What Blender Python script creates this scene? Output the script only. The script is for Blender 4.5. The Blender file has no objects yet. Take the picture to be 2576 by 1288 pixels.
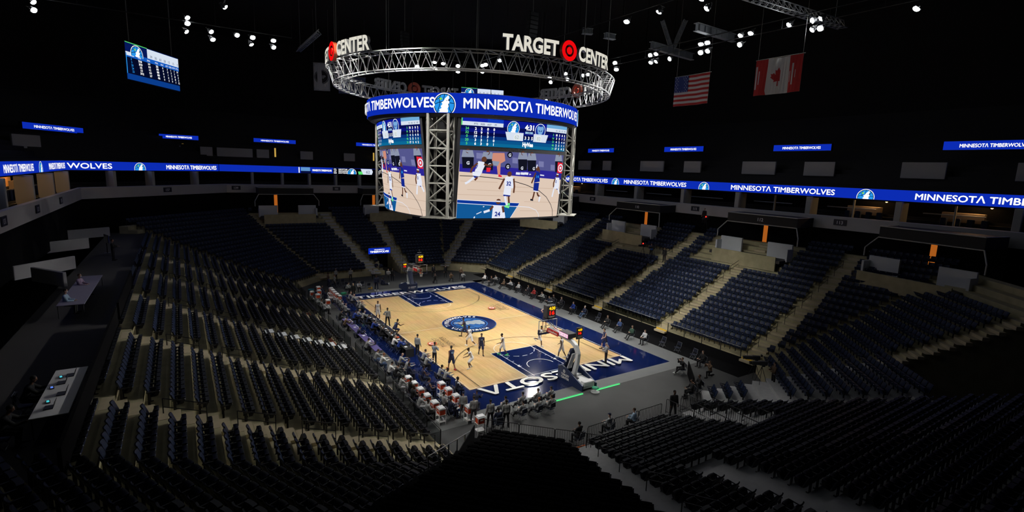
import bpy, bmesh, math, random
from mathutils import Vector, Matrix
from mathutils.geometry import tessellate_polygon
C = bpy.context.scene
COL = C.collection
PI = math.pi
rnd = random.Random(7)

# ------------------------------------------------------------------ camera
cam_d = bpy.data.cameras.new('camera'); cam = bpy.data.objects.new('camera', cam_d); COL.objects.link(cam)
cam_d.sensor_width = 36.0; cam_d.lens = 18.004; cam_d.clip_end = 400; cam_d.clip_start = 0.1
def look(yaw, pitch, roll):
    f = Vector((math.sin(yaw)*math.cos(pitch), math.cos(yaw)*math.cos(pitch), math.sin(pitch)))
    r = Vector((math.cos(yaw), -math.sin(yaw), 0)); u = r.cross(f)
    r2 = r*math.cos(roll)+u*math.sin(roll); u2 = u*math.cos(roll)-r*math.sin(roll)
    return Matrix((r2, u2, -f)).transposed()
CAMP = Vector((-24.578, -45.342, 15.945))
cam.matrix_world = Matrix.Translation(CAMP) @ look(0.5782, -0.1656, 0.0342).to_4x4()
C.camera = cam

# ------------------------------------------------------------------ world, exposure
C.view_settings.view_transform = 'Standard'; C.view_settings.look = 'None'
C.view_settings.exposure = 0.0; C.view_settings.gamma = 1.0
C.view_settings.use_curve_mapping = False
w = bpy.data.worlds.new('world'); C.world = w; w.use_nodes = True
w.node_tree.nodes['Background'].inputs[0].default_value = (0.02, 0.025, 0.03, 1)
w.node_tree.nodes['Background'].inputs[1].default_value = 0.02

# brightness of the arena lamps (each lamp is built with its fixture further down)
COURT_LAMP_W = 14500.0
STAND_LAMP_W = 17000.0

# ------------------------------------------------------------------ materials
MATS = {}
def srgb(*c):
    return tuple(((x/255.0)/12.92 if x/255.0 <= 0.04045 else (((x/255.0)+0.055)/1.055)**2.4) for x in c)
def mat(name, col, rough=0.7, metal=0.0, noise=0.0, scale=6.0, spec=0.5, bump=0.0, col2=None, coat=0.0):
    """plain procedural surface: base colour with a noise variation"""
    if name in MATS: return MATS[name]
    m = bpy.data.materials.new(name); m.use_nodes = True; nt = m.node_tree
    b = nt.nodes['Principled BSDF']
    b.inputs['Roughness'].default_value = rough; b.inputs['Metallic'].default_value = metal
    b.inputs['Specular IOR Level'].default_value = spec
    b.inputs['Coat Weight'].default_value = coat
    b.inputs['Base Color'].default_value = (*col, 1)
    if noise > 0 or col2 or bump:
        tc = nt.nodes.new('ShaderNodeTexCoord'); n = nt.nodes.new('ShaderNodeTexNoise')
        n.inputs['Scale'].default_value = scale; n.inputs['Detail'].default_value = 4
        nt.links.new(tc.outputs['Object'], n.inputs['Vector'])
        mx = nt.nodes.new('ShaderNodeMix'); mx.data_type = 'RGBA'
        a = tuple(max(0, x*(1-noise)) for x in col); c2 = col2 or tuple(min(1, x*(1+noise)) for x in col)
        mx.inputs[6].default_value = (*a, 1); mx.inputs[7].default_value = (*c2, 1)
        nt.links.new(n.outputs['Fac'], mx.inputs[0]); nt.links.new(mx.outputs[2], b.inputs['Base Color'])
        if bump:
            bp = nt.nodes.new('ShaderNodeBump'); bp.inputs['Strength'].default_value = bump; bp.inputs['Distance'].default_value = 0.02
            nt.links.new(n.outputs['Fac'], bp.inputs['Height']); nt.links.new(bp.outputs['Normal'], b.inputs['Normal'])
    MATS[name] = m; return m
def glow(name, col, strength=1.0):
    """a surface that gives off light (screens, lamps, lit signs)"""
    if name in MATS: return MATS[name]
    m = bpy.data.materials.new(name); m.use_nodes = True; nt = m.node_tree
    for n in list(nt.nodes): nt.nodes.remove(n)
    o = nt.nodes.new('ShaderNodeOutputMaterial'); e = nt.nodes.new('ShaderNodeEmission')
    e.inputs[0].default_value = (*col, 1); e.inputs[1].default_value = strength
    nt.links.new(e.outputs[0], o.inputs[0]); MATS[name] = m; return m
def led(r, g, b, k=1.0):
    return glow('led_%d_%d_%d_%d' % (r, g, b, int(k*100)), srgb(r, g, b), k)

# ------------------------------------------------------------------ mesh building
class MB:
    """collects faces and links them as ONE mesh object"""
    def __init__(s): s.v = []; s.f = []; s.mi = []; s.mats = []; s.sm = []
    def m(s, material):
        if material not in s.mats: s.mats.append(material)
        return s.mats.index(material)
    def add(s, vs, fs, material, smooth=False):
        o = len(s.v); s.v.extend([tuple(x) for x in vs]); k = s.m(material)
        for f in fs: s.f.append(tuple(i+o for i in f)); s.mi.append(k); s.sm.append(smooth)
    def box(s, c, d, material, rz=0.0, M=None):
        x, y, z = d[0]/2, d[1]/2, d[2]/2
        vs = [Vector(p) for p in ((-x,-y,-z),(x,-y,-z),(x,y,-z),(-x,y,-z),(-x,-y,z),(x,-y,z),(x,y,z),(-x,y,z))]
        R = M if M is not None else Matrix.Rotation(rz, 3, 'Z')
        s.add([R @ p + Vector(c) for p in vs], [(0,3,2,1),(4,5,6,7),(0,1,5,4),(1,2,6,5),(2,3,7,6),(3,0,4,7)], material)
    def cbox(s, c, d, material, ch=0.02, rz=0.0, M=None):
        """box with chamfered vertical edges and top"""
        x, y, z = d[0]/2, d[1]/2, d[2]/2; ch = min(ch, x*0.8, y*0.8, z*0.8)
        def ring(e, zz): return [(-x+e,-y,zz),(x-e,-y,zz),(x,-y+e,zz),(x,y-e,zz),(x-e,y,zz),(-x+e,y,zz),(-x,y-e,zz),(-x,-y+e,zz)]
        def inr(e, zz): return [(-x+2*e,-y+e,zz),(x-2*e,-y+e,zz),(x-e,-y+2*e,zz),(x-e,y-2*e,zz),(x-2*e,y-e,zz),(-x+2*e,y-e,zz),(-x+e,y-2*e,zz),(-x+e,-y+2*e,zz)]
        R = M if M is not None else Matrix.Rotation(rz, 3, 'Z')
        rings = [inr(ch*.6,-z), ring(ch,-z+ch), ring(ch,z-ch), inr(ch*.6,z)]
        vs = [R @ Vector(p) + Vector(c) for r in rings for p in r]; fs = [tuple(range(7,-1,-1)), tuple(range(24,32))]
        for a in range(3):
            for i in range(8): j = (i+1) % 8; fs.append((a*8+i, a*8+j, a*8+8+j, a*8+8+i))
        s.add(vs, fs, material)
    def bar(s, a, b, r, material, n=6, r2=None, caps=True, smooth=True):
        a = Vector(a); b = Vector(b); d = b-a
        if d.length < 1e-6: return
        d.normalize(); u = d.orthogonal().normalized(); w_ = d.cross(u); r2 = r if r2 is None else r2
        vs = [a+(u*math.cos(2*PI*i/n)+w_*math.sin(2*PI*i/n))*r for i in range(n)]+[b+(u*math.cos(2*PI*i/n)+w_*math.sin(2*PI*i/n))*r2 for i in range(n)]
        fs = [(i, (i+1) % n, n+(i+1) % n, n+i) for i in range(n)]
        s.add(vs, fs, material, smooth and n > 5)
        if caps: s.add(vs, [tuple(range(n-1,-1,-1)), tuple(range(n, 2*n))], material)
    def path(s, pts, r, material, n=6):
        for a, b in zip(pts, pts[1:]): s.bar(a, b, r, material, n)
    def lathe(s, prof, c, material, n=16, M=None, smooth=True):
        c = Vector(c); vs = []; fs = []
        for (r, z) in prof:
            for i in range(n):
                p = Vector((r*math.cos(2*PI*i/n), r*math.sin(2*PI*i/n), z)); vs.append((M @ p if M is not None else p)+c)
        for k in range(len(prof)-1):
            for i in range(n): j = (i+1) % n; fs.append((k*n+i, k*n+j, k*n+n+j, k*n+n+i))
        s.add(vs, fs, material, smooth)
        s.add(vs, [tuple(range(n-1,-1,-1)), tuple(range((len(prof)-1)*n, len(prof)*n))], material)
    def ball(s, c, r, material, n=10, M=None):
        rx, ry, rz_ = r if isinstance(r, (tuple, list)) else (r, r, r); c = Vector(c); vs = []; fs = []; h = max(4, n//2)
        for k in range(h+1):
            t = PI*k/h
            for i in range(n):
                p = Vector((rx*math.sin(t)*math.cos(2*PI*i/n), ry*math.sin(t)*math.sin(2*PI*i/n), rz_*math.cos(t)))
                vs.append((M @ p if M is not None else p)+c)
        for k in range(h):
            for i in range(n): j = (i+1) % n; fs.append((k*n+i, k*n+n+i, k*n+n+j, k*n+j))
        s.add(vs, fs, material, True)
    def prism(s, poly, z0, z1, material, M=None, off=(0,0,0)):
        n = len(poly); off = Vector(off)
        T = (lambda p: (M @ Vector(p) if M is not None else Vector(p))+off)
        vs = [T((p[0], p[1], z0)) for p in poly]+[T((p[0], p[1], z1)) for p in poly]
        s.add(vs, [(i, (i+1) % n, n+(i+1) % n, n+i) for i in range(n)], material)
        tri = tessellate_polygon([[Vector((p[0], p[1], 0)) for p in poly]])
        s.add(vs, [tuple(t) for t in tri]+[tuple(n+i for i in t) for t in tri], material)
    def quad(s, a, b, c, d, material): s.add([a, b, c, d], [(0,1,2,3)], material)
    def mesh(s, name):
        me = bpy.data.meshes.new(name); me.from_pydata(s.v, [], s.f)
        for m_ in s.mats: me.materials.append(m_)
        me.polygons.foreach_set('material_index', s.mi); me.polygons.foreach_set('use_smooth', s.sm)
        me.update(); return me
    def build(s, name, parent=None):
        return link(name, s.mesh(name), parent)
def fixn(me):
    bm = bmesh.new(); bm.from_mesh(me); bmesh.ops.recalc_face_normals(bm, faces=bm.faces); bm.to_mesh(me); bm.free()
def link(name, data, parent=None):
    o = bpy.data.objects.new(name, data); COL.objects.link(o)
    if parent is not None: o.parent = parent
    return o
def tag(o, label=None, cat=None, group=None, kind=None):
    if label: o['label'] = label
    if cat: o['category'] = cat
    if group: o['group'] = group
    if kind: o['kind'] = kind
    return o
def thing(name, label, cat, loc=(0,0,0), rz=0.0, group=None, scale=1.0):
    o = link(name, None); o.empty_display_size = 0.2; o.location = loc; o.rotation_euler = (0, 0, rz)
    if scale != 1.0: o.scale = (scale,)*3
    return tag(o, label, cat, group)
def structure(o, label): return tag(o, label, None, None, 'structure')
def dup(root, loc, rz, label=None, group=None):
    """a copy of a thing with copies of its parts and their sub-parts (mesh data shared)"""
    r = root.copy(); COL.objects.link(r); r.location = loc; r.rotation_euler = (0, 0, rz)
    if label: r['label'] = label
    if group: r['group'] = group
    for ch in list(root.children):
        c = ch.copy(); COL.objects.link(c); c.parent = r
        for g in list(ch.children):
            d = g.copy(); COL.objects.link(d); d.parent = c
    return r
ORD = ['zeroth','first','second','third','fourth','fifth','sixth','seventh','eighth','ninth','tenth','eleventh','twelfth','thirteenth','fourteenth','fifteenth','sixteenth','seventeenth','eighteenth','nineteenth','twentieth','twenty-first','twenty-second','twenty-third','twenty-fourth','twenty-fifth','twenty-sixth','twenty-seventh','twenty-eighth','twenty-ninth','thirtieth']

# ------------------------------------------------------------------ lettering and flat graphics
_TXT = {}
def text_geo(body, bold=0.02, space=1.0):
    """(verts, faces, width) of a line of text with capital height 1, starting at x = 0"""
    key = (body, bold, space)
    if key in _TXT: return _TXT[key]
    c = bpy.data.curves.new('lettering', 'FONT'); c.body = body; c.size = 1/0.729; c.offset = bold; c.space_character = space; c.resolution_u = 3
    o = bpy.data.objects.new('lettering', c); me = o.to_mesh()
    vs = [(v.co.x, v.co.y) for v in me.vertices]; fs = [tuple(p.vertices) for p in me.polygons]
    o.to_mesh_clear(); bpy.data.objects.remove(o); bpy.data.curves.remove(c)
    x0 = min(v[0] for v in vs); x1 = max(v[0] for v in vs)
    _TXT[key] = ([(v[0]-x0, v[1]) for v in vs], fs, x1-x0); return _TXT[key]

class Canvas:
    """flat artwork (uv in metres) laid on a surface given by place(u, v, lift); strips = width for bent surfaces"""
    def __init__(s, place, strips=None, lift=0.002): s.pl = place; s.st = strips; s.k = 0; s.lift = lift; s.mb = MB()
    def _tri(s, tri, material, h):
        if not s.st: s.mb.add([s.pl(u, v, h) for u, v in tri], [(0,1,2)] if len(tri) == 3 else [tuple(range(len(tri)))], material); return
        u0 = min(p[0] for p in tri); u1 = max(p[0] for p in tri)
        a = math.floor(u0/s.st); b = math.floor(u1/s.st-1e-9)
        if a >= b: s.mb.add([s.pl(u, v, h) for u, v in tri], [tuple(range(len(tri)))], material); return
        for k in range(a, b+1):
            p = clip(clip(tri, k*s.st, 1), (k+1)*s.st, -1)
            if len(p) > 2: s.mb.add([s.pl(u, v, h) for u, v in p], [tuple(range(len(p)))], material)
    def step(s): s.k += 1; return s.k*s.lift
    def poly(s, pts, material, h=None):
        h = s.step() if h is None else h
        if len(pts) == 4 or len(pts) == 3: tris = [pts] if convex(pts) else None
        else: tris = None
        if tris is None:
            t = tessellate_polygon([[Vector((p[0], p[1], 0)) for p in pts]]); tris = [[pts[i] for i in x] for x in t]
        for t in tris:
            if area(t) < 0: t = t[::-1]
            s._tri(t, material, h)
    def rect(s, u0, v0, u1, v1, material): s.poly([(u0,v0),(u1,v0),(u1,v1),(u0,v1)], material)
    def disc(s, c, r, material, n=28, ry=None, a0=0, a1=2*PI):
        ry = r if ry is None else ry
        s.poly([(c[0]+r*math.cos(a0+(a1-a0)*i/n), c[1]+ry*math.sin(a0+(a1-a0)*i/n)) for i in range(n if a1-a0 > 6.28 else n+1)], material)
    def line(s, pts, wd, material, closed=False):
        h = s.step(); pts = [Vector((p[0], p[1])) for p in pts]
        if closed: pts = pts+[pts[0]]
        L = []; R = []
        for i, p in enumerate(pts):
            if closed and (i == 0 or i == len(pts)-1): d = (pts[1]-pts[0]).normalized()+(pts[-1]-pts[-2]).normalized()
            elif i == 0: d = pts[1]-p
            elif i == len(pts)-1: d = p-pts[i-1]
            else: d = (pts[i+1]-p).normalized()+(p-pts[i-1]).normalized()
            if d.length < 1e-9: d = Vector((1, 0))
            d.normalize(); n = Vector((-d.y, d.x))*wd/2; L.append(tuple(p+n)); R.append(tuple(p-n))
        for i in range(len(pts)-1): s._tri([R[i], R[i+1], L[i+1], L[i]], material, h)
    def arc(s, c, r, a0, a1, wd, material, n=24):
        s.line([(c[0]+r*math.cos(a0+(a1-a0)*i/n), c[1]+r*math.sin(a0+(a1-a0)*i/n)) for i in range(n+1)], wd, material)
    def text(s, body, u, v, hgt, material, align='l', width=None, bold=0.03, shear=0.0, M=None, space=1.0):
        """capital height hgt; width squeezes or stretches the line to a given length"""
        sharp = bold > 0.012 and any(c in 'MWN' for c in body)      # pointed letters: thicken by overlapping copies
        vs, fs, wd = text_geo(body, 0.0 if sharp else bold, space); sx = hgt if width is None else width/wd
        x0 = {'l': 0, 'c': -wd*sx/2, 'r': -wd*sx}[align]; h = s.step()
        pts = [(x0+p[0]*sx+p[1]*hgt*shear, p[1]*hgt) for p in vs]
        if M is not None: pts = [M(p) for p in pts]
        pts = [(p[0]+u, p[1]+v) for p in pts]
        q = bold*1.1*hgt; sh = [(0,0),(q,0),(-q,0),(0,q),(0,-q)] if sharp else [(0,0)]
        for j, (a, b) in enumerate(sh):
            for f in fs: s._tri([(pts[i][0]+a, pts[i][1]+b) for i in f], material, h+j*0.00015)
    def build(s, name, parent=None): return s.mb.build(name, parent)
def clip(p, x, sgn):
    out = []
    for i in range(len(p)):
        a, b = p[i], p[(i+1) % len(p)]; da, db = sgn*(a[0]-x), sgn*(b[0]-x)
        if da >= 0: out.append(a)
        if (da > 0 > db) or (da < 0 < db): t = da/(da-db); out.append((x, a[1]+(b[1]-a[1])*t))
    return out
def area(p): return sum(p[i][0]*p[(i+1) % len(p)][1]-p[(i+1) % len(p)][0]*p[i][1] for i in range(len(p)))/2
def convex(p):
    sg = 0
    for i in range(len(p)):
        a, b, c = p[i], p[(i+1) % len(p)], p[(i+2) % len(p)]
        z = (b[0]-a[0])*(c[1]-b[1])-(b[1]-a[1])*(c[0]-b[0])
        if z*sg < -1e-12: return False
        if abs(z) > 1e-12: sg = z
    return True
def flat(origin, ux, vx):
    """placement on a plane: origin, unit vectors along u and v"""
    o = Vector(origin); a = Vector(ux).normalized(); b = Vector(vx).normalized(); n = a.cross(b)
    return lambda u, v, h: o+a*u+b*v+n*h

def wolf_badge(cv, c, r, white, blue, navy, star, bottom=None, ring=None):
    """round emblem: blue ball with dark seams, howling wolf head in white, small four-point star"""
    X, Y = c
    P = lambda pts: [(X+x*r, Y+y*r) for x, y in pts]
    def cut(pts): return pts if bottom is None else cutv(pts, bottom)
    def cv_poly(pts, m_):
        q = cut(pts)
        if len(q) > 2: cv.poly(q, m_)
    cir = lambda k: [(X+k*r*math.cos(2*PI*i/36), Y+k*r*math.sin(2*PI*i/36)) for i in range(36)]
    cv_poly(cir(1.0), ring or white); cv_poly(cir(0.93), navy); cv_poly(cir(0.86), blue)
    def seam(pts):
        pts = [p for p in P(pts) if bottom is None or p[1] > bottom]
        if len(pts) > 1: cv.line(pts, 0.055*r, navy)
    seam([(-0.86,0.05),(-0.5,0.2),(-0.1,0.28),(0.3,0.2),(0.84,0.12)])
    seam([(-0.35,0.78),(-0.42,0.5),(-0.38,0.1),(-0.5,-0.3),(-0.6,-0.6)])
    seam([(0.02,0.86),(-0.05,0.5),(0.0,0.2)])
    seam([(0.62,0.6),(0.42,0.35),(0.4,0.0),(0.5,-0.4),(0.62,-0.6)])
    seam([(-0.75,0.42),(-0.45,0.55),(-0.2,0.45)])
    wolf = [(0.36,0.80),(0.44,0.62),(0.40,0.50),(0.50,0.40),(0.42,0.30),(0.46,0.16),(0.34,0.06),(0.40,-0.12),(0.30,-0.30),(0.36,-0.50),(0.26,-0.78),(-0.20,-0.82),(-0.52,-0.66),(-0.36,-0.50),(-0.44,-0.40),(-0.22,-0.26),(-0.30,-0.12),(-0.14,0.06),(-0.24,0.20),(-0.06,0.30),(0.06,0.52),(0.20,0.66)]
    cv_poly(P(wolf), white)
    cv_poly(P([(0.40,0.50),(0.52,0.40),(0.44,0.30),(0.34,0.36)]), navy)
    cv_poly(P([(0.16,0.34),(0.26,0.40),(0.28,0.32)]), navy)
    cv_poly(P([(-0.30,0.66),(-0.24,0.54),(-0.10,0.50),(-0.24,0.46),(-0.30,0.34),(-0.36,0.46),(-0.50,0.50),(-0.36,0.54)]), star)
def cutv(pts, y):
    q = [(p[1], p[0]) for p in pts]; q = clip(q, y, 1); return [(p[1], p[0]) for p in q]
# ------------------------------------------------------------------ the arena shell
M_CONC = mat('stand_concrete', (0.42, 0.38, 0.23), 0.85, noise=0.35, scale=1.3, bump=0.1)
M_CONC2 = mat('stair_concrete', (0.52, 0.45, 0.30), 0.85, noise=0.2, scale=2.0)
M_GREYSTEP = mat('grey_stair_paint', (0.46, 0.47, 0.47), 0.8, noise=0.15, scale=3)
M_YEL = mat('yellow_nosing', (0.85, 0.55, 0.04), 0.6)
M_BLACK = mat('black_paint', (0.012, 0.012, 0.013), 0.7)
M_DRAPE = mat('black_drape', (0.006, 0.006, 0.007), 0.95, spec=0.1); M_UNLIT = mat('unlit_block_black', (0.0025, 0.0025, 0.003), 0.95, spec=0.05)  # last one: near-black colour stands in for missing light on the near left block
M_RUBBER = mat('arena_floor_covering', (0.058, 0.060, 0.060), 0.75, noise=0.3, scale=0.35, bump=0.05)
M_WALK = mat('walkway_covering', (0.15, 0.158, 0.158), 0.7, noise=0.12, scale=1.2)
M_FASCIA = mat('fascia_plaster', (0.46, 0.46, 0.48), 0.8, noise=0.08, scale=0.8)
M_WHITEWALL = mat('white_portal_wall', (0.62, 0.65, 0.68), 0.8, noise=0.05, scale=2)
M_METAL = mat('brushed_metal', (0.55, 0.56, 0.57), 0.35, metal=0.9)
M_TRUSS = mat('truss_aluminium', (0.50, 0.50, 0.50), 0.45, metal=0.5)
M_STEEL = mat('painted_steel', (0.24, 0.235, 0.21), 0.6)
M_RAIL = mat('black_rail', (0.015, 0.015, 0.016), 0.4, metal=0.3)
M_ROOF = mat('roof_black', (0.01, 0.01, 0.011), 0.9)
M_AMBER = mat('amber_wall', (0.72, 0.38, 0.12), 0.7, noise=0.25, scale=1.5)

P = 0.876
def zL(k): return 0.65+0.31*k+0.0038*k*k
def zR(k): return 1.0+0.33*k+0.004*k*k
def zN(k): return 0.22+0.29*k+0.001*k*k

mb = MB(); mb.quad((-62,-70,0), (62,-70,0), (62,70,0), (-62,70,0), M_RUBBER)
for x0, y0, x1, y1 in ((-13.0,-18.7,12.6,-17.3),(10.3,-17.3,12.6,18.5),(-4.0,17.3,12.6,18.5)):
    mb.box(((x0+x1)/2, (y0+y1)/2, 0.004), (x1-x0, y1-y0, 0.008), M_WALK)
mb.box((13.74, 0, 0.006), (2.2, 45, 0.012), M_DRAPE)
structure(mb.build('floor'), 'dark grey rubber covering over the arena floor with paler walkway around court')

mb = MB(); mb.quad((-62,-70,38), (-62,70,38), (62,70,38), (62,-70,38), M_ROOF); structure(mb.build('ceiling'), 'black arena roof deck above the trusses')
for nm, a, b in (('wall_right',(62,-70),(62,70)),('wall_left',(-62,70),(-62,-70)),('wall_far',(62,70),(-62,70)),('wall_near',(-62,-70),(62,-70))):
    mb = MB(); mb.quad((*a,0), (*b,0), (*b,38), (*a,38), M_ROOF); structure(mb.build(nm), 'black outer wall of the arena behind the upper deck')

# ------------------------------------------------------------------ seating bowl: stepped concrete
def terrace(mb, A, B, k0, k1, z, material=M_CONC, base=None):
    for k in range(k0, k1+1):
        a, b, c, d = A(k), B(k), B(k+1), A(k+1); zz = z(k); zp = z(k-1) if k > k0 else (0.0 if base is None else base)
        mb.quad((*a,zz), (*b,zz), (*c,zz), (*d,zz), material)
        mb.quad((*a,zp), (*b,zp), (*b,zz), (*a,zz), material)
        # side faces so that the ends of a block are closed
        mb.quad((*d,0), (*a,0), (*a,zz), (*d,zz), material); mb.quad((*b,0), (*c,0), (*c,zz), (*b,zz), material)
def stairs(mb, P0, Dv, wdir, wd, k0, k1, z, material=M_CONC2, first=True):
    """half steps up an aisle: P0(k) centre point at row line k, Dv outward unit, wdir unit across"""
    for k in range(k0, k1+1):
        p = Vector((*P0(k), 0)); q = Vector((*P0(k-0.45), 0)); d = p-q
        zl = z(k-1) if k > k0 else z(k0)-0.31; h = (z(k)-zl)/2
        if k == k0 and not first: continue
        c = (p+q)/2; u = Vector((*wdir, 0)); ang = math.atan2(u.y, u.x)
        mb.box((c.x, c.y, (zl-0.02+zl+h)/2), (wd, d.length, h+0.02), material, ang)
        c2 = p+d.normalized()*0.2; mb.box((c2.x, c2.y, z(k)+0.004), (wd, 0.40, 0.012), material, ang)
L_A = lambda k: (-13.2-P*k, -23.7-0.1862*k); L_B = lambda k: (-13.2-P*k, 22.6+0.363*k)
R_A = lambda k: (14.87+P*k, -22.6-0.363*k); R_B = lambda k: (14.87+P*k, 22.6+0.363*k)
def LN_B(k):
    a = L_A(k); t = max(0.05, (10.2-(a[0]-a[1]))/1.3202); return (a[0]+0.4067*t, a[1]-0.9135*t)
def NL_A(k): c = -30.9-1.2388*k; return ((c+10.2)/2, (c-10.2)/2)
N_A = lambda k: (-6.2-0.363*k, -24.7-P*k); N_B = lambda k: (5.5+0.363*k, -24.7-P*k)
N_PA = lambda k: (1.6, -24.7-P*k); N_PB = lambda k: (3.0, -24.7-P*k)
def NR_B(k): c = 30.2+1.2388*k; return ((c-15.6)/2, (-15.6-c)/2)
def RN_B(k): c = 37.47+1.2388*k; return ((c-15.6)/2, (-15.6-c)/2)
F_A = lambda k: (-8.5-0.363*k, 27.3+P*k); F_B = lambda k: (10.17+0.363*k, 27.3+P*k)
F_TA = lambda k: (0.4, 27.3+P*k); F_TB = lambda k: (2.9, 27.3+P*k)
KL, KR, KN, KF = 16, 19, 20, 19
L_AIS = [-21.5, -12.3, -3.3, 6.0, 15.3]; R_AIS = [-21.9, -12.55, -3.3, 6.0, 15.3]

mb = MB(); terrace(mb, L_B, L_A, 0, KL, zL)
for y in L_AIS: stairs(mb, lambda k, y=y: (-13.2-P*k, y), (-1,0), (0,1), 1.25, 0, KL, zL)
for y in L_AIS: mb.box((-13.17, y, 0.52), (0.10, 1.2, 0.12), M_YEL)
mb.box((-29.9, 0, zL(KL)+0.2), (4.0, 62, 0.5), mat('dark_concourse_floor', (0.045, 0.043, 0.045), 0.9))  # dark floor colour, also used on the portal landings
structure(mb.build('stand_left'), 'stepped concrete lower stand along the bench side of the court')
mb = MB(); terrace(mb, L_A, LN_B, 0, KL+4, zL)
structure(mb.build('stand_left_corner'), 'stepped concrete corner block bending off the bench side stand')
mb = MB(); terrace(mb, R_A, R_B, 0, KR, zR)
for y in R_AIS: stairs(mb, lambda k, y=y: (14.87+P*k, y), (1,0), (0,1), 1.3, 0, KR, zR)
stairs(mb, lambda k: (14.87+P*k, 22.9+0.363*k), (1,0.4), (-0.383,0.924), 1.3, 0, KR, zR)
for y in R_AIS: mb.box((14.84, y, 0.90), (0.10, 1.25, 0.14), M_YEL)
mb.box((14.86, 0, 0.45), (0.06, 45.4, 0.9), M_DRAPE)
structure(mb.build('stand_right'), 'stepped concrete lower stand along the far sideline with beige stair aisles')
mb = MB(); terrace(mb, RN_B, R_A, 0, KR, zR)
stairs(mb, lambda k: tuple(a*0.97+b*0.03 for a, b in zip(RN_B(k), R_A(k))), (0.707,-0.707), (0.707,0.707), 1.3, 6, KR, zR)
structure(mb.build('stand_right_corner'), 'stepped concrete dark corner block right of the near end')
mb = MB(); terrace(mb, N_PA, N_A, 0, 6, zN, M_GREYSTEP); terrace(mb, N_B, N_PB, 0, 6, zN, M_GREYSTEP); terrace(mb, N_B, N_A, 7, KN, zN, M_GREYSTEP, base=zN(6))
stairs(mb, lambda k: (-6.2-0.363*k, -24.7-P*k), (0,-1), (1,0), 1.5, 0, KN, zN, M_GREYSTEP)
stairs(mb, lambda k: (-3.6-0.2*k, -24.7-P*k), (0,-1), (1,0), 1.3, 9, KN, zN, M_GREYSTEP)
mb.box((-6.2, -24.55, 0.10), (1.5, 0.1, 0.2), mat('orange_tape', (0.75, 0.18, 0.04), 0.7))
structure(mb.build('stand_near'), 'stepped seating platforms behind the near baseline with grey stair flight')
mb = MB(); terrace(mb, N_A, NL_A, 0, KN, zN, M_UNLIT); structure(mb.build('stand_near_left'), 'unlit angled seating block left of the grey stair flight')
mb = MB(); terrace(mb, NR_B, N_B, 0, 12, zN, M_GREYSTEP); structure(mb.build('stand_near_right'), 'angled seating block right of the near baseline with camera platform')
mb = MB(); terrace(mb, F_A, F_TA, 0, 6, zL); terrace(mb, F_TB, F_B, 0, 6, zL); terrace(mb, F_A, F_B, 7, KF, zL, base=zL(6))
mb.box((1.65, 33.3, zL(6)/2+0.2), (2.5, 0.2, zL(6)+0.6), M_DRAPE)
stairs(mb, lambda k: (-1.0-0.2*P*k, 27.3+P*k), (0,1), (1,0), 1.4, 0, KF, zL, M_GREYSTEP)
stairs(mb, lambda k: (3.9, 27.3+P*k), (0,1), (1,0), 1.4, 0, KF, zL, M_GREYSTEP)
structure(mb.build('stand_far'), 'stepped stand behind the far baseline split by the dark tunnel')
mb = MB(); terrace(mb, L_B, F_A, 0, KL, zL); terrace(mb, L_B, F_A, KL+1, KF, zL, base=zL(KL))
stairs(mb, lambda k: F_A(k), (-0.38,0.92), (0.92,0.38), 1.3, 0, KF, zL)
structure(mb.build('stand_far_left'), 'stepped corner block between bench side and far end')
mb = MB(); terrace(mb, F_B, R_B, 0, KR, zR)
stairs(mb, lambda k: (10.235+0.6194*k, 27.235+0.6194*k), (0.707,0.707), (0.707,-0.707), 1.4, 0, KR, zR, M_GREYSTEP)
structure(mb.build('stand_far_right'), 'stepped corner block between far end and far sideline stand')

# ------------------------------------------------------------------ concourse fascia, suites, upper deck
FAS = [(33,-40),(33,30),(16.5,47),(-18.2,47),(-34,31.2),(-34,-14)]
def off(path, d):
    """path moved outwards by d (mitred)"""
    out = []
    for i, p in enumerate(path):
        ns = []
        for a, b in ((i-1, i), (i, i+1)):
            if a < 0 or b >= len(path): continue
            e = Vector(path[b])-Vector(path[a]); e.normalize(); ns.append(Vector((e.y, -e.x)))
        if len(ns) == 1: v = ns[0]
        else: v = (ns[0]+ns[1]).normalized(); v = v/max(0.3, v.dot(ns[0]))
        out.append((p[0]+v.x*d, p[1]+v.y*d))
    return out
def band(mb, path, z0, z1, material, d=0.0, d1=None):
    a = off(path, d); b = off(path, d if d1 is None else d1)
    for i in range(len(path)-1): mb.quad((*a[i],z0), (*a[i+1],z0), (*b[i+1],z1), (*b[i],z1), material)
mb = MB(); band(mb, FAS, 11.0, 12.3, M_FASCIA); band(mb, FAS, 12.3, 12.35, M_FASCIA, 0.0, 0.25); band(mb, FAS, 12.35, 12.0, M_FASCIA, 0.25, 0.25)
band(mb, FAS, 11.0, 11.0, M_FASCIA, 0.0, 0.6); band(mb, FAS, 7.4, 11.0, M_DRAPE, 0.6, 0.6)
structure(mb.build('trim_1'), 'pale grey concourse fascia carrying the section numbers around the bowl')
mb = MB(); band(mb, FAS, 12.0, 11.6, M_BLACK, 0.25, 0.9)
for r in range(4): band(mb, FAS, 11.6+0.28*r, 11.6+0.28*r, M_BLACK, 0.9+0.95*r, 1.85+0.95*r); band(mb, FAS, 11.6+0.28*r, 11.88+0.28*r, M_BLACK, 1.85+0.95*r, 1.85+0.95*r)
band(mb, FAS, 12.4, 14.6, M_DRAPE, 5.4, 5.4); band(mb, FAS, 14.6, 14.6, M_DRAPE, 5.4, 1.6)
structure(mb.build('suite_level'), 'dark open suites above the fascia')  # the suite level itself: stepped floor, back wall and soffit
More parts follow.
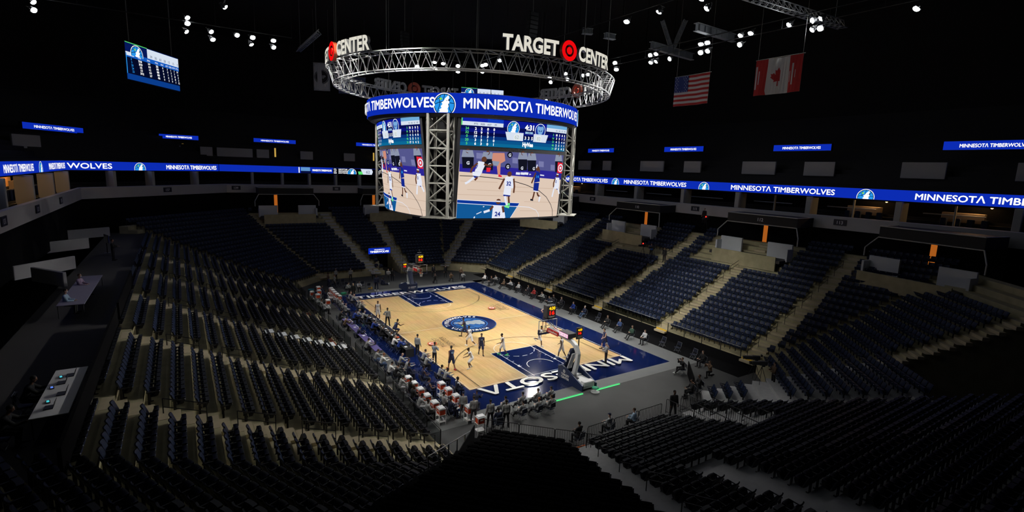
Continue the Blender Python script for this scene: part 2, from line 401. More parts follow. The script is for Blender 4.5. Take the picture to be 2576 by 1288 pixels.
# upper deck
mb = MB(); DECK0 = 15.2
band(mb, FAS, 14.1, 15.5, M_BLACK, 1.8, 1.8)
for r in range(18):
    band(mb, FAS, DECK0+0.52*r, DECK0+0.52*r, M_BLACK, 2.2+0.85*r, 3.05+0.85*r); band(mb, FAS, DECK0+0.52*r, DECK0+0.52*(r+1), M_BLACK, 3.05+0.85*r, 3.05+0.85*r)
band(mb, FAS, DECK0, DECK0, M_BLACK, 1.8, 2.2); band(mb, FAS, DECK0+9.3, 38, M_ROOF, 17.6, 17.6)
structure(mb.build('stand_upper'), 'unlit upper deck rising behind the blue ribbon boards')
# ------------------------------------------------------------------ stadium seats
M_SEAT = mat('navy_seat_plastic', (0.006, 0.017, 0.055), 0.5, noise=0.15, scale=4, spec=0.4)
M_SEATB = mat('navy_seat_fabric', (0.006, 0.016, 0.052), 0.8, noise=0.2, scale=6)
M_SEATSHADE = mat('seat_shade_black', (0.008, 0.0085, 0.011), 0.45, spec=0.35)  # seat backs and edges painted black for the shade away from the light
M_ARMGLINT = mat('grey_armrest_cap', (0.42, 0.44, 0.48), 0.35)  # pale armrest tips stand in for glints of light
M_SEATLEG = mat('seat_casting', (0.02, 0.02, 0.022), 0.5)
def seat_shapes(hi):
    """backrest, pan, arm, leg as separate MBs; local +Y is the front, origin on the tread under the backrest"""
    n = 8 if hi else 4; W = 0.25
    back = MB(); rows = ((0.38, 0.04, 0.9), (0.60, -0.04, 1.0), (0.79, -0.11, 0.97), (0.865, -0.14, 0.80)) if hi else ((0.38, 0.04, 0.95), (0.86, -0.13, 0.9))
    def sheet(mb, rows, cur, th, material, sm):
        fr = []; bk = []
        for (z, y, k) in rows:
            for i in range(n+1):
                t = -1+2*i/n; x = t*W*k; yy = y+cur*t*t; fr.append((x, yy+th/2, z)); bk.append((x, yy-th/2, z-0.0))
        m_ = len(rows); fs = []; shell = []
        N = len(fr); v = fr+bk; w_ = n+1
        for a in range(m_-1):
            for i in range(n): fs.append((a*w_+i, a*w_+i+1, (a+1)*w_+i+1, (a+1)*w_+i)[::-1]); shell.append((N+a*w_+i, N+a*w_+i+1, N+(a+1)*w_+i+1, N+(a+1)*w_+i))
        for i in range(n): shell.append((i, i+1, N+i+1, N+i)); t = (m_-1)*w_; shell.append((t+i+1, t+i, N+t+i, N+t+i+1))
        for a in range(m_-1): shell.append((a*w_, N+a*w_, N+(a+1)*w_, (a+1)*w_)[::-1]); shell.append((a*w_+n, N+a*w_+n, N+(a+1)*w_+n, (a+1)*w_+n))
        mb.add(v, fs, material, sm); mb.add(v, shell, M_SEATSHADE, sm)
    sheet(back, rows, 0.05, 0.045, M_SEAT, hi)
    pan = MB(); prow = ((0.38, 0.18, 0.80), (0.42, 0.28, 0.95), (0.58, 0.35, 0.97), (0.68, 0.35, 0.84)) if hi else ((0.39, 0.23, 0.95), (0.68, 0.35, 0.9))
    sheet(pan, prow, -0.02, 0.15, M_SEATB, hi)
    arm = MB(); arm.cbox((0.262, 0.16, 0.62), (0.045, 0.46, 0.035), M_SEATLEG, 0.012); arm.cbox((0.262, 0.40, 0.622), (0.05, 0.035, 0.045), M_ARMGLINT, 0.01)
    leg = MB(); leg.box((0.262, 0.02, 0.30), (0.03, 0.09, 0.60), M_SEATLEG); leg.box((0.262, 0.05, 0.02), (0.05, 0.2, 0.03), M_SEATLEG)
    if not hi:
        arm = MB(); arm.box((0.262, 0.16, 0.60), (0.045, 0.46, 0.05), M_SEATLEG); arm.box((0.262, 0.40, 0.610), (0.06, 0.02, 0.035), M_ARMGLINT)
        leg = MB(); leg.box((0.262, 0.03, 0.29), (0.035, 0.08, 0.58), M_SEATLEG)
    return back, pan, arm, leg
SEATS = []   # (x, y, z, facing, block, row, number in row)
def seat_row(A, B, k, z, inward, block, skip=None, back=0.70, m=0.35, pitch=0.53, frm='a'):
    a = Vector((*A(k+back/P), 0)); b = Vector((*B(k+back/P), 0)); d = b-a; Ln = d.length
    if Ln < 0.9: return
    d.normalize(); n = int((Ln-2*m)/pitch)+1; st = (Ln-(n-1)*pitch)/2 if skip is None else m; rz = math.atan2(-inward[0], inward[1])
    num = 0
    for i in range(n):
        p = a+d*(st+i*pitch)
        if skip and skip(p.x, p.y): num = 0; continue
        num += 1
        SEATS.append((p.x, p.y, z(k), rz, block, k, num))
def blockname(side, v, cuts): return side+str(sum(1 for c in cuts if v > c))
D = 0.7071
def near_any(v, lst, r): return any(abs(v-c) < r for c in lst)
def Lblk(y): return sum(1 for c in L_AIS if y > c)
for k in range(0, KL+1):
    nb = len(SEATS); seat_row(L_A, L_B, k, zL, (1,0), 'L', lambda x, y: near_any(y, L_AIS, 0.88) or (y > 0 and k > 14 and y < 20 and -99 > x))
    if k >= 2: seat_row(L_A, LN_B, k, zL, (0.9135,0.4067), 'LN', m=0.3)
for i, s in enumerate(SEATS):
    if s[4] == 'L': SEATS[i] = s[:4]+('L%d' % Lblk(s[1]),)+s[5:]
for k in range(KL+1, KL+4): seat_row(L_A, LN_B, k, zL, (0.9135,0.4067), 'LN', m=0.3)
for k in range(0, KR+1):
    def sk(x, y, k=k):
        if near_any(y, R_AIS, 0.9): return True
        if -3.3 < y < 6 and 12 <= k <= 13: return True                     # camera platform
        if k >= 13 and (2.5 < y < 11.2): return True                      # portal 110
        if k >= 13 and (-17.0 < y < -6.0): return True                    # portal 112
        return False
    seat_row(R_A, R_B, k, zR, (-1,0), 'R', sk)
    if k < 16: seat_row(R_A, RN_B, k, zR, (-D,D), 'RN', m=1.0)
    seat_row(F_B, R_B, k, zR, (-D,-D), 'FR', lambda x, y: abs((y-x)-17.0) < 1.3)
for k in range(0, KN+1):
    ok = lambda x, y: (y > -31.3 and 0.9 < x < 3.6) or (y < -32.3 and abs(x-(-3.6-0.2*(-24.7-y)/P)) < 1.0)
    seat_row(N_A, N_B, k, zN, (0,1), 'N', ok, m=1.1)
    seat_row(N_A, NL_A, k, zN, (D,D), 'NL', m=1.0)
for k in list(range(0, 3))+list(range(5, 13)): seat_row(NR_B, N_B, k, zN, (-D,D), 'NR', m=0.8)
for k in range(0, KF+1):
    def sk(x, y, k=k):
        if abs(x-(-1.0-0.2*(y-27.3))) < 1.0 or abs(x-3.9) < 1.0: return True
        if k < 7 and 0.1 < x < 3.3: return True
        return k >= 15 and (-15.0 < x < -4.0 or 2.2 < x < 9)
    seat_row(F_A, F_B, k, zL, (0,-1), 'F', sk)
    seat_row(L_B, F_A, k, zL, (D,-D), 'FL', m=0.9)
def project(p):
    v = cam.matrix_world.inverted() @ Vector(p)
    if v.z > -0.5: return None
    return (1288+1288.3*v.x/-v.z, 644-1288.3*v.y/-v.z, -v.z)
def inview(p, mg=0):
    q = project(p); return q is not None and -mg < q[0] < 2576+mg and -mg < q[1] < 1288+mg
BL = {'L0': 'left stand block nearest the bend', 'L1': 'left stand second block', 'L2': 'left stand third block', 'LN': 'left stand corner bend', 'N': 'block right of grey stairs'}
cand = [(project((s[0], s[1], s[2]+0.6)), s) for s in SEATS]
cand = [(q[2], s) for q, s in cand if q and 5 < q[0] < 2571 and q[1] < 1285 and s[4] in ('L0','L1','LN','N')]
cand.sort(key=lambda t: t[0])
pick = [c[1] for c in cand[:300]]; chosen = set(id(s) for s in pick)
bk, pn, ar, lg = seat_shapes(True)
proto = None
for s in pick:
    lab = 'navy seat %s along, %s row up, %s' % (ORD[min(30, s[6])], ORD[min(30, s[5]+1)], BL[s[4]])
    if proto is None:
        proto = thing('stadium_seat', lab, 'seat', s[:3], s[3], 'flip-up seats of the near blocks')
        bk.build('backrest', proto); pn.build('seat_pan', proto); ar.build('armrest', proto); lg.build('leg', proto)
    else: dup(proto, s[:3], s[3], lab)
# every other seat of the bowl, far too many to list
bk, pn, ar, lg = seat_shapes(False); mb = MB()
for s in SEATS:
    if id(s) in chosen or not inview((s[0], s[1], s[2]+0.5), 60): continue
    c, sn = math.cos(s[3]), math.sin(s[3])
    for src in (bk, pn, ar, lg):
        o = len(mb.v); mb.v.extend([(s[0]+x*c-y*sn, s[1]+x*sn+y*c, s[2]+z) for x, y, z in src.v])
        ks = [mb.m(M_UNLIT if s[4] == 'NL' else m_) for m_ in src.mats]
        for f, i in zip(src.f, src.mi): mb.f.append(tuple(a+o for a in f)); mb.mi.append(ks[i]); mb.sm.append(False)
tag(mb.build('stadium_seating'), 'thousands of navy flip-up seats filling the far blocks of the empty bowl', 'seating', kind='stuff')
# ------------------------------------------------------------------ the court
def wood_mat():
    m = bpy.data.materials.new('maple_planks'); m.use_nodes = True; nt = m.node_tree; b = nt.nodes['Principled BSDF']
    tc = nt.nodes.new('ShaderNodeTexCoord'); mp = nt.nodes.new('ShaderNodeMapping'); mp.inputs['Rotation'].default_value = (0, 0, PI/2)
    nt.links.new(tc.outputs['Object'], mp.inputs['Vector'])
    br = nt.nodes.new('ShaderNodeTexBrick'); br.inputs['Scale'].default_value = 1.0; br.inputs['Brick Width'].default_value = 1.9; br.inputs['Row Height'].default_value = 0.11
    br.inputs['Mortar Size'].default_value = 0.003; br.inputs['Color1'].default_value = (0.80, 0.56, 0.26, 1); br.inputs['Color2'].default_value = (0.68, 0.45, 0.19, 1); br.inputs['Mortar'].default_value = (0.45, 0.28, 0.1, 1)
    br.offset = 0.37; br.offset_frequency = 2
    nt.links.new(mp.outputs[0], br.inputs['Vector'])
    n = nt.nodes.new('ShaderNodeTexNoise'); n.inputs['Scale'].default_value = 0.5; nt.links.new(tc.outputs['Object'], n.inputs['Vector'])
    mx = nt.nodes.new('ShaderNodeMix'); mx.data_type = 'RGBA'; mx.blend_type = 'MULTIPLY'; mx.inputs[0].default_value = 0.25
    nt.links.new(br.outputs['Color'], mx.inputs[6]); nt.links.new(n.outputs['Color'], mx.inputs[7]); nt.links.new(mx.outputs[2], b.inputs['Base Color'])
    b.inputs['Roughness'].default_value = 0.32; b.inputs['Specular IOR Level'].default_value = 0.35
    return m
M_WOOD = wood_mat()
M_NAVY = mat('navy_court_paint', (0.005, 0.013, 0.075), 0.09, noise=0.12, scale=0.8, spec=0.5)
M_WHITE = mat('white_court_paint', (0.86, 0.85, 0.80), 0.3)
M_LINEBLK = mat('black_court_paint', (0.03, 0.028, 0.02), 0.35)
M_CRED = mat('red_court_paint', (0.62, 0.10, 0.04), 0.35)
M_CBLUE = mat('light_blue_court_paint', (0.03, 0.14, 0.40), 0.25)
M_CGREY = mat('silver_court_paint', (0.32, 0.37, 0.42), 0.3)
M_CSTAR = mat('green_court_paint', (0.45, 0.75, 0.08), 0.3)
M_CBROWN = mat('faded_brown_court_lettering', (0.07, 0.05, 0.03), 0.4)
HL, HW = 14.325, 7.62
cv = Canvas(lambda u, v, h: Vector((u, v, 0.012+h)), lift=0.0012)
cv.rect(-10.4, -17.4, 10.4, 17.4, M_NAVY)
cv.rect(-HW, -HL, HW, HL, M_WOOD)
for s in (-1, 1):
    key = [(-2.44, s*HL), (2.44, s*HL), (2.44, s*(HL-5.79)), (-2.44, s*(HL-5.79))]
    cv.poly(key if s < 0 else key[::-1], M_NAVY)
    L = lambda pts, w=0.055, m=M_WHITE: cv.line([(x, s*(HL-y)) for x, y in pts], w, m)
    L([(-2.44,0),(-2.44,5.79),(2.44,5.79),(2.44,0)], 0.06)
    L([(-1.83,0),(-1.83,5.79)]); L([(1.83,0),(1.83,5.79)])
    for d in (2.1, 2.4, 3.3, 4.2, 5.0):
        for q in (-1, 1): L([(q*2.44, d), (q*2.62, d)], 0.05); L([(q*1.83, d), (q*1.62, d)], 0.05)
    for q in (-1, 1): L([(q*1.75, 2.15), (q*1.95, 2.15)], 0.28)
    cy = s*(HL-5.79)
    a0 = 0 if s < 0 else PI
    cv.arc((0, cy), 1.83, a0, a0+PI, 0.055, M_WHITE, 30)
    for i in range(7):
        t = a0+PI+PI*(i+0.15)/7; cv.arc((0, cy), 1.83, t, t+PI*0.09, 0.055, M_WHITE, 4)
    by = s*(HL-1.575); cv.arc((0, by), 1.22, a0, a0+PI, 0.06, M_WHITE, 24)
    R3 = 7.24; th = math.acos(6.71/R3); yb = R3*math.sin(th)
    pts = [(-6.71, s*HL)]+[(R3*math.cos(PI-th-(PI-2*th)*i/40), by-s*R3*math.sin(PI-th-(PI-2*th)*i/40)) for i in range(41)]+[(6.71, s*HL)]
    cv.line(pts, 0.055, M_LINEBLK)
    for q in (-1, 1): L([(q*HW, 8.5), (q*(HW-0.9), 8.5)], 0.05)
cv.line([(-HW,-HL),(HW,-HL),(HW,HL),(-HW,HL)], 0.06, M_WHITE, closed=True)
cv.line([(-HW,0),(HW,0)], 0.05, M_WHITE)
# centre emblem: turned so that its top points at the benches
cv.disc((0,0), 2.82, M_CBLUE, 48); cv.disc((0,0), 2.76, M_NAVY, 48)
Q = Canvas(lambda u, v, h: Vector((-v, u, 0.012+0.0012*cv.k+h)), lift=0.0012)
wolf_badge(Q, (0,0), 1.92, M_CGREY, M_CBLUE, M_NAVY, M_CSTAR, ring=M_CBLUE)
Q.disc((0,0), 1.98, M_CGREY, 40) if False else None
def ring_text(body, r, a_start, a_end, hgt, material):
    n = len(body)
    for i, ch in enumerate(body):
        if ch == ' ': continue
        a = a_start+(a_end-a_start)*i/(n-1); up = a; ca, sa = math.cos(up), math.sin(up)
        M = lambda p, ca=ca, sa=sa: (p[1]*ca+p[0]*sa, p[1]*sa-p[0]*ca)
        cv.text(ch, r*ca, r*sa, hgt, material, 'c', None, 0.035, 0, M)
ring_text('TIMBERWOLVES', 2.16, math.radians(176), math.radians(50), 0.46, M_WHITE)
ring_text('MINNESOTΛ', 2.16, math.radians(-72), math.radians(-160), 0.46, M_WHITE)
# baseline lettering
cv.text('TIMBERWOLVES', -7.35, 14.62, 1.15, M_WHITE, 'l', 14.7, 0.035)
rot = lambda p: (-p[0], -p[1])
cv.text('MINNESOTΛ', 7.45, -14.62, 1.35, M_WHITE, 'l', 14.6, 0.03, 0, rot)
up_left = lambda p: (-p[1], p[0])
for cx, y0, by in ((-5.05, -5.42, -4.05), (6.05, 2.75, 4.08)):
    cv.text('TARGET', cx, y0, 0.55, M_CBROWN, 'l', 2.65, -0.01, 0, up_left); cv.text('CENTER', cx+0.75, y0, 0.55, M_CBROWN, 'l', 2.65, -0.01, 0, up_left)
    cv.disc((cx-0.95, by), 0.44, M_CRED, 24); cv.disc((cx-0.95, by), 0.31, M_WHITE, 20); cv.disc((cx-0.95, by), 0.17, M_CRED, 16)
for o, v in ((len(cv.mb.v), None),):
    cv.mb.v.extend(Q.mb.v)
    for f, i in zip(Q.mb.f, Q.mb.mi): cv.mb.f.append(tuple(a+o for a in f)); cv.mb.mi.append(cv.mb.m(Q.mb.mats[i])); cv.mb.sm.append(False)
structure(cv.build('floor_court'), 'maple basketball court with navy apron, painted lines, lettering and round centre emblem')
# ------------------------------------------------------------------ LED boards
B_BLUE = led(12, 44, 178); B_DEEP = led(8, 26, 120); B_WHITE = glow('led_white', (1,1,1), 1.15); B_CYAN = led(40, 150, 235); B_NAVY = led(6, 14, 60)
B_STAR = led(150, 240, 60); B_GREEN = led(90, 220, 110); B_TEAL = led(14, 96, 150); B_PALE = led(215, 225, 240); B_GREY = led(120, 130, 150); B_YEL = led(250, 210, 60)
B_BLACK = led(3, 4, 10); B_SKY = led(96, 150, 205); B_PURPLE = led(52, 44, 150); B_GRZ = led(70, 110, 190)
M_CASE = mat('display_case_black', (0.015, 0.015, 0.018), 0.5)

# ---- ribbon boards, one per straight run of the upper deck front
def ribbon(a, b, items, label, z0=14.28, z1=15.33, th=0.18):
    a = Vector((*a, 0)); b = Vector((*b, 0)); d = (b-a).normalized(); n = Vector((0,0,1)).cross(d)*-1.0; Ln = (b-a).length
    n = d.cross(Vector((0,0,1)))      # towards the court when a -> b runs left to right as seen from the court
    t = thing('ribbon_board', label, 'display', (a+Vector((0,0,z0))))
    mb = MB(); c = (d*Ln/2)-n*(th/2+0.02); mb.box((c.x, c.y, (z1-z0)/2), (Ln, th, z1-z0+0.08), M_CASE, math.atan2(d.y, d.x)); mb.build('case', t)
    H = z1-z0; cv = Canvas(lambda u, v, h: d*u+Vector((0,0,v))+n*(h+0.0), lift=0.004); cv.rect(0, 0, Ln, H, B_BLUE); cv.build('screen', t)
    cv2 = Canvas(lambda u, v, h: d*u+Vector((0,0,v))+n*(h+0.01), lift=0.003)
    for it in items:
        if it[0] == 't': cv2.text(it[3], it[1], H*it[4], H*it[5], B_WHITE, 'l', it[2]-it[1], 0.03)
        elif it[0] == 'b': wolf_badge(cv2, (it[1], H*0.18), H*0.78, B_WHITE, B_CYAN, B_NAVY, B_STAR, bottom=0.02)
        elif it[0] == 'r': cv2.rect(it[1], H*it[3], it[2], H*it[4], it[5])
        elif it[0] == 'p': cv2.poly([(x, H*y) for x, y in it[1]], it[2])
        elif it[0] == 'x': cv2.text(it[1], it[2], H*it[3], H*it[4], it[5], 'c', it[6] if len(it) > 6 else None, 0.03)
    if items: tag(cv2.build('lettering', t), 'white club lettering and round emblems on blue')
    return t
MT = 'MINNESOTΛ TIMBERWOLVES'
RX = 34.0
def ry(y): return 36.0-(y+0.0)   # distance along the right board from its far end
def right_items():
    it = []
    ys = [(28.5, 16.8), (13.1, 1.3), (-5.6, -17.9), (-25.1, -37.0)]
    for a, b in ys: it.append(('t', 30.5-a, 30.5-b, MT, 0.22, 0.56))
    for c in (15.0, -1.6, -20.9): it.append(('b', 30.5-c))
    return it
ribbon((RX, 30.5), (RX, -40), right_items(), 'long blue ribbon board with four club names along the far sideline')
ribbon((17.0, 47.9), (RX, 30.9), [('t', 3, 14, MT, .22, .56)], 'blue ribbon board across the far corner right of the scoreboard')
fx = lambda x: x+19.0
far = [('r', fx(-6.9), fx(-5.4), .35, .95, B_SKY), ('r', fx(-6.9), fx(17), 0.0, .36, B_NAVY), ('r', fx(-3.6), fx(17), .0, .97, B_BLACK), ('r', fx(-5.2), fx(-1.6), .06, .97, B_BLUE),
       ('t', fx(-5.0), fx(-1.8), MT, .36, .32), ('b', fx(1.7)), ('r', fx(-7.25), fx(-7.1), .05, .95, B_WHITE)]
for i, x in enumerate((-1.2, -0.4, 0.15, 0.65)):
    for j in range(3): far.append(('x', ('REB','AST','STL')[j] if i in (0,) else ('PTS','FG%','3PT')[j] if i == 2 else ('39','30','28')[j], fx(x), .08+.3*j, .2, B_WHITE, .5))
far += [('p', [(fx(3.6),.0),(fx(5.3),.0),(fx(5.5),.5),(fx(5.3),.95),(fx(3.3),.95)], B_PALE), ('p', [(fx(2.9),.0),(fx(3.7),.0),(fx(3.5),.5),(fx(2.8),.5)], B_GREEN), ('x', '62', fx(4.6), .2, .5, B_GREY),
        ('x', '4:31', fx(6.7), .3, .5, B_WHITE), ('p', [(fx(7.9),.0),(fx(9.6),.0),(fx(9.7),.95),(fx(7.9),.95),(fx(7.6),.5)], B_PALE), ('x', '82', fx(8.6), .2, .5, B_GREY), ('p', [(fx(9.5),.0),(fx(9.9),.0),(fx(10.0),.5),(fx(9.4),.5)], B_YEL), ('r', fx(9.9), fx(10.8), .0, .5, B_SKY), ('r', fx(10.9), fx(12.3), .0, .92, B_GRZ)]
ribbon((-19.0, 48.4), (16.8, 48.4), far, 'ribbon board at the far end with the running score and game clock')
ribbon((-35.3, 31.8), (-19.1, 48.0), [('t', 0.3, 5.6, 'WOLVES', .2, .6), ('b', 9.4), ('t', 13.4, 22.4, MT, .2, .56)], 'blue ribbon board across the far corner left of the scoreboard')
ribbon((-35.3, -14), (-35.3, 31.9), [('t', 21, 30.6, MT, .2, .6), ('b', 33.5), ('t', 37, 45.8, MT, .2, .6), ('b', 17)], 'foreshortened blue ribbon board along the upper deck above the amber suites')

# ---- portal signs of the upper deck
def portal_sign(c, d, wd, ht, label):
    d = Vector((*d, 0)).normalized(); n = d.cross(Vector((0,0,1))); t = thing('portal_sign', label, 'sign', c, 0, 'lit portal signs of the upper deck')
    mb = MB(); q = -n*0.2; mb.box((q.x, q.y, ht/2), (wd, 0.36, ht+0.1), M_CASE, math.atan2(d.y, d.x)); mb.build('case', t)
    cv = Canvas(lambda u, v, h: d*(u-wd/2)+Vector((0,0,v))+n*h, lift=0.004); cv.rect(0,0,wd,ht,B_BLUE); cv.build('screen', t)
    cv = Canvas(lambda u, v, h: d*(u-wd/2)+Vector((0,0,v))+n*(h+.01), lift=0.004); cv.text(MT, wd*.17, ht*.28, ht*.42, B_WHITE, 'l', wd*.66, 0.03); cv.build('lettering', t)
    return t
PS = [((38, 23.3, 19.55), (0,-1), 6.6, 0.7, 'blue portal sign right of the scoreboard, just above the ribbon'), ((38, 5.6, 19.5), (0,-1), 7.0, .72, 'blue upper deck portal sign above the section 111 tag'),
      ((38, -11.6, 19.4), (0,-1), 6.8, .72, 'blue upper deck portal sign above the section 112 portal'), ((38, -29.0, 19.3), (0,-1), 7.4, .8, 'blue portal sign cut by the picture edge above the amber suites'),
      ((-10.2, 52, 19.2), (1,0), 6.6, .62, 'blue portal sign left of the scoreboard above the far score strip'), ((-24.0, 52, 19.0), (1,0.1), 5.2, .65, 'small blue portal sign over the far left corner'), ((7.0, 52, 19.45), (1,0), 6.8, .62, 'blue portal sign half hidden behind the scoreboard'),
      ((-36.7, 38.4, 18.75), (0.5,1), 9.6, .72, 'wide blue portal sign high over the left corner')]
for a in PS: portal_sign(*a)
# ------------------------------------------------------------------ centre-hung scoreboard
SB = thing('scoreboard', 'huge four-sided video scoreboard with blue ring hanging over centre court', 'scoreboard', (0,0,11.5))
def sub(name, mbx, parent=SB):      # geometry is given in world coordinates, parented to the scoreboard's base
    o = mbx.build(name, parent); o.matrix_parent_inverse = parent.matrix_world.inverted() if False else Matrix.Translation(-Vector(parent.location)); return o
mb = MB(); NSEG = 96
def cyl_band(mb, r0, z0, r1, z1, material, a0=0, a1=2*PI, n=NSEG):
    for i in range(n):
        t, u = a0+(a1-a0)*i/n, a0+(a1-a0)*(i+1)/n
        mb.quad((r0*math.cos(t), r0*math.sin(t), z0), (r0*math.cos(u), r0*math.sin(u), z0), (r1*math.cos(u), r1*math.sin(u), z1), (r1*math.cos(t), r1*math.sin(t), z1), material)
RR, RZ0, RZ1 = 10.0, 20.22, 21.74
for r0, z0, r1, z1 in ((9.95,RZ0-0.04,9.95,RZ1+0.04),(9.95,RZ1+0.04,9.4,RZ1+0.04),(9.4,RZ1+0.04,9.4,RZ0-0.26),(9.4,RZ0-0.26,9.7,RZ0-0.26),(9.7,RZ0-0.26,9.95,RZ0-0.04)): cyl_band(mb, r0, z0, r1, z1, M_CASE)
for i in range(8):
    t = i*PI/4+0.2; mb.bar((9.4*math.cos(t), 9.4*math.sin(t), 20.6), (4*math.cos(t), 4*math.sin(t), 20.6), 0.1, M_STEEL)
ring_case = sub('ring_case', mb)
place_ring = lambda u, v, h: Vector(((RR+h)*math.cos(u/RR), (RR+h)*math.sin(u/RR), RZ0+v))
cv = Canvas(place_ring, 0.35); cv.rect(0, 0, 2*PI*RR, RZ1-RZ0, B_BLUE); ring_screen = sub('ring_screen', cv.mb)
cv = Canvas(place_ring, 0.35, 0.004); H = RZ1-RZ0; rad = math.radians; cv.k = 4
for q in range(4):
    a = -123+90*q; cv.text(MT, RR*rad(a), H*.27, H*.52, B_WHITE, 'l', RR*rad(77), 0.028); wolf_badge(cv, (RR*rad(a-8.8), H*.40), H*.60, B_WHITE, B_CYAN, B_NAVY, B_STAR, bottom=0.03)
rl = cv.mb.build('ring_lettering', ring_screen)
# four screen faces, leaning in towards the bottom and slightly bowed
def face_place(nx, ny):
    n = Vector((nx, ny, 0)); t = Vector((0,0,1)).cross(n)
    return lambda u, v, h: t*u+Vector((0,0,v))+n*(7.0+(v-11.8)*0.105+0.75*(1-(u/5.35)**2)+h)
VX = [(1040,435),(2250,490),(2165,1222),(997,1250)]; SX = [(1057,82),(2290,187),(2258,455),(1043,385)]
def uvmap(q, u0, u1, v0, v1):
    """picture coordinates noted from the display -> position on the screen face"""
    def f(x, y):
        v = 0.5
        for _ in range(6):
            l = (q[0][0]+(q[3][0]-q[0][0])*v, q[0][1]+(q[3][1]-q[0][1])*v); r = (q[1][0]+(q[2][0]-q[1][0])*v, q[1][1]+(q[2][1]-q[1][1])*v)
            u = (x-l[0])/(r[0]-l[0]); yt = q[0][1]+(q[1][1]-q[0][1])*u; yb = q[3][1]+(q[2][1]-q[3][1])*u; v = (y-yt)/(yb-yt)
        return (u0+(u1-u0)*min(1, max(0, u)), v1-(v1-v0)*min(1, max(0, v)))
    return f
def video_picture(cv, W0, W1, v0, v1):
    F = uvmap(VX, W0, W1, v0, v1); G = lambda pts: [F(*p) for p in pts]
    poly = lambda pts, m: cv.poly(G(pts), m); line = lambda pts, w, m: cv.line(G(pts), w, m)
    sc = (W1-W0)/1200.0
    def disc(x, y, r, m): u, v = F(x, y); cv.disc((u, v), r*sc, m, 14)
    WOOD = led(222,200,182); WOODD = led(205,180,160); KEY = led(18,88,150); KEYD = led(10,52,150); SKB = led(96,58,42); SKL = led(206,140,120); JW = led(228,232,245); JN = led(18,40,140); GR = led(140,148,170); DK = led(18,20,34); PUR = led(84,86,140); BND = led(44,38,150); RED = led(225,40,60); GRN = led(120,240,140)
    cv.rect(W0, v0, W1, v1, WOOD)
    poly([(1040,435),(2250,490),(2238,780),(1030,690)], PUR)
    for x, y, w in ((1060,560,70),(1190,470,60),(1560,520,60),(1880,560,70),(2050,600,60)): poly([(x,y),(x+w,y+5),(x+w,y+70),(x,y+65)], led(120,122,170))
    poly([(1033,600),(1560,640),(2235,690),(2236,780),(1030,690)], BND)
    for k, (x0, y0, x1, y1) in enumerate(((1040,800,1400,812),(1100,900,1900,930),(1010,960,1500,975),(1700,1040,2180,1055),(1500,860,2190,890),(1650,1150,2170,1160))): line([(x0,y0),(x1,y1)], 0.05, WOODD)
    for x, y in ((1110,500),(1300,520),(1680,520),(1790,530),(2170,540)):          # people on the bench
        disc(x, y-75 if y-75 > 455 else y-50, 20, SKB); poly([(x-45,y-60),(x+45,y-58),(x+60,y+20),(x-60,y+20)], GR); poly([(x-55,y+20),(x+55,y+22),(x+50,y+150),(x-50,y+150)], DK)
    for x, y in ((1110,585),(1318,605),(1508,625),(1670,640),(1815,645),(1530,490)): u, v = F(x, y); cv.disc((u, v), 30*sc, DK, 10); cv.text('G', u, v-0.14, 0.26, JW, 'c', None, .05)
    poly([(1350,470),(1470,470),(1480,560),(1400,610),(1340,560)], SKL); poly([(1385,560),(1430,590),(1425,730),(1400,720)], SKL); poly([(1345,560),(1420,570),(1400,620),(1345,610)], GR); poly([(1285,640),(1330,640),(1320,690),(1285,690)], RED); poly([(1410,715),(1445,735),(1440,750),(1405,745)], RED)
    for x in (1600, 1655, 1700): poly([(x,690),(x+48,694),(x+44,722),(x-4,718)], JW)
    poly([(1760,705),(1785,715),(1760,725)], JW); poly([(1900,715),(1955,722),(1955,735),(1900,730)], JW)
    poly([(2155,570),(2237,580),(2228,705),(2148,695)], RED); u, v = F(2200, 640); cv.disc((u, v), .36, JW, 20); cv.disc((u, v), .25, RED, 18); cv.disc((u, v), .13, JW, 14)
    poly([(1005,1022),(1642,1058),(1535,1250),(997,1250)], KEY); poly([(1005,1022),(1642,1058),(1620,1100),(1003,1064)], KEYD)
    line([(1005,1022),(1642,1058),(1535,1248)], .05, JW); line([(1003,1064),(1620,1100)], .05, JW)
    line([(1600,1096),(1760,1108),(1850,1145),(1882,1190),(1888,1228)], .05, JW); line([(1185,1195),(1235,1165)], .07, JW); line([(1250,1105),(1262,1100)], .08, JW); line([(1160,1245),(1170,1225)], .1, JW)
    line([(1032,738),(1180,742),(1350,760),(1550,790),(1720,840),(1880,905),(1990,985),(2060,1080),(2088,1150),(2090,1222)], .055, DK)
    # runner at the left
    disc(1262,545,26,SKB); poly([(1205,566),(1262,576),(1272,610),(1240,690),(1170,688)], JW); poly([(1150,690),(1245,690),(1215,745),(1150,735)], JW); line([(1260,600),(1310,620),(1350,600)], .16, SKB); line([(1200,590),(1150,640),(1130,700)], .16, SKB); poly([(1155,735),(1205,750),(1190,765),(1160,758)], JN); line([(1165,755),(1110,810),(1080,830)], .18, JW); line([(1195,755),(1170,790)], .16, SKB)
    u, v = F(1190, 640); cv.text('7', u, v-.1, .3, JN, 'c')
    # number 32
    disc(1525,712,25,SKB); poly([(1490,742),(1555,745),(1580,770),(1565,880),(1470,880),(1468,770)], JW); poly([(1468,880),(1545,882),(1535,972),(1455,965)], JW); line([(1470,765),(1440,830),(1412,890)], .17, SKB); line([(1572,765),(1580,860),(1572,935)], .16, SKB); poly([(1458,955),(1536,965),(1530,980),(1456,972)], JN)
    line([(1475,975),(1485,1040),(1500,1085)], .2, JW); line([(1515,975),(1520,1060)], .17, SKB); poly([(1480,1080),(1525,1090),(1520,1120),(1470,1105)], GRN); poly([(1505,1055),(1530,1060),(1528,1085),(1505,1080)], GRN)
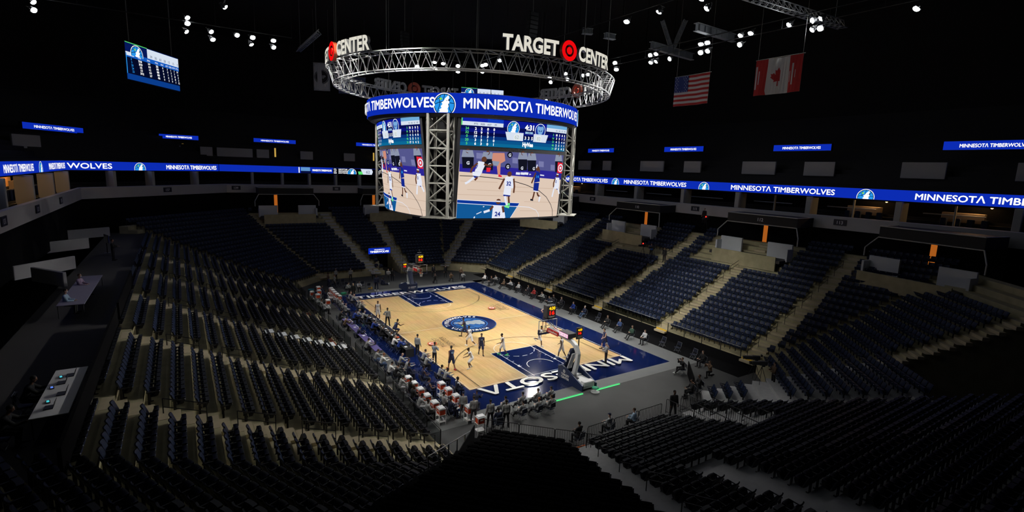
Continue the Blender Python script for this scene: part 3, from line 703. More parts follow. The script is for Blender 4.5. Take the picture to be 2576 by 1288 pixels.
    u, v = F(1516, 830); cv.text('32', u, v-.12, .34, JN, 'c', None, .05)
    # number 24
    disc(1405,1040,27,SKB); poly([(1380,1028),(1430,1030),(1428,1046),(1380,1044)], JW); poly([(1350,1085),(1445,1088),(1470,1250),(1335,1250)], JW); line([(1350,1095),(1310,1150)], .2, SKB); line([(1315,1145),(1255,1170)], .2, JW); line([(1450,1095),(1460,1170)], .2, SKB); line([(1460,1170),(1468,1245)], .2, JW)
    u, v = F(1395, 1195); cv.text('24', u, v-.14, .38, JN, 'c', None, .05)
    # number 14 in dark blue
    disc(1862,650,24,SKB); poly([(1835,685),(1888,690),(1892,800),(1815,815)], JN); poly([(1815,815),(1885,815),(1872,915),(1808,905)], JN); line([(1838,695),(1810,760),(1785,820)], .16, SKB); line([(1845,640),(1855,600)], .12, JW); line([(1885,690),(1882,650)], .14, SKB); line([(1825,910),(1812,970),(1795,1020)], .17, SKB); line([(1855,910),(1868,960),(1895,985)], .17, SKB); poly([(1812,905),(1872,915),(1870,928),(1812,918)], JW); poly([(1772,1005),(1808,1015),(1808,1032),(1770,1026)], DK); poly([(1885,975),(1908,985),(1890,1045),(1878,1040)], JW)
    u, v = F(1862, 745); cv.text('14', u, v-.1, .26, B_CYAN, 'c')
    # number 0 at the right
    disc(2150,722,22,SKB); poly([(2135,706),(2170,710),(2168,722),(2135,718)], JW); poly([(2118,752),(2182,755),(2182,850),(2112,848)], JW); poly([(2108,848),(2182,850),(2170,892),(2092,885)], JW); line([(2118,760),(2092,820),(2092,870)], .15, SKB); line([(2140,890),(2175,900)], .07, JN); line([(2100,890),(2085,940),(2072,985)], .17, JW); line([(2165,890),(2188,950)], .17, JW)
    u, v = F(2130, 805); cv.text('0', u, v-.1, .26, JN, 'c')
def stats_picture(cv, W0, W1, v0, v1):
    W = W1-W0; Hh = v1-v0; U = lambda u: W0+W*u; V = lambda v: v1-Hh*v
    cv.rect(W0, v0, W1, v1, led(8,16,92))
    for i, c in enumerate(((10,22,150),(12,28,140),(8,14,80),(10,20,120),(6,12,70),(8,50,120),(10,84,140),(12,104,150))): cv.rect(W0, V(.0+.125*(i+1)), W1, V(.125*i), led(*c))
    cv.rect(U(0), V(.13), U(.33), V(0), led(16,34,170)); cv.rect(U(.20), V(.13), U(.33), V(0), led(14,60,190)); cv.rect(U(.75), V(.13), U(1), V(0), led(110,170,215)); cv.rect(U(0), V(.27), U(.33), V(.13), B_PALE); cv.rect(U(.75), V(.27), U(1), V(.13), B_PALE); cv.rect(U(0), V(.27), U(.008), V(.02), B_GREEN)
    for i, s in enumerate(('PTS','REB','AST','PF')): cv.text(s, U(.11+.052*i), V(.24), Hh*.07, B_GREY, 'c'); cv.text(s, U(.87+.035*i), V(.24), Hh*.06, B_GREY, 'c', W*.02)
    Lr = (('24','2','2','0','0'),('32','12','9','5','1'),('0','19','1','3','1'),('20','3','3','1','0'),('5','6','3','0','1'))
    Rr = (('3','10','3','0','2'),('14','3','2','1','2'),('21','4','2','4','0'),('46','2','5','1','1'),('24','17','5','4','2'))
    for r in range(5):
        y = V(.42+.135*r)
        for c in range(5):
            cv.text(Lr[r][c], U((.045,.11,.155,.205,.255)[c]), y, Hh*.095, B_GREEN if c == 0 else B_WHITE, 'c', None, .05 if c else .03); cv.text(Rr[r][c], U((.835,.875,.91,.945,.975)[c]), y, Hh*.085, B_GREEN if c == 0 else B_WHITE, 'c', None, .05 if c else .03)
    wolf_badge(cv, (U(.415), V(.28)), Hh*.27, B_WHITE, B_CYAN, B_NAVY, B_STAR, bottom=V(.42))
    cv.disc((U(.675), V(.28)), Hh*.27, B_WHITE, 28); cv.disc((U(.675), V(.28)), Hh*.25, led(20,50,150), 28)
    X, Y, R_ = U(.675), V(.28), Hh*.25
    cv.poly([(X-.7*R_,Y+.4*R_),(X-.45*R_,Y+.75*R_),(X-.2*R_,Y+.6*R_),(X+.25*R_,Y+.62*R_),(X+.5*R_,Y+.75*R_),(X+.72*R_,Y+.35*R_),(X+.5*R_,Y-.3*R_),(X+.1*R_,Y-.75*R_),(X-.1*R_,Y-.75*R_),(X-.5*R_,Y-.3*R_)], led(120,170,220)); cv.poly([(X-.4*R_,Y+.15*R_),(X-.05*R_,Y-.05*R_),(X-.2*R_,Y-.2*R_)], led(14,30,100)); cv.poly([(X+.4*R_,Y+.15*R_),(X+.05*R_,Y-.05*R_),(X+.2*R_,Y-.2*R_)], led(14,30,100))
    cv.poly([(U(.345),V(.42)),(U(.51),V(.42)),(U(.51),V(.72)),(U(.365),V(.72))], B_PALE); cv.poly([(U(.61),V(.42)),(U(.765),V(.42)),(U(.745),V(.72)),(U(.61),V(.72))], B_PALE)
    cv.text('62', U(.45), V(.68), Hh*.2, led(235,240,235), 'c', None, .06); cv.text('82', U(.665), V(.68), Hh*.2, led(235,240,235), 'c', None, .06)
    for u, s in ((.45,'62'),(.665,'82')): cv.text(s, U(u), V(.66), Hh*.15, led(170,185,190), 'c', None, .0)
    cv.rect(U(.525), V(.44), U(.60), V(.36), led(150,190,220)); cv.text('QTR', U(.562), V(.425), Hh*.05, B_DEEP, 'c')
    cv.text('4:31', U(.562), V(.30), Hh*.2, B_WHITE, 'c', None, .05)
    for u, s in ((.53,'3'),(.562,'3'),(.595,'5')): cv.text(s, U(u), V(.66), Hh*.12, B_WHITE, 'c', None, .04)
    cv.text('HyVee', U(.56), V(.92), Hh*.16, B_WHITE, 'c', W*.105, .07)
mb = MB()
for nx, ny in ((0,-1),(-1,0),(0,1),(1,0)):
    pl = face_place(nx, ny)
    c2 = Canvas(pl, 0.5, 0.0); c2.rect(-5.6, 11.7, 5.6, 20.1, M_CASE)
    back = Canvas(lambda u, v, h: pl(u, v, -0.35), 0.5); back.rect(-5.6, 11.7, 5.6, 20.1, M_CASE)
    for m_ in (c2.mb, back.mb):
        mb.add(m_.v, m_.f, M_CASE)
    for u in [-5.6+11.2*i/24 for i in range(24)]:
        mb.quad(pl(u,11.7,0), pl(u+11.2/24,11.7,0), pl(u+11.2/24,11.7,-.35), pl(u,11.7,-.35), M_CASE)
mb.box((0,0,11.9), (12.6,12.6,0.15), M_CASE); mb.box((0,0,16), (9.5,9.5,8.0), M_CASE)
sub('screen_case', mb)
for nx, ny in ((0,-1),(-1,0),(0,1),(1,0)):
    pl = face_place(nx, ny)
    shift = lambda u, v, h, pl=pl: pl(u, v, h+0.012)
    lab = {(0,-1): 'statistics screen facing the near end', (-1,0): 'statistics screen facing the benches'}.get((nx, ny))
    cv = Canvas(shift, 0.45, 0.0015); stats_picture(cv, -5.35, 5.35, 17.80, 19.98); o = sub('statistics_screen', cv.mb)
    cv = Canvas(shift, 0.45, 0.0009); video_picture(cv, -5.3, 5.3, 11.85, 17.46); o = sub('video_screen', cv.mb)
def lattice(mb, x, y, z0, z1, w, rz, r, n, material, br=0.05):
    R = Matrix.Rotation(rz, 3, 'Z'); cs = [Vector((x,y,0))+R @ Vector((a*w/2, b*w/2, 0)) for a, b in ((-1,-1),(1,-1),(1,1),(-1,1))]
    for c in cs: mb.box((c.x, c.y, (z0+z1)/2), (r*2, r*2, z1-z0), material, rz)
    for i in range(n):
        za, zb = z0+(z1-z0)*i/n, z0+(z1-z0)*(i+1)/n
        for k in range(4):
            p, q = cs[k], cs[(k+1) % 4]
            mb.bar((p.x,p.y,za), (q.x,q.y,za), br, material, 4); A, B = (p, q) if i % 2 else (q, p); mb.bar((A.x,A.y,za), (B.x,B.y,zb), br, material, 4)
            if i == n-1: mb.bar((p.x,p.y,z1), (q.x,q.y,z1), br, material, 4)
for sx, sy in ((-1,-1),(1,-1),(1,1),(-1,1)):
    mb = MB(); lattice(mb, sx*6.35, sy*6.35, 11.9, 20.3, 1.7, PI/4, 0.10, 6, M_STEEL, 0.07)
    mb.bar((sx*7.0, sy*5.5, 11.9), (sx*7.2, sy*5.7, 20.2), 0.07, M_STEEL); mb.bar((sx*5.5, sy*7.0, 11.9), (sx*5.7, sy*7.2, 20.2), 0.07, M_STEEL); mb.box((sx*6.4, sy*6.4, 11.92), (2.6, 2.6, 0.06), M_STEEL, PI/4); sub('corner_lattice', mb)
for sx, sy in ((-1,-1),(1,-1),(1,1),(-1,1)): mb = MB(); mb.bar((sx*4.5, sy*4.5, 20.5), (sx*4.5, sy*4.5, 37.9), 0.03, M_BLACK); sub('suspension_cable', mb)

# ------------------------------------------------------------------ ring truss with the lit hall name
TR = thing('ring_truss', 'round silver lattice truss with lit hall lettering above the scoreboard', 'truss', (0,0,23.0))
mb = MB(); N_ = 72; ro, ri, zt, zb = 13.25, 12.15, 24.32, 23.02
pt = lambda r, a, z: (r*math.cos(a), r*math.sin(a), z)
for i in range(N_):
    a, b, c = 2*PI*i/N_, 2*PI*(i+1)/N_, 2*PI*(i+0.5)/N_
    for r, z in ((ro,zt),(ri,zt),(ro-0.35,zb),(ri+0.05,zb)): mb.bar(pt(r,a,z), pt(r,b,z), 0.055, M_TRUSS, 5)
    for r0, r1 in ((ro,ro-0.35),(ri,ri+0.05)): mb.bar(pt(r0,a,zt), pt(r1,c,zb), 0.03, M_TRUSS, 4); mb.bar(pt(r1,c,zb), pt(r0,b,zt), 0.03, M_TRUSS, 4)
    mb.bar(pt(ro,a,zt), pt(ri,a,zt), 0.03, M_TRUSS, 4); mb.bar(pt(ro-.35,c,zb), pt(ri+.05,c,zb), 0.03, M_TRUSS, 4)
    if i % 2: mb.bar(pt(ro,a,zt), pt(ri,b,zt), 0.025, M_TRUSS, 4)
sub('lattice', mb, TR)
M_LETTER = glow('lit_letter_face', srgb(226,222,208), 0.95); M_LSIDE = mat('letter_return', (0.42,0.42,0.42), 0.45, metal=0.4)
M_RED = glow('lit_red_ring', srgb(236,8,14), 1.0)
def solid_letters(mb, body, a0, a1, z, hgt, r, dep):
    """channel letters bent round the truss, read from outside"""
    vs, fs, wd = text_geo(body, 0.05); s = (a1-a0)*r/wd
    P3 = lambda x, y, rr: (rr*math.cos(a0+x*s/r), rr*math.sin(a0+x*s/r), z+y*hgt)
    front = [P3(x, y, r) for x, y in vs]; bk = [P3(x, y, r-dep) for x, y in vs]; n = len(vs)
    mb.add(front, fs, M_LETTER); mb.add(bk, [f[::-1] for f in fs], M_LSIDE)
    cnt = {}
    for f in fs:
        for i in range(len(f)):
            e = (f[i], f[(i+1) % len(f)]); cnt[tuple(sorted(e))] = None if tuple(sorted(e)) in cnt else e
    mb.add(front+bk, [(e[1], e[0], n+e[0], n+e[1]) for e in cnt.values() if e], M_LSIDE)
for q in range(4):
    g = rad(90*q); mb = MB(); rs = ro+0.25
    solid_letters(mb, 'TARGET', rad(-110.2)+g, rad(-91.2)+g, zt+0.12, 1.05, rs, 0.28); sub('name_lettering', mb, TR); mb = MB(); solid_letters(mb, 'CENTER', rad(-82.6)+g, rad(-63.6)+g, zt+0.12, 1.05, rs, 0.28)
    o = sub('name_lettering', mb, TR)
    mb = MB(); a = rad(-87)+g; M3 = Matrix.Rotation(a, 3, 'Z') @ Matrix.Rotation(PI/2, 3, 'Y'); c0 = Vector(pt(rs+0.05, a, zt+0.62))
    def annulus(r0, r1, d, material, back):
        n = 32; vs = []; fs = []
        for rr, dd in ((r0,d),(r1,d),(r1,d-0.3),(r0,d-0.3)): vs += [M3 @ Vector((rr*math.cos(2*PI*i/n), rr*math.sin(2*PI*i/n), dd))+c0 for i in range(n)]
        for i in range(n): j = (i+1) % n; fs.append((i, j, n+j, n+i))
        mb.add(vs, fs, material); fs = []
        for k in (1, 2, 3):
            for i in range(n): j = (i+1) % n; k2 = (k+1) % 4; fs.append((k*n+i, k*n+j, k2*n+j, k2*n+i))
        mb.add(vs, fs, back)
    annulus(0.43, 0.74, 0.0, M_RED, M_CRED); annulus(0.0, 0.27, 0.0, M_RED, M_CRED)
    sub('round_emblem', mb, TR)
for a in (-150, -118, -75, -35, 10, 60, 110, 160): mb = MB(); mb.bar(pt(12.6, rad(a), zt), pt(12.6, rad(a), 37.9), 0.03, M_STEEL, 5); sub('suspension_cable', mb, TR)
# ------------------------------------------------------------------ floodlights under the roof
M_LENS = glow('floodlight_lens', (0.93, 0.97, 1.0), 26.0); M_HOUSING = mat('floodlight_housing', (0.03,0.03,0.032), 0.5)
FL_POS = [(20.2,2.2,29.0),(20.2,1.9,28.2),(20.2,-4.13,29.0),(20.2,-3.3,29.0),(20.2,-4.2,28.2),(20.2,-3.45,28.2),(20.2,-6.07,28.2),(20.2,-9.94,29.0),(20.2,-10.7,29.0),(20.2,-9.98,28.2),(20.2,-10.8,28.2),(20.2,-14.27,29.0),(20.2,-14.28,28.2),(20.2,-15.3,29.0),(20.2,-18.84,29.0),(20.2,-20.8,28.95),(20.2,-21.47,28.95),(20.2,-20.87,28.2),(20.2,-21.53,28.2),(20.2,-28.1,28.2),(20.2,15.15,29.0),(20.2,14.9,28.3),(20.2,11.6,29.0),(20.2,11.2,28.25),(20.2,7.94,28.3),(20.2,7.0,28.3),
 (-22.75,18.6,29.95),(-22.78,18.6,29.4),(-22.9,18.6,28.6),(-20.73,18.6,28.95),(-20.63,18.6,28.2),(-18.37,18.6,29.0),(-16.9,18.6,29.0),(-17.05,18.6,28.25),(-14.87,18.6,29.0),(-14.86,18.6,28.3),(-34.2,17.7,29.0),(-34.2,17.5,28.3),(34.0,34.6,29.0),
 (9.05,-10.75,29.0),(9.05,-14.35,29.0),(9.05,-18.4,29.0),(9.05,-18.97,28.2),(9.05,14.6,29.0),(9.05,13.8,29.0),(9.05,14.65,28.2),(9.05,10.4,29.0),(1.13,17,28.2),(3.47,17,29.0),(3.58,17,28.2),(4.67,17,29.0),(6.76,17,29.0),(6.77,17,28.25)]
# unseen floodlights added above the view: camera side for players, bench side for stands
FL_ADD_CAM = [(-30,-24,29.0),(-30,-19,29.0),(-30,-14,29.0),(-30,-9,29.0),(-20.2,-26,29.0),(-13,-28,29.0),(-5,-30,29.0),(4,-31,29.0)]
FL_ADD_STAND = [(-20.2,-16,29.0),(-20.2,-10,29.0),(-20.2,-4,29.0),(-20.2,2,29.0),(-20.2,8,29.0),(-9,-17,29.0)]
fl_parts = None
def flood(i, loc, target, watt, label, grp, size=40, blend=0.7):
    global fl_parts
    t = thing('floodlight', label, 'floodlight', loc, 0, grp); d = (Vector(target)-Vector(loc)).normalized()
    Rm = (-d).to_track_quat('Z', 'Y').to_matrix().to_4x4()
    if fl_parts is None:
        a = MB(); a.cbox((0,0,0.16), (0.46,0.40,0.24), M_HOUSING, 0.05); a.lathe([(0.0,0.28),(0.14,0.30),(0.10,0.45),(0.0,0.46)], (0,0,0), M_HOUSING, 10); a.cbox((0,0,0.05),(0.56,0.48,0.04),M_HOUSING,0.02)
        b = MB(); b.ball((0,0,0.03), (0.27,0.23,0.13), M_LENS, 14)
        c = MB(); c.path([(-0.30,0,0.12),(-0.30,0,0.5),(0.30,0,0.5),(0.30,0,0.12)], 0.022, M_HOUSING, 5)
        fl_parts = (a.mesh('housing'), b.mesh('lens'), c.mesh('yoke'))
    for nm, me in zip(('housing','lens','yoke'), fl_parts): o = link(nm, me, t); o.matrix_local = Rm
    if watt > 0:
        l = bpy.data.lights.new('lamp', 'SPOT'); l.energy = watt; l.spot_size = math.radians(size); l.spot_blend = blend; l.shadow_soft_size = 0.22; l.color = (1.0, 0.975, 0.92)
        o = link('lamp', l, t); o.matrix_local = Matrix.Translation(d*0.06) @ Rm
    return t
TG = [(-4,10),(4,-10),(0,0),(-6,-12),(6,12),(5,2),(-5,2),(6,-14),(-2,-16),(0,14),(-7,-4),(3,-4)]
def fl_label(i, p):
    if p[0] == 20.2:
        s = sorted([q for q in FL_POS if q[0] == 20.2], key=lambda q: (-q[1], -q[2])); n = s.index(p)+1
        return 'white floodlight over the far sideline, %s from the far end of its row' % ORD[n]
    if p[1] == 18.6: s = sorted([q for q in FL_POS if q[1] == 18.6], key=lambda q: (q[0], -q[2])); return 'white floodlight high above the left stand, %s from the left of its row' % ORD[s.index(p)+1]
    if p[0] == 9.05: s = sorted([q for q in FL_POS if q[0] == 9.05], key=lambda q: (-q[1], -q[2])); return 'white floodlight on the inner catwalk, %s from the far end' % ORD[s.index(p)+1]
    if p[1] == 17: s = sorted([q for q in FL_POS if q[1] == 17], key=lambda q: (q[0], -q[2])); return 'white floodlight seen inside the ring truss, %s from the left' % ORD[s.index(p)+1]
    if p[0] == 34.0: return 'floodlight behind the scoreboard toward the far corner, %s of the pair' % ('upper' if p[2] > 28.6 else 'lower')
    return 'white floodlight at the top left corner, %s of the pair' % ('upper' if p[2] > 28.6 else 'lower')
for i, p in enumerate(FL_POS):
    t = TG[i % len(TG)]
    if p[0] == 20.2 and i % 3 == 0: t = (-19.0, -14+12*((i//3) % 3))          # some of the row lights the left stand
    flood(i, p, (t[0], t[1], 0 if abs(t[0]) < 15 else 3.0), COURT_LAMP_W*(1.0 if abs(t[0]) < 15 else 2.2), fl_label(i, p), 'roof floodlights')
for i, p in enumerate(FL_ADD_STAND):
    t = (17.5, -10+6.5*i) if i < 5 else (3, -26); flood(i, p, (t[0], t[1], 2), STAND_LAMP_W*(3.4 if i < 5 else .5), 'added unseen floodlight above the benches, %s of its row from the near end' % ORD[i+1], 'roof floodlights', size=34 if i < 5 else 26)
for i, p in enumerate(FL_ADD_CAM):
    t = TG[(i*5+3) % len(TG)]; flood(i, p, (t[0], t[1], 0), COURT_LAMP_W, 'added unseen floodlight over the near left of the court, %s of its line' % ORD[i+1], 'roof floodlights')
# catwalk pipes that carry the lamps, roof beams and a lattice girder
def pipe(nm, pts, r, material, label, cat):
    mb = MB(); mb.path(pts, r, material, 8)
    for a, b in zip(pts, pts[1:]):
        n = int((Vector(b)-Vector(a)).length/4)+1
        for i in range(n+1): p = Vector(a).lerp(Vector(b), i/n); mb.bar(p, (p.x, p.y, 37.9), 0.025, material, 4)
    return tag(mb.build(nm), label, cat)
pipe('lighting_pipe', [(20.2,-30,29.6),(20.2,17,29.6)], 0.05, M_BLACK, 'black lighting pipe carrying the floodlight row over the far sideline', 'pipe')
pipe('lighting_pipe', [(20.2,-30,28.8),(20.2,17,28.8)], 0.04, M_BLACK, 'lower black pipe of the floodlight row over the far sideline', 'pipe')
pipe('lighting_pipe', [(-35,18.6,29.6),(-13,18.6,29.6)], 0.05, M_BLACK, 'black lighting pipe with floodlights above the left stand', 'pipe')
pipe('lighting_pipe', [(9.05,-22,29.6),(9.05,16.6,29.6)], 0.05, M_BLACK, 'black lighting pipe of the inner catwalk', 'pipe')
pipe('lighting_pipe', [(0,17,29.6),(8.7,17,29.6)], 0.05, M_BLACK, 'short black lighting pipe seen inside the ring truss', 'pipe')
pipe('lighting_pipe', [(-20.2,-24,29.6),(-20.2,10,29.6)], 0.05, M_BLACK, 'black lighting pipe over the benches', 'pipe')
M_BEAM = mat('pale_roof_steel', (0.34,0.36,0.38), 0.6)
def beam(a, b, w_, h, label):
    a = Vector(a); b = Vector(b); d = (b-a).normalized(); mb = MB(); up = Vector((0,0,1)); s = d.cross(up).normalized(); n = s.cross(d)
    M3 = Matrix((d, s, n)).transposed()
    for zz, ww, hh in ((h/2, w_, 0.06), (-h/2, w_, 0.06), (0, 0.05, h)): c = (a+b)/2+n*zz; mb.box(c, ((b-a).length, ww, hh), M_BEAM, 0, M3)
    for i in range(7): p = a.lerp(b, (i+.5)/7); mb.box(p, (0.05, w_*.8, h), M_BEAM, 0, M3)
    return tag(mb.build('roof_beam'), label, 'beam')
beam((18.0,-10.9,30.1),(24.4,-10.7,30.1), .5, .7, 'pale roof beam behind the upper right floodlights')
beam((20.2,-3.3,30.1),(28.3,-2.5,30.1), .5, .7, 'pale roof beam above the four clustered floodlights')
beam((11.0,-2.5,30.2),(12.0,-2.9,30.2), .5, .5, 'short pale roof beam stub right of the ring truss top')
beam((13.9,-2.7,30.2),(15.2,-2.8,30.2), .5, .5, 'second pale beam stub nearer the floodlights')
beam((24.2,-3.0,30.4),(25.2,-3.6,33.5), .4, .4, 'pale slanting roof strut rising from the right end beam')
beam((24.0,-2.9,30.4),(23.4,-1.8,33.5), .4, .4, 'pale steep roof strut in front of the slanting one')
def girder(a, b, w_, n, label, material=M_TRUSS, r=.05):
    a = Vector(a); b = Vector(b); d = (b-a).normalized(); s = d.cross(Vector((0,0,1))).normalized(); mb = MB()
    q = [s*w_/2, -s*w_/2, Vector((0,0,w_*.9))]
    for o in q: mb.bar(a+o, b+o, r, material, 5)
    for i in range(n):
        p0, p1, pm = a.lerp(b, i/n), a.lerp(b, (i+1)/n), a.lerp(b, (i+.5)/n)
        for u, v in ((q[0], q[1]), (q[1], q[2]), (q[2], q[0])): mb.bar(p0+u, pm+v, r*.6, material, 4); mb.bar(pm+v, p1+u, r*.6, material, 4)
    for t in (.1, .9): p = a.lerp(b, t)+q[2]; mb.bar(p, (p.x, p.y, 37.9), .02, material, 4)
    return tag(mb.build('lighting_girder'), label, 'truss')
girder((14.0,-18.7,30.0),(28.3,-19.3,30.0), .8, 18, 'silver lattice girder crossing the upper right roof')
girder((-10.6,27.7,30.0),(-10.6,16.4,30.0), .5, 14, 'short white lattice girder left of the ring truss', M_METAL)
# line-array loudspeakers, dark curved columns
def array(loc, rz, n, label):
    t = thing('loudspeaker_array', label, 'loudspeaker', loc, rz); mb = MB(); y = 0; z = 0; a = 0.0
    for i in range(n):
        M3 = Matrix.Rotation(-a, 3, 'X'); p = Vector((0, y, z)); mb.cbox(p, (1.0, 0.5, 0.34), M_BLACK, 0.05, 0, M3)
        mb.box(p+M3 @ Vector((0, 0.26, 0)), (0.86, 0.02, 0.28), M_CASE, 0, M3); z -= 0.37*math.cos(a); y -= 0.37*math.sin(a); a += 0.055
    mb.build('cabinets', t); mb = MB(); mb.bar((0,0,0.2), (0,0,5), 0.03, M_STEEL, 5); mb.build('hanging_cable', t); return t
array((-7.5,22,30.5), rad(160), 13, 'dark curved loudspeaker column hanging left of the ring truss')
array((4.5,-3,30.5), rad(180), 11, 'dark curved loudspeaker column above the right of the ring truss')
array((-2.0,13,30.8), rad(20), 11, 'dark loudspeaker column hanging behind the ring truss')

# ------------------------------------------------------------------ flags and banners
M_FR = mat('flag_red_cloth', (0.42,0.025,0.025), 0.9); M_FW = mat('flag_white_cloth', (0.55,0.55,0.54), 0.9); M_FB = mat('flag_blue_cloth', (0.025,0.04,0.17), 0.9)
def flag(label, o, du, W, Hh, art, nm='flag', slope=0.0, cat='flag'):
    """cloth hanging from a bar: o top-left corner, du direction of the top edge"""
    o = Vector(o); d = Vector((*du, 0)).normalized(); n = d.cross(Vector((0,0,1)))
    wav = lambda u, v: 0.10*math.sin(u*1.7+0.6)*(1-0.3*v/Hh)+0.05*math.sin(u*3.9+v*0.7)
    pl = lambda u, v, h: o+d*u+Vector((0,0,-(Hh-v)-slope*u))+n*(wav(u, v)+h)
    t = thing(nm, label, cat, tuple(o))
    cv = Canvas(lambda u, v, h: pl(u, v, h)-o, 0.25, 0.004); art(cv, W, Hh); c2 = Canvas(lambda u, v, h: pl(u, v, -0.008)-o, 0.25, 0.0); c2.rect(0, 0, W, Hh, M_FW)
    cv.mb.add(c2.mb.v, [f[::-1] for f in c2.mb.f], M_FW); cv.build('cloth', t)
    mb = MB(); mb.bar(d*-0.1+Vector((0,0,.03)), d*(W+.1)+Vector((0,0,.03-slope*W)), 0.035, M_STEEL, 6); mb.bar(d*0.1, d*0.1+Vector((0,0,37.9-o.z)), 0.012, M_STEEL, 4); mb.bar(d*(W-.1), d*(W-.1)+Vector((0,0,37.9-o.z)), 0.012, M_STEEL, 4); mb.build('hanging_bar', t); return t
def us(cv, W, Hh):
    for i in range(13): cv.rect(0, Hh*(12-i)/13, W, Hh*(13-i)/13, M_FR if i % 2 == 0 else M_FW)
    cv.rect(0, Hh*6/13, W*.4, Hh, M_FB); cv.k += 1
    for r in range(9):
        for c in range(6 if r % 2 == 0 else 5):
            x = W*.4*((c+.5)/6 if r % 2 == 0 else (c+1)/6); y = Hh*(6/13+7/13*(r+.5)/9); R_ = Hh*.022; cv.k -= 1
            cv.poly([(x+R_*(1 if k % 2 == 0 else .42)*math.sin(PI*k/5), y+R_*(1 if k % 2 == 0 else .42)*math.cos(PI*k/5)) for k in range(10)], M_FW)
def ca(cv, W, Hh):
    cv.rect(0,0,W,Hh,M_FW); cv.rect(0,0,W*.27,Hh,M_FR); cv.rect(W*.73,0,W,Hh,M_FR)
    h = [(0,.92),(.10,.72),(.20,.78),(.17,.46),(.30,.60),(.34,.52),(.50,.55),(.44,.40),(.52,.34),(.24,.12),(.28,.02),(.03,.06),(.04,-.25)]
    pts = [(x, y) for x, y in h]+[(-x, y) for x, y in h[::-1][:-1]]; S = Hh*.42
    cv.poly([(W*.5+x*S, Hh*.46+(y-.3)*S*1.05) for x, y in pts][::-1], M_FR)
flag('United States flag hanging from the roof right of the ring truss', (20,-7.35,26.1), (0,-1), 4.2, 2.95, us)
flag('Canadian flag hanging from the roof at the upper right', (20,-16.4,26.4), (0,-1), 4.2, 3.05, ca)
M_BANN = mat('banner_cloth_grey', (0.40,0.42,0.46), 0.9); M_BANB = mat('banner_cloth_black', (0.02,0.02,0.025), 0.9)
def flip(cv, W, Hh):
    cv.rect(0,0,W,Hh,M_BANN); cv.line([(.12,.12),(W-.12,.12),(W-.12,Hh-.12),(.12,Hh-.12)], .04, M_BANB, True); cv.disc((W*.5,Hh*.5), W*.44, M_BANB, 30); cv.disc((W*.5,Hh*.5), W*.40, M_BANN, 30); cv.disc((W*.5,Hh*.5), W*.38, M_BANB, 30); cv.text('FLIP', W*.5, Hh*.5-.22, .46, M_BANN, 'c', W*.5)
def num(cv, W, Hh): cv.rect(0,0,W,Hh,mat('banner_cloth_blue', (0.07,0.10,0.20), 0.9)); cv.text('2', W*.72, Hh*.35, Hh*.3, M_BANN, 'c'); cv.text('V', W*.28, Hh*.35, Hh*.28, M_BANN, 'c')
flag('grey banner with a round black FLIP patch left of the ring truss', (-6.85,36.8,30.5), (0.85,-0.5), 2.3, 3.9, flip, 'banner', 0.0, 'banner')
flag('blue banner with a number half hidden behind the ring truss', (-3.0,38.0,29.3), (1,-.3), 4.0, 2.6, num, 'banner', 0.0, 'banner')

# ------------------------------------------------------------------ corner video boards with player statistics
def stat_board(c, nrm, W, Hh, label, tilt=0.0):
    n = Vector((*nrm, 0)).normalized(); d = Vector((0,0,1)).cross(n); up = Vector((0,0,1))
    t = thing('corner_video_board', label, 'video board', c); 
    mb = MB(); q = n*-0.2; mb.box((q.x,q.y,0), (W+.15,.36,Hh+.15), M_CASE, math.atan2(d.y, d.x)); mb.build('case', t)
    cv = Canvas(lambda u, v, h: d*u+up*v+n*h, None, 0.004); U = lambda u: -W/2+W*u; V = lambda v: Hh/2-Hh*v
    cv.rect(U(0),V(1),U(1),V(0),led(6,24,90)); cv.rect(U(0),V(.84),U(1),V(.38),led(4,10,40)); cv.rect(U(0),V(1),U(1),V(.84),led(10,60,140)); cv.rect(U(.38),V(.28),U(1),V(.02),B_PALE); cv.rect(U(0),V(.40),U(1),V(.28),led(20,90,190)); cv.rect(U(0),V(.26),U(.14),V(.28+.08),B_PALE); cv.rect(U(0),V(.02),U(.38),V(0),B_GREEN); cv.rect(U(0),V(.84),U(.012),V(.3),B_CYAN)
    wolf_badge(cv, (U(.19), V(.28)), Hh*.25, B_WHITE, B_CYAN, B_NAVY, B_STAR, bottom=V(.34))
    for i, s in enumerate(('39','30','63','28','15','15','5')): cv.text(s, U(.44+.087*i), V(.25), Hh*.07, B_GREY, 'c')
    for i, s in enumerate(('FGMA','3PMA','FTMA','BLK','AST','REB','PF','PTS')): cv.text(s, U((.22,.38,.53,.64,.73,.80,.87,.94)[i]), V(.375), Hh*.05, B_PALE, 'c', W*.055)
    rows = (('0','7/18','3/9','2/2','0','3','1','1','19'),('5','3/10','0/3','0/0','0','0','3','1','6'),('20','1/2','1/2','0/0','0','1','3','0','3'),('24','1/1','0/0','0/0','0','0','2','0','2'),('22','3/12','2/7','4/6','0','5','9','1','12'))
    for r, row in enumerate(rows):
        for i, s in enumerate(row): cv.text(s, U((.07,.22,.38,.53,.64,.73,.80,.87,.94)[i]), V(.475+.083*r), Hh*.058, B_CYAN if i == 0 else B_WHITE, 'c', None, .05 if i in (1,3,7) else .02)
    cv.build('screen', t); mb = MB()
    for s in (-.4, .4): p = d*W*s-n*.2; mb.bar((p.x,p.y,Hh/2), (p.x,p.y,37.8-c[2]), .06, M_STEEL, 6)
    mb.build('hanging_post', t); return t
stat_board((-26.2,36.5,27.2), (0.84,-0.54), 9.7, 4.25, 'corner video board of player statistics high on the left')
stat_board((24.0,41.0,29.0), (-0.3,-0.95), 8.0, 3.4, 'corner video board of which only the top shows above the scoreboard ring')
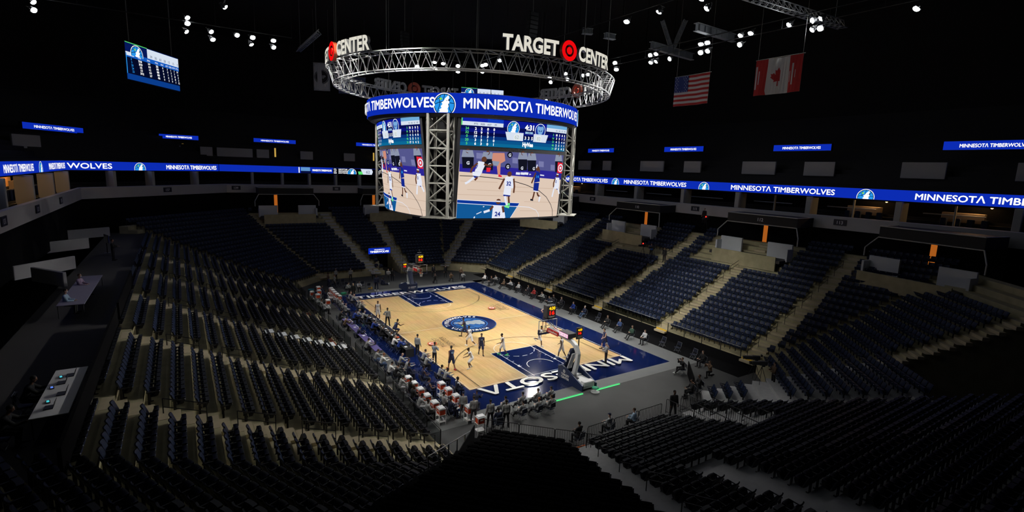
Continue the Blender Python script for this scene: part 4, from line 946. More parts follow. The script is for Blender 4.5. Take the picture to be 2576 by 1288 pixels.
# ------------------------------------------------------------------ basketball stands
M_PAD = mat('navy_vinyl_pad', (0.010,0.022,0.075), 0.45); M_WARM = mat('white_enamel', (0.70,0.71,0.72), 0.35); M_RIM = mat('orange_rim', (0.75,0.16,0.03), 0.45); M_NET = mat('white_net_cord', (0.8,0.8,0.78), 0.8)
M_ADRED = mat('red_sign_panel', (0.62,0.03,0.03), 0.5); M_DKGREY = mat('dark_grey_metal', (0.05,0.05,0.055), 0.5)
D_YEL = glow('clock_yellow', srgb(255,190,20), 1.6); D_RED = glow('clock_red', srgb(255,30,16), 1.6); D_PINK = glow('arm_panel_pink', srgb(246,196,226), 1.05); D_MAG = glow('arm_panel_magenta', srgb(190,30,110), 1.0)
def glass():
    m = bpy.data.materials.new('backboard_glass'); m.use_nodes = True; nt = m.node_tree; b = nt.nodes['Principled BSDF']
    b.inputs['Base Color'].default_value = (0.95,0.97,0.97,1); b.inputs['Roughness'].default_value = 0.02; b.inputs['Transmission Weight'].default_value = 1.0; b.inputs['IOR'].default_value = 1.05; return m
M_GLASS = glass()
def hoop(loc, rz, label, near):
    t = thing('basketball_stand', label, 'basketball hoop', loc, rz)
    # local +Y points into the court, origin on the baseline
    def padshape(mb):
        side = [(-1.35,0.02),(-1.35,1.05),(-1.75,1.25),(-2.3,1.12),(-4.2,0.45),(-4.2,0.02)]
        M3 = Matrix(((0,0,1),(1,0,0),(0,1,0)))
        mb.prism(side, -0.72, -0.60, M_PAD, M3); mb.prism(side, 0.60, 0.72, M_PAD, M3); mb.cbox((0,-1.33,0.55), (1.44,0.16,1.08), M_PAD, 0.03)
    mb = MB(); padshape(mb); o = mb.build('base_padding', t)
    cv = Canvas(lambda u, v, h: Vector((-0.725-h, -u, v)), None, 0.003)
    cv.disc((2.05,0.86), 0.13, M_WHITE, 18); cv.disc((2.05,0.86), 0.09, M_PAD, 16); cv.disc((2.05,0.86), 0.05, M_WHITE, 12)
    cv.text('TARGET', 2.2, 0.52, 0.17, M_WHITE, 'c', 0.95, 0.04); cv.text('CENTER', 2.2, 0.28, 0.17, M_WHITE, 'c', 0.95, 0.04); cv.build('pad_lettering', o)
    if not near:
        cv = Canvas(lambda u, v, h: Vector((u, -1.245+h, v)) , None, 0.003)
        cv.disc((0.42,0.62), 0.12, M_WHITE, 18); cv.disc((0.42,0.62), 0.075, M_PAD, 16); cv.rect(-0.5,0.70,0.22,0.74,M_WHITE); cv.rect(-0.5,0.60,0.22,0.65,M_WHITE); cv.rect(-0.3,0.50,0.22,0.53,M_WHITE); cv.build('pad_lettering', o)
    mb = MB(); mb.cbox((0,-3.1,0.34), (1.14,2.1,0.42), M_WARM, 0.06); mb.cbox((0,-3.95,0.50), (1.0,0.5,0.35), M_WARM, 0.06); mb.box((0.2,-2.4,0.62), (0.5,0.7,0.14), M_METAL); mb.box((-0.3,-2.7,0.6), (0.2,1.0,0.1), M_DKGREY)
    for x in (-.5,.5):
        for y in (-1.6,-3.9): mb.lathe([(0.0,-0.04),(0.11,-0.04),(0.11,0.04),(0.0,0.04)], (x,y,0.12), M_DKGREY, 12, Matrix.Rotation(PI/2,3,'Y'))
    mb.build('base', t)
    mb = MB()
    def strut(pts, w_, d_, m):
        for (y0,z0),(y1,z1) in zip(pts, pts[1:]):
            a = Vector((0,y0,z0)); b = Vector((0,y1,z1)); d = (b-a).normalized(); s = Vector((1,0,0)); n = s.cross(d); M3 = Matrix((s, d, n)).transposed()
            mb.cbox((a+b)/2, (w_, (b-a).length+0.08, d_), m, 0.04, 0, M3)
    strut([(-2.35,0.55),(-2.65,1.6),(-2.72,2.35),(-2.45,2.85),(-1.9,3.12),(-0.9,3.22),(0.95,3.30)], 0.30, 0.32, M_WARM)
    strut([(-1.75,0.9),(-2.25,2.2)], 0.42, 0.10, M_WARM); mb.build('arm', t)
    mb = MB(); a = Vector((0,-1.55,1.1)); b = Vector((0,-2.25,2.55)); d = (b-a).normalized(); s = Vector((1,0,0)); n = s.cross(d); M3 = Matrix((s, d, n)).transposed(); mb.cbox((a+b)/2+Vector((0,.1,0)), (0.55,1.7,0.22), M_PAD, 0.04, 0, M3); o = mb.build('mast_padding', t)
    cvp = lambda u, v, h: (a+b)/2+Vector((0,.1,0))+M3 @ Vector((-0.28-h, v, u))
    cv = Canvas(cvp, None, 0.003)
    for v in (-.35, 0.05, .45): cv.disc((0,v), 0.10, M_WHITE, 16); cv.disc((0,v), 0.06, M_PAD, 12); cv.disc((0,v), 0.03, M_WHITE, 10)
    if near: cv.build('pad_emblems', o)
    mb = MB(); mb.bar((0.2,-2.0,1.2),(0.2,-2.6,2.5),0.05,M_DKGREY); mb.bar((-0.12,-1.3,3.15),(-0.12,1.05,3.75),0.035,M_WARM); mb.bar((0.12,-1.3,3.15),(0.12,1.05,3.75),0.035,M_WARM); mb.bar((0.0,-2.0,1.0),(0,-2.55,2.9),0.04,M_METAL)
    mb.build('brace', t)
    # backboard
    mb = MB(); mb.box((0,1.22,3.435), (1.80,0.02,1.05), M_GLASS); o = mb.build('backboard', t)
    mb = MB()
    for x in (-.905,.905): mb.box((x,1.215,3.435), (0.05,0.06,1.09), M_WARM)
    for z in (2.90,3.97): mb.box((0,1.215,z), (1.86,0.06,0.05), M_WARM)
    mb.build('board_frame', o)
    mb = MB()
    for x in (-.305,.305): mb.box((x,1.236,3.28), (0.05,0.006,0.46), M_WHITE)
    for z in (3.07,3.505): mb.box((0,1.236,z), (0.66,0.006,0.05), M_WHITE)
    mb.build('target_square', o)
    mb = MB(); mb.cbox((0,1.2,2.88), (1.9,0.14,0.12), M_PAD, 0.03)
    for x in (-.93,.93): mb.cbox((x,1.2,3.05), (0.1,0.14,0.4), M_PAD, 0.03)
    mb.build('board_padding', o)
    mb = MB(); n = 24; c = Vector((0,1.22+0.38,3.05))
    mb.path([c+Vector((0.229*math.cos(2*PI*i/n),0.229*math.sin(2*PI*i/n),0)) for i in range(n+1)], 0.012, M_RIM, 6); mb.cbox((0,1.28,3.03), (0.2,0.13,0.12), M_RIM, 0.02); rim = mb.build('rim', t)
    mb = MB()
    for i in range(12):
        for s in (1,-1):
            pts = [(0.228,0,0),(0.19,.5*s,-.12),(0.15,1*s,-.24),(0.125,1.5*s,-.36),(0.13,2*s,-.45)]
            mb.path([c+Vector((r*math.cos(2*PI*(i+k)/12), r*math.sin(2*PI*(i+k)/12), z)) for r, k, z in pts], 0.006, M_NET, 3)
    mb.build('net', rim)
    # clock cube over the board
    mb = MB(); mb.cbox((0.0,1.05,4.78), (0.92,0.5,1.0), M_DKGREY, 0.03); mb.box((0,1.05,4.22), (0.86,0.4,0.12), M_BLACK); mb.bar((-.2,1.05,4.2),(0.0,0.2,3.3),.03,M_DKGREY); mb.bar((.2,1.05,4.2),(0.0,0.2,3.3),.03,M_DKGREY); mb.bar((0,1.05,5.28),(0,1.05,5.75),.02,M_DKGREY); mb.bar((-.25,1.05,5.55),(.25,1.05,5.55),.02,M_WARM); mb.ball((0.05,1.05,5.8),.09,M_DKGREY,8)
    ck = mb.build('clock_housing', t)
    for sgn, y in ((1,1.305),(-1,0.795)):
        cv = Canvas(lambda u, v, h, sgn=sgn, y=y: Vector((-u*sgn, y+sgn*h, v)), None, 0.004)
        cv.text('4:30', 0.05, 4.93, 0.26, D_YEL, 'c', 0.62, 0.05); cv.text('16', 0.05, 4.52, 0.32, D_RED, 'c', 0.5, 0.05); cv.text('TISSOT', 0, 4.18+.12, 0.10, M_WHITE, 'c', .62, .04); cv.build('clock_digits', ck)
    # second clock on a post
    sx = 1.2 if near else 1.0
    mb = MB(); mb.cbox((sx,-1.35,3.42), (0.62,0.14,0.95), M_DKGREY, 0.03); mb.box((sx,-1.43,3.12),(.46,.02,.2),M_STEEL); mb.bar((sx,-1.35,2.95),(sx,-1.35,2.3),0.05,M_DKGREY); mb.bar((sx,-1.35,2.3),(0,-2.2,2.4),0.05,M_DKGREY); ck = mb.build('shot_clock_housing', t)
    for sgn, y in ((1,-1.275),(-1,-1.425)):
        cv = Canvas(lambda u, v, h, sgn=sgn, y=y: Vector((sx-u*sgn, y+sgn*h, v)), None, 0.004); cv.text('4:30', 0, 3.62, 0.18, D_YEL, 'c', .42, .05); cv.text('16', 0, 3.34, 0.2, D_RED, 'c', .3, .05); cv.build('shot_clock_digits', ck)
    # panels on the arm
    mb = MB(); mb.box((-0.27,0.2,3.26),(0.05,1.42,0.34),M_ADRED); mb.box((0.27,0.2,3.26),(0.05,1.42,0.34),M_ADRED); o = mb.build('arm_sign', t)
    cv = Canvas(lambda u, v, h: Vector((-0.297-h, 0.2-u, 3.26+v)), None, 0.003); cv.text('StateFarm', 0.1, -.08, .17, M_WHITE, 'c', .95, .04)
    for q in ((-.52,-.05),(-.42,-.05),(-.47,.05)): cv.disc(q, .045, M_WHITE, 12)
    cv.build('sign_lettering', o)
    mb = MB(); mb.cbox((0,-1.35,3.52),(0.8,1.15,0.36),M_DKGREY,.03); o = mb.build('arm_display', t)
    cv = Canvas(lambda u, v, h: Vector((-0.405-h, -1.35-u, 3.52+v)), None, 0.003); cv.rect(-.55,-.16,.55,.16,D_MAG); cv.rect(-.53,-.145,.53,.145,D_PINK)
    for k in (-1,0,1): cv.disc((.34*k,0), .125, glow('led_white',(1,1,1),1.15), 18); cv.disc((.34*k,0), .10, D_MAG, 18); cv.disc((.34*k,0), .065, glow('led_white',(1,1,1),1.15), 14); cv.disc((.34*k,0), .035, D_MAG, 12)
    cv.build('display_face', o)
    return t
hoop((0.2,-HL,0), 0, 'basketball stand at the near baseline seen from behind with white arm and navy pads', True)
hoop((0,HL,0), PI, 'basketball stand at the far baseline facing the camera with glass board', False)

# things lying at the near stand
mb = MB(); mb.box((0,0,0.025),(2.45,0.10,0.05),M_DKGREY); mb.box((0,0.0,0.054),(2.45,0.03,0.01),glow('green_strip',srgb(90,235,140),1.2)); mb.box((0,-0.09,0.03),(2.45,0.03,0.06),glow('green_strip',srgb(90,235,140),1.2)); me = mb.mesh('light_strip')
for x, y, s in ((-1.9,-18.75,'left'),(1.8,-18.75,'right')):
    o = link('light_strip', me); o.location = (x,y,0.008); tag(o, 'green glowing strip on the floor %s of the near basket stand' % ('towards the benches' if s == 'left' else 'towards the photographers'), 'light strip')
t = thing('drying_fan', 'round white and green floor fan behind the near basket stand', 'fan', (0.35,-19.0,0.01))
mb = MB(); mb.lathe([(0.0,0.0),(0.32,0.0),(0.34,0.03),(0.28,0.06),(0.0,0.07)], (0,0,0), M_WARM, 20); mb.build('base', t); mb = MB(); mb.bar((0,0,.07),(0,0,.32),.03,M_WARM); mb.build('stem', t); mb = MB(); mb.lathe([(0.0,0.30),(0.26,0.31),(0.26,0.36),(0.0,0.37)], (0,0,0), mat('green_plastic',(0.03,0.35,0.18),.5), 20); mb.build('cap', t)
# basketball
mb = MB(); mb.ball((0,0,0), 0.122, mat('orange_leather',(0.62,0.20,0.05),0.6), 18)
for R in (Matrix.Identity(3), Matrix.Rotation(PI/2,3,'X'), Matrix.Rotation(PI/2,3,'Y')): mb.path([R @ Vector((0.1225*math.cos(2*PI*i/20), 0.1225*math.sin(2*PI*i/20), 0)) for i in range(21)], 0.004, M_BLACK, 4)
o = mb.build('basketball'); o.location = (-1.9,-3.2,0.35); tag(o, 'orange basketball bouncing on the maple floor beside the dribbling player', 'basketball')

# ------------------------------------------------------------------ furniture prototypes
M_CHAIR = mat('navy_padded_vinyl', (0.012,0.016,0.035), 0.5); M_CHROME = mat('chair_frame_grey', (0.30,0.31,0.33), 0.4, metal=0.6)
M_CHROMEW = mat('chair_frame_white', (0.62,0.63,0.64), 0.4, metal=0.2)
def make_chair(fr=None):
    fr = fr or M_CHROME; a = MB(); a.cbox((0,0.02,0.40),(0.44,0.42,0.06),M_CHAIR,0.03)
    b = MB(); R = Matrix.Rotation(-0.16,3,'X'); b.cbox((0,-0.225,0.72),(0.44,0.045,0.36),M_CHAIR,0.03,0,R)
    legs = []
    for s in (-1,1):
        l = MB(); l.path([(s*.235,.20,0),(s*.235,-.16,.50),(s*.235,-.26,.88)],0.013,fr,6); legs.append(l)
        l = MB(); l.path([(s*.215,-.22,0),(s*.215,.16,.44)],0.013,fr,6); legs.append(l)
    st = MB(); st.bar((-.235,.12,.11),(.235,.12,.11),.010,fr); st.bar((-.215,-.15,.09),(.215,-.15,.09),.010,fr); st.bar((-.235,-.26,.88),(.235,-.26,.88),.013,fr)
    return a.mesh('seat'), b.mesh('backrest'), [l.mesh('leg') for l in legs], st.mesh('stretcher')
CH = make_chair()
def chair(x, y, head, label, group='folding chairs around the court', z=0.0):
    t = thing('folding_chair', label, 'chair', (x,y,z), -rad(head), group)
    link('seat', CH[0], t); link('backrest', CH[1], t); link('stretcher', CH[3], t)
    for l in CH[2]: link('leg', l, t)
    return t
# cooler stands of the two teams
M_CRATE = mat('orange_red_crate', (0.85,0.09,0.02), 0.45); M_TOWEL = mat('white_cloth', (0.80,0.81,0.84), 0.9); M_TUBE = mat('white_tube', (0.78,0.78,0.77), 0.4)
def cooler_parts():
    f = MB(); h = 0.98
    for x in (-.27,.27): f.path([(x,-.22,0),(x,-.22,h+.10),(x,.22,h+.10),(x,.22,0)],0.018,M_TUBE,6)
    for y in (-.22,.22): f.bar((-.27,y,.62),(.27,y,.62),.014,M_TUBE); f.bar((-.27,y,.12),(.27,y,.12),.014,M_TUBE)
    s = MB(); s.cbox((0,0,.645),(.54,.46,.03),M_TUBE,.01); s2 = MB(); s2.cbox((0,0,.20),(.54,.46,.03),M_TUBE,.01)
    c = MB(); c.cbox((0,0,.82),(.48,.38,.32),M_CRATE,.03); c.box((0,-.195,.88),(.2,.02,.05),M_TUBE); c.box((0,.195,.88),(.2,.02,.05),M_TUBE)
    t = MB(); t.cbox((0,0,1.03),(.52,.42,.10),M_TOWEL,.04); t.cbox((.02,.01,1.10),(.46,.36,.06),M_TOWEL,.03)
    g = MB(); g.ball((0,0,.36),(.17,.14,.13),M_TOWEL,10); g.ball((.12,.05,.34),(.1,.1,.1),M_TOWEL,8)
    return [('frame',f.mesh('frame')),('shelf',s.mesh('shelf')),('shelf',s2.mesh('shelf')),('crate',c.mesh('crate')),('lid',t.mesh('lid')),('towel',g.mesh('towel'))]
CP = cooler_parts()
def cooler(x, y, head, label, grp, towel=True):
    t = thing('cooler_stand', label, 'cooler stand', (x,y,0.008), -rad(head), grp)
    for nm, me in CP:
        if nm == 'towel' and not towel: continue
        link(nm, me, t)
    return t
# ------------------------------------------------------------------ people
SKIN = {1: (0.62,0.40,0.30), 2: (0.50,0.30,0.21), 3: (0.24,0.125,0.075), 4: (0.115,0.055,0.033)}
CLOTH = {'grey': (0.33,0.335,0.33), 'lgrey': (0.50,0.51,0.52), 'white': (0.74,0.74,0.72), 'wj': (0.02,0.02,0.03), 'wj2': (0.02,0.026,0.05), 'blk': (0.012,0.012,0.014), 'black': (0.014,0.014,0.016), 'navy': (0.012,0.018,0.05), 'bluej': (0.03,0.06,0.16), 'blue': (0.015,0.05,0.30), 'blue2': (0.04,0.16,0.55), 'lblue': (0.35,0.48,0.62), 'brn': (0.16,0.10,0.06), 'red': (0.45,0.04,0.04), 'green': (0.03,0.07,0.05), 'yel': (0.015,0.02,0.02), 'purple': (0.28,0.20,0.30), 'ref': (0.30,0.31,0.33), 'jw': (0.80,0.80,0.82), 'jn': (0.015,0.022,0.075), 'sw': (0.80,0.80,0.82), 'sn': (0.015,0.022,0.075), 'tb': (0.014,0.014,0.017), 'tg': (0.06,0.062,0.066), 'tn': (0.012,0.018,0.05), 'tw': (0.55,0.56,0.58), 'jeans': (0.06,0.10,0.20)}
HAIR = {'blk': (0.012,0.010,0.009), 'brn': (0.06,0.035,0.02), 'grey': (0.35,0.34,0.33), 'blond': (0.45,0.33,0.16), 'ginger': (0.30,0.10,0.04), 'cap': (0.012,0.02,0.06), 'bald': None}
SHOE = {'white': (0.75,0.75,0.76), 'black': (0.015,0.015,0.015), 'green': (0.10,0.70,0.20), 'red': (0.5,0.04,0.05), None: (0.03,0.03,0.032)}
def cm(kind, key, col): return mat('%s_%s' % (kind, key), col, 0.85 if kind != 'skin' else 0.55, noise=0.1 if kind != 'skin' else 0.05, scale=14)
V = Vector
def capsule(mb, a, b, r0, r1, n=10):
    a = V(a); b = V(b); d = b-a
    if d.length < 1e-4: mb.ball(a, r0, None, n); return
    d.normalize(); u = d.orthogonal().normalized(); w_ = d.cross(u); vs = []; fs = []; rings = []
    for k in range(4): t = -PI/2+PI/2*(k+.35)/3.35; rings.append((a+d*r0*math.sin(t), r0*math.cos(t)))
    for k in range(4): t = PI/2*k/3.35; rings.append((b+d*r1*math.sin(t), r1*math.cos(t)))
    for c, r in rings: vs += [c+(u*math.cos(2*PI*i/n)+w_*math.sin(2*PI*i/n))*r for i in range(n)]
    for k in range(len(rings)-1):
        for i in range(n): j = (i+1) % n; fs.append((k*n+i, k*n+j, (k+1)*n+j, (k+1)*n+i))
    fs.append(tuple(range(n-1,-1,-1))); fs.append(tuple(range((len(rings)-1)*n, len(rings)*n))); mb.add(vs, fs, None, True)
def fuse(mb, name, voxel, smooth=2):
    """one continuous skin over all the volumes collected in mb"""
    me = mb.mesh(name); o = bpy.data.objects.new(name, me); COL.objects.link(o)
    r = o.modifiers.new('fuse', 'REMESH'); r.mode = 'VOXEL'; r.voxel_size = voxel; r.use_smooth_shade = True
    if smooth: s = o.modifiers.new('smooth', 'SMOOTH'); s.iterations = smooth; s.factor = 0.5
    dg = bpy.context.evaluated_depsgraph_get(); out = bpy.data.meshes.new_from_object(o.evaluated_get(dg)); out.name = name
    bpy.data.objects.remove(o); bpy.data.meshes.remove(me); out.materials.clear(); out.materials.append(None); return out
class NM(MB):
    def m(s, material): return 0
    def mesh(s, name):
        me = bpy.data.meshes.new(name); me.from_pydata(s.v, [], s.f); me.polygons.foreach_set('use_smooth', s.sm); me.update(); return me
def rotx(v, a): c, s = math.cos(a), math.sin(a); return V((v.x, v.y*c-v.z*s, v.y*s+v.z*c))
def pose_joints(lean=0, hl=(0,4), kl=0, hr=(0,4), kr=0, sl=(0,8), el=10, sr=(0,8), er=10, inl=0, inr=0, head=0, yaw=0, drop=None, al=0, ar=0):
    """joint positions of a 1.80 m figure facing +Y, feet on z = 0 (angles in degrees, flexion forward)"""
    J = {}; d2 = math.radians; pel = V((0,0,0))
    def leg(side, h, kn, tag_, ank):
        f, ab = d2(h[0]), d2(h[1]); hip = V((side*.095,0,-.02)); th = V((side*math.sin(ab), math.sin(f)*math.cos(ab), -math.cos(f)*math.cos(ab)))
        k = hip+th*.44; g = f-d2(kn); sh = V((side*math.sin(ab)*.45, math.sin(g), -math.cos(g))).normalized(); a = k+sh*.42
        t = g+d2(ank); toe = a+V((side*.02, .19*math.cos(t*.6), .19*math.sin(t*.6)-.05)); heel = a+V((0,-.05,-.055)) if abs(g) < .5 else a+rotx(V((0,-.05,-.055)), t*.6)
        J['hip'+tag_], J['kne'+tag_], J['ank'+tag_], J['toe'+tag_], J['hee'+tag_] = hip, k, a, toe, heel
    leg(-1, hl, kl, 'L', al); leg(1, hr, kr, 'R', ar)
    L = d2(lean); up = V((0, math.sin(L), math.cos(L))); fw = V((0, math.cos(L), -math.sin(L)))
    J['pel'] = pel; J['wai'] = pel+up*.20; J['che'] = pel+up*.38; J['nec'] = pel+up*.54; hd = L*.5+d2(head)
    hu = V((0, math.sin(hd), math.cos(hd))); J['hed'] = J['nec']+hu*.20+fw*.02; J['hup'] = hu; J['hfw'] = V((math.sin(d2(yaw))*1.0, math.cos(hd)*math.cos(d2(yaw)), -math.sin(hd)))
    def arm(side, s, e, inn, tag_):
        f, ab = d2(s[0]), d2(s[1]); sh = J['nec']+up*-.07+V((side*.19,0,0)); dn = V((side*math.sin(ab), math.sin(f)*math.cos(ab), -math.cos(f)*math.cos(ab))); dn = rotx(dn, -L) if False else dn
        el_ = sh+dn*.29; g = f+d2(e); ii = d2(inn); fo = V((side*math.sin(ab)*.6*math.cos(ii)-side*math.sin(ii), math.sin(g)*math.cos(ii), -math.cos(g)*math.cos(ii))).normalized()
        J['sho'+tag_], J['elb'+tag_], J['wri'+tag_], J['hdir'+tag_] = sh, el_, el_+fo*.26, fo
    arm(-1, sl, el, inl, 'L'); arm(1, sr, er, inr, 'R'); J['up'] = up; J['fw'] = fw
    low = min(J[k].z for k in ('heeL','heeR','toeL','toeR'))-.025 if drop is None else -drop
    for k in J:
        if k not in ('up','fw','hup','hfw','hdirL','hdirR'): J[k] = J[k]-V((0,0,low))
    return J
POSES = dict(
 stand=dict(sl=(25,12), el=70, sr=(25,12), er=75, inl=35, inr=35), stand2=dict(hl=(4,5), hr=(-4,5), sl=(2,9), el=12, sr=(4,9), er=14),
 hips=dict(sl=(-10,35), el=60, sr=(2,9), er=12, inl=60, hl=(0,7), hr=(4,7)), walk=dict(lean=5, hl=(22,3), kl=14, hr=(-14,3), kr=16, sl=(-18,8), el=28, sr=(22,8), er=32, ar=10), walk2=dict(lean=10, hl=(-12,5), kl=22, hr=(26,5), kr=24, sl=(24,14), el=55, sr=(-14,12), er=40, al=10),
 run=dict(lean=14, hl=(42,3), kl=48, hr=(-22,4), kr=50, sl=(-32,10), el=75, sr=(36,10), er=80, ar=25), run2=dict(lean=12, hl=(-26,4), kl=62, hr=(34,4), kr=26, sl=(38,10), el=80, sr=(-30,10), er=70, al=30),
 defend=dict(lean=26, hl=(52,16), kl=66, hr=(30,14), kr=62, sl=(50,30), el=35, sr=(20,48), er=30, ar=15), crouch=dict(lean=34, hl=(98,10), kl=118, hr=(70,10), kr=120, sl=(50,12), el=50, sr=(45,12), er=55, ar=20),
 headhold=dict(sl=(150,30), el=105, sr=(150,30), er=105, inl=50, inr=50, hl=(3,6), hr=(-3,6)),
 sit=dict(lean=4, hl=(86,6), kl=88, hr=(84,6), kr=86, sl=(26,8), el=58, sr=(26,8), er=58, inl=25, inr=25), sitlean=dict(lean=24, hl=(84,7), kl=92, hr=(82,7), kr=90, sl=(52,10), el=46, sr=(46,10), er=52, inl=20, inr=20, head=6),
 sitcross=dict(lean=-6, hl=(84,4), kl=48, hr=(96,0), kr=62, sl=(24,10), el=70, sr=(26,10), er=70, inl=40, inr=40), sitcam=dict(lean=8, hl=(78,8), kl=36, hr=(86,8), kr=84, sl=(70,14), el=100, sr=(66,14), er=105, inl=30, inr=30),
 kneelcam=dict(lean=10, hl=(92,8), kl=96, hr=(0,8), kr=98, sl=(62,14), el=100, sr=(62,14), er=100, inl=35, inr=35, ar=60), lie=dict(lean=12, hl=(88,12), kl=4, hr=(88,2), kr=6, sl=(40,10), el=20, sr=(30,10), er=20))
def hand(mb, w_, d, side, fl):
    d = d.normalized(); s = d.cross(V((0,0,1))); s = s.normalized() if s.length > .1 else V((1,0,0)); n = s.cross(d)
    capsule(mb, w_, w_+d*.05, .024, .026, 8); c = w_+d*.055
    for k in (-1,1): capsule(mb, c+s*.018*k-d*.02, c+s*.024*k+d*.03, .018, .016, 8)
    for i, ln in enumerate((.068,.078,.072,.056)):
        b = c+d*.035+s*(.033-.022*i); m = b+d*ln*.55+n*.006*fl; capsule(mb, b, m, .0100, .0095, 6); capsule(mb, m, m+(d*.75-n*.5*-fl).normalized()*ln*.5, .0095, .0085, 6)
    capsule(mb, c+s*.03*side*-1-d*.015, c+s*.062*side*-1+d*.022, .0125, .0105, 6); capsule(mb, c+s*.062*side*-1+d*.022, c+s*.066*side*-1+d*.055, .0105, .009, 6)
def body_parts(J, shorts):
    up, fw = J['up'], J['fw']; X = V((1,0,0)); R = Matrix((X, fw, up)).transposed()
    b = NM()
    def ell(mb, c, r): mb.ball(c, r, None, 14, R)
    ell(b, J['pel']+up*.02, (.165,.115,.13)); ell(b, J['wai'], (.145,.105,.16)); ell(b, J['che'], (.175,.120,.19)); capsule(b, J['shoL'], J['shoR'], .062, .062); ell(b, J['nec']-up*.06, (.12,.08,.07))
    capsule(b, J['nec']-up*.02, J['hed'], .056, .052); hu = J['hup']; hx = hu.cross(J['hfw']).normalized()*-1; hf = hx.cross(hu)*-1; hf = J['hfw'].normalized(); hx = hf.cross(hu).normalized(); H = Matrix((hx, hf, hu)).transposed(); hc = J['hed']
    b.ball(hc+hu*.02, (.077,.095,.105), None, 16, H); b.ball(hc-hu*.055+hf*.022, (.056,.068,.062), None, 12, H); b.ball(hc-hu*.005+hf*.098, (.014,.022,.026), None, 8, H); b.ball(hc-hu*.052+hf*.084, (.026,.012,.012), None, 8, H)
    for s in (-1,1): b.ball(hc+hx*.078*s-hf*.008, (.012,.022,.032), None, 8, H); b.ball(hc+hu*.034+hf*.086+hx*.03*s, (.026,.012,.010), None, 8, H)
    for t, s in (('L',-1),('R',1)):
        capsule(b, J['hip'+t], J['kne'+t], .088, .058); capsule(b, J['kne'+t], J['kne'+t].lerp(J['ank'+t], .35), .055, .056); capsule(b, J['kne'+t].lerp(J['ank'+t], .35), J['ank'+t], .056, .040); capsule(b, J['hee'+t], J['toe'+t], .040, .036)
        capsule(b, J['sho'+t], J['elb'+t], .056, .042); capsule(b, J['elb'+t], J['wri'+t], .042, .028); hand(b, J['wri'+t], J['hdir'+t], s, -1)
    body = fuse(b, 'person', .0125, 2)
    def shirt(arms, inf):
        m = NM(); ell(m, J['pel']+up*.07, (.172+inf,.122+inf,.13)); ell(m, J['wai'], (.15+inf,.112+inf,.17)); ell(m, J['che'], (.18+inf,.126+inf,.195)); ell(m, J['nec']-up*.075, (.125+inf,.085+inf,.06))
        if arms: capsule(m, J['shoL'], J['shoR'], .066+inf, .066+inf)
        else: capsule(m, J['shoL'].lerp(J['shoR'], .13), J['shoL'].lerp(J['shoR'], .87), .064+inf, .064+inf)
        for t in 'LR':
            if arms >= 1: capsule(m, J['sho'+t], J['elb'+t] if arms == 2 else J['sho'+t].lerp(J['elb'+t], .62), .064+inf, .052+inf)
            if arms == 2: capsule(m, J['elb'+t], J['elb'+t].lerp(J['wri'+t], .9), .052+inf, .040+inf)
        if arms == 2: capsule(m, J['nec']-up*.045-fw*.01, J['nec']-up*.015, .064+inf, .062)
        return fuse(m, 'shirt', .02, 2)
    def legs(full):
        m = NM(); ell(m, J['pel']+up*.03, (.178,.13,.12))
        for t in 'LR':
            k = J['kne'+t]; 
            if full: capsule(m, J['hip'+t], k, .100, .072); capsule(m, k, J['ank'+t].lerp(k, .06), .070, .056)
            else: capsule(m, J['hip'+t], J['hip'+t].lerp(k, .86), .108, .098)
        return fuse(m, 'trousers' if full else 'shorts', .02, 2)
    sh = NM()
    for t in 'LR':
        capsule(sh, J['hee'+t], J['toe'+t], .050, .045); capsule(sh, J['hee'+t]+V((0,.03,.02)), J['ank'+t]+V((0,0,.01)), .048, .046)
    shoes = fuse(sh, 'shoes', .018, 1)
    hr = NM(); hr.ball(hc+hu*.036-hf*.014, (.085,.096,.100), None, 16, H); hair = fuse(hr, 'hair', .014, 1)
    hr = NM(); hr.ball(hc+hu*.05-hf*.008, (.087,.102,.085), None, 16, H); hr.ball(hc+hu*.045+hf*.10, (.065,.06,.010), None, 10, H); cap = fuse(hr, 'cap', .012, 0)
    mk = NM(); mk.ball(hc-hu*.042+hf*.055, (.060,.052,.042), None, 12, H); mask = mk.mesh('face_mask'); mask.materials.append(None)
    ey = MB()
    for s in (-1,1): ey.ball(hc+hu*.012+hf*.090+hx*.030*s, (.011,.008,.008), mat('eye_dark', (0.015,0.01,0.008), 0.2), 6, H)
    return dict(body=body, shirt2=shirt(2, .014), shirt0=shirt(0, .012), trousers=legs(True), shorts=legs(False), shoes=shoes, hair=hair, cap=cap, mask=mask, eyes=ey.mesh('eyes'), J=J)
_PB = {}
def pose_set(p):
    if p not in _PB: _PB[p] = body_parts(pose_joints(**POSES[p]), False)
    return _PB[p]
def dressed(nm, me, parent, material, label=None):
    o = link(nm, me, parent)
    while len(o.material_slots) == 0: me.materials.append(None)
    o.material_slots[0].link = 'OBJECT'; o.material_slots[0].material = material
    if label: o['label'] = label
    return o
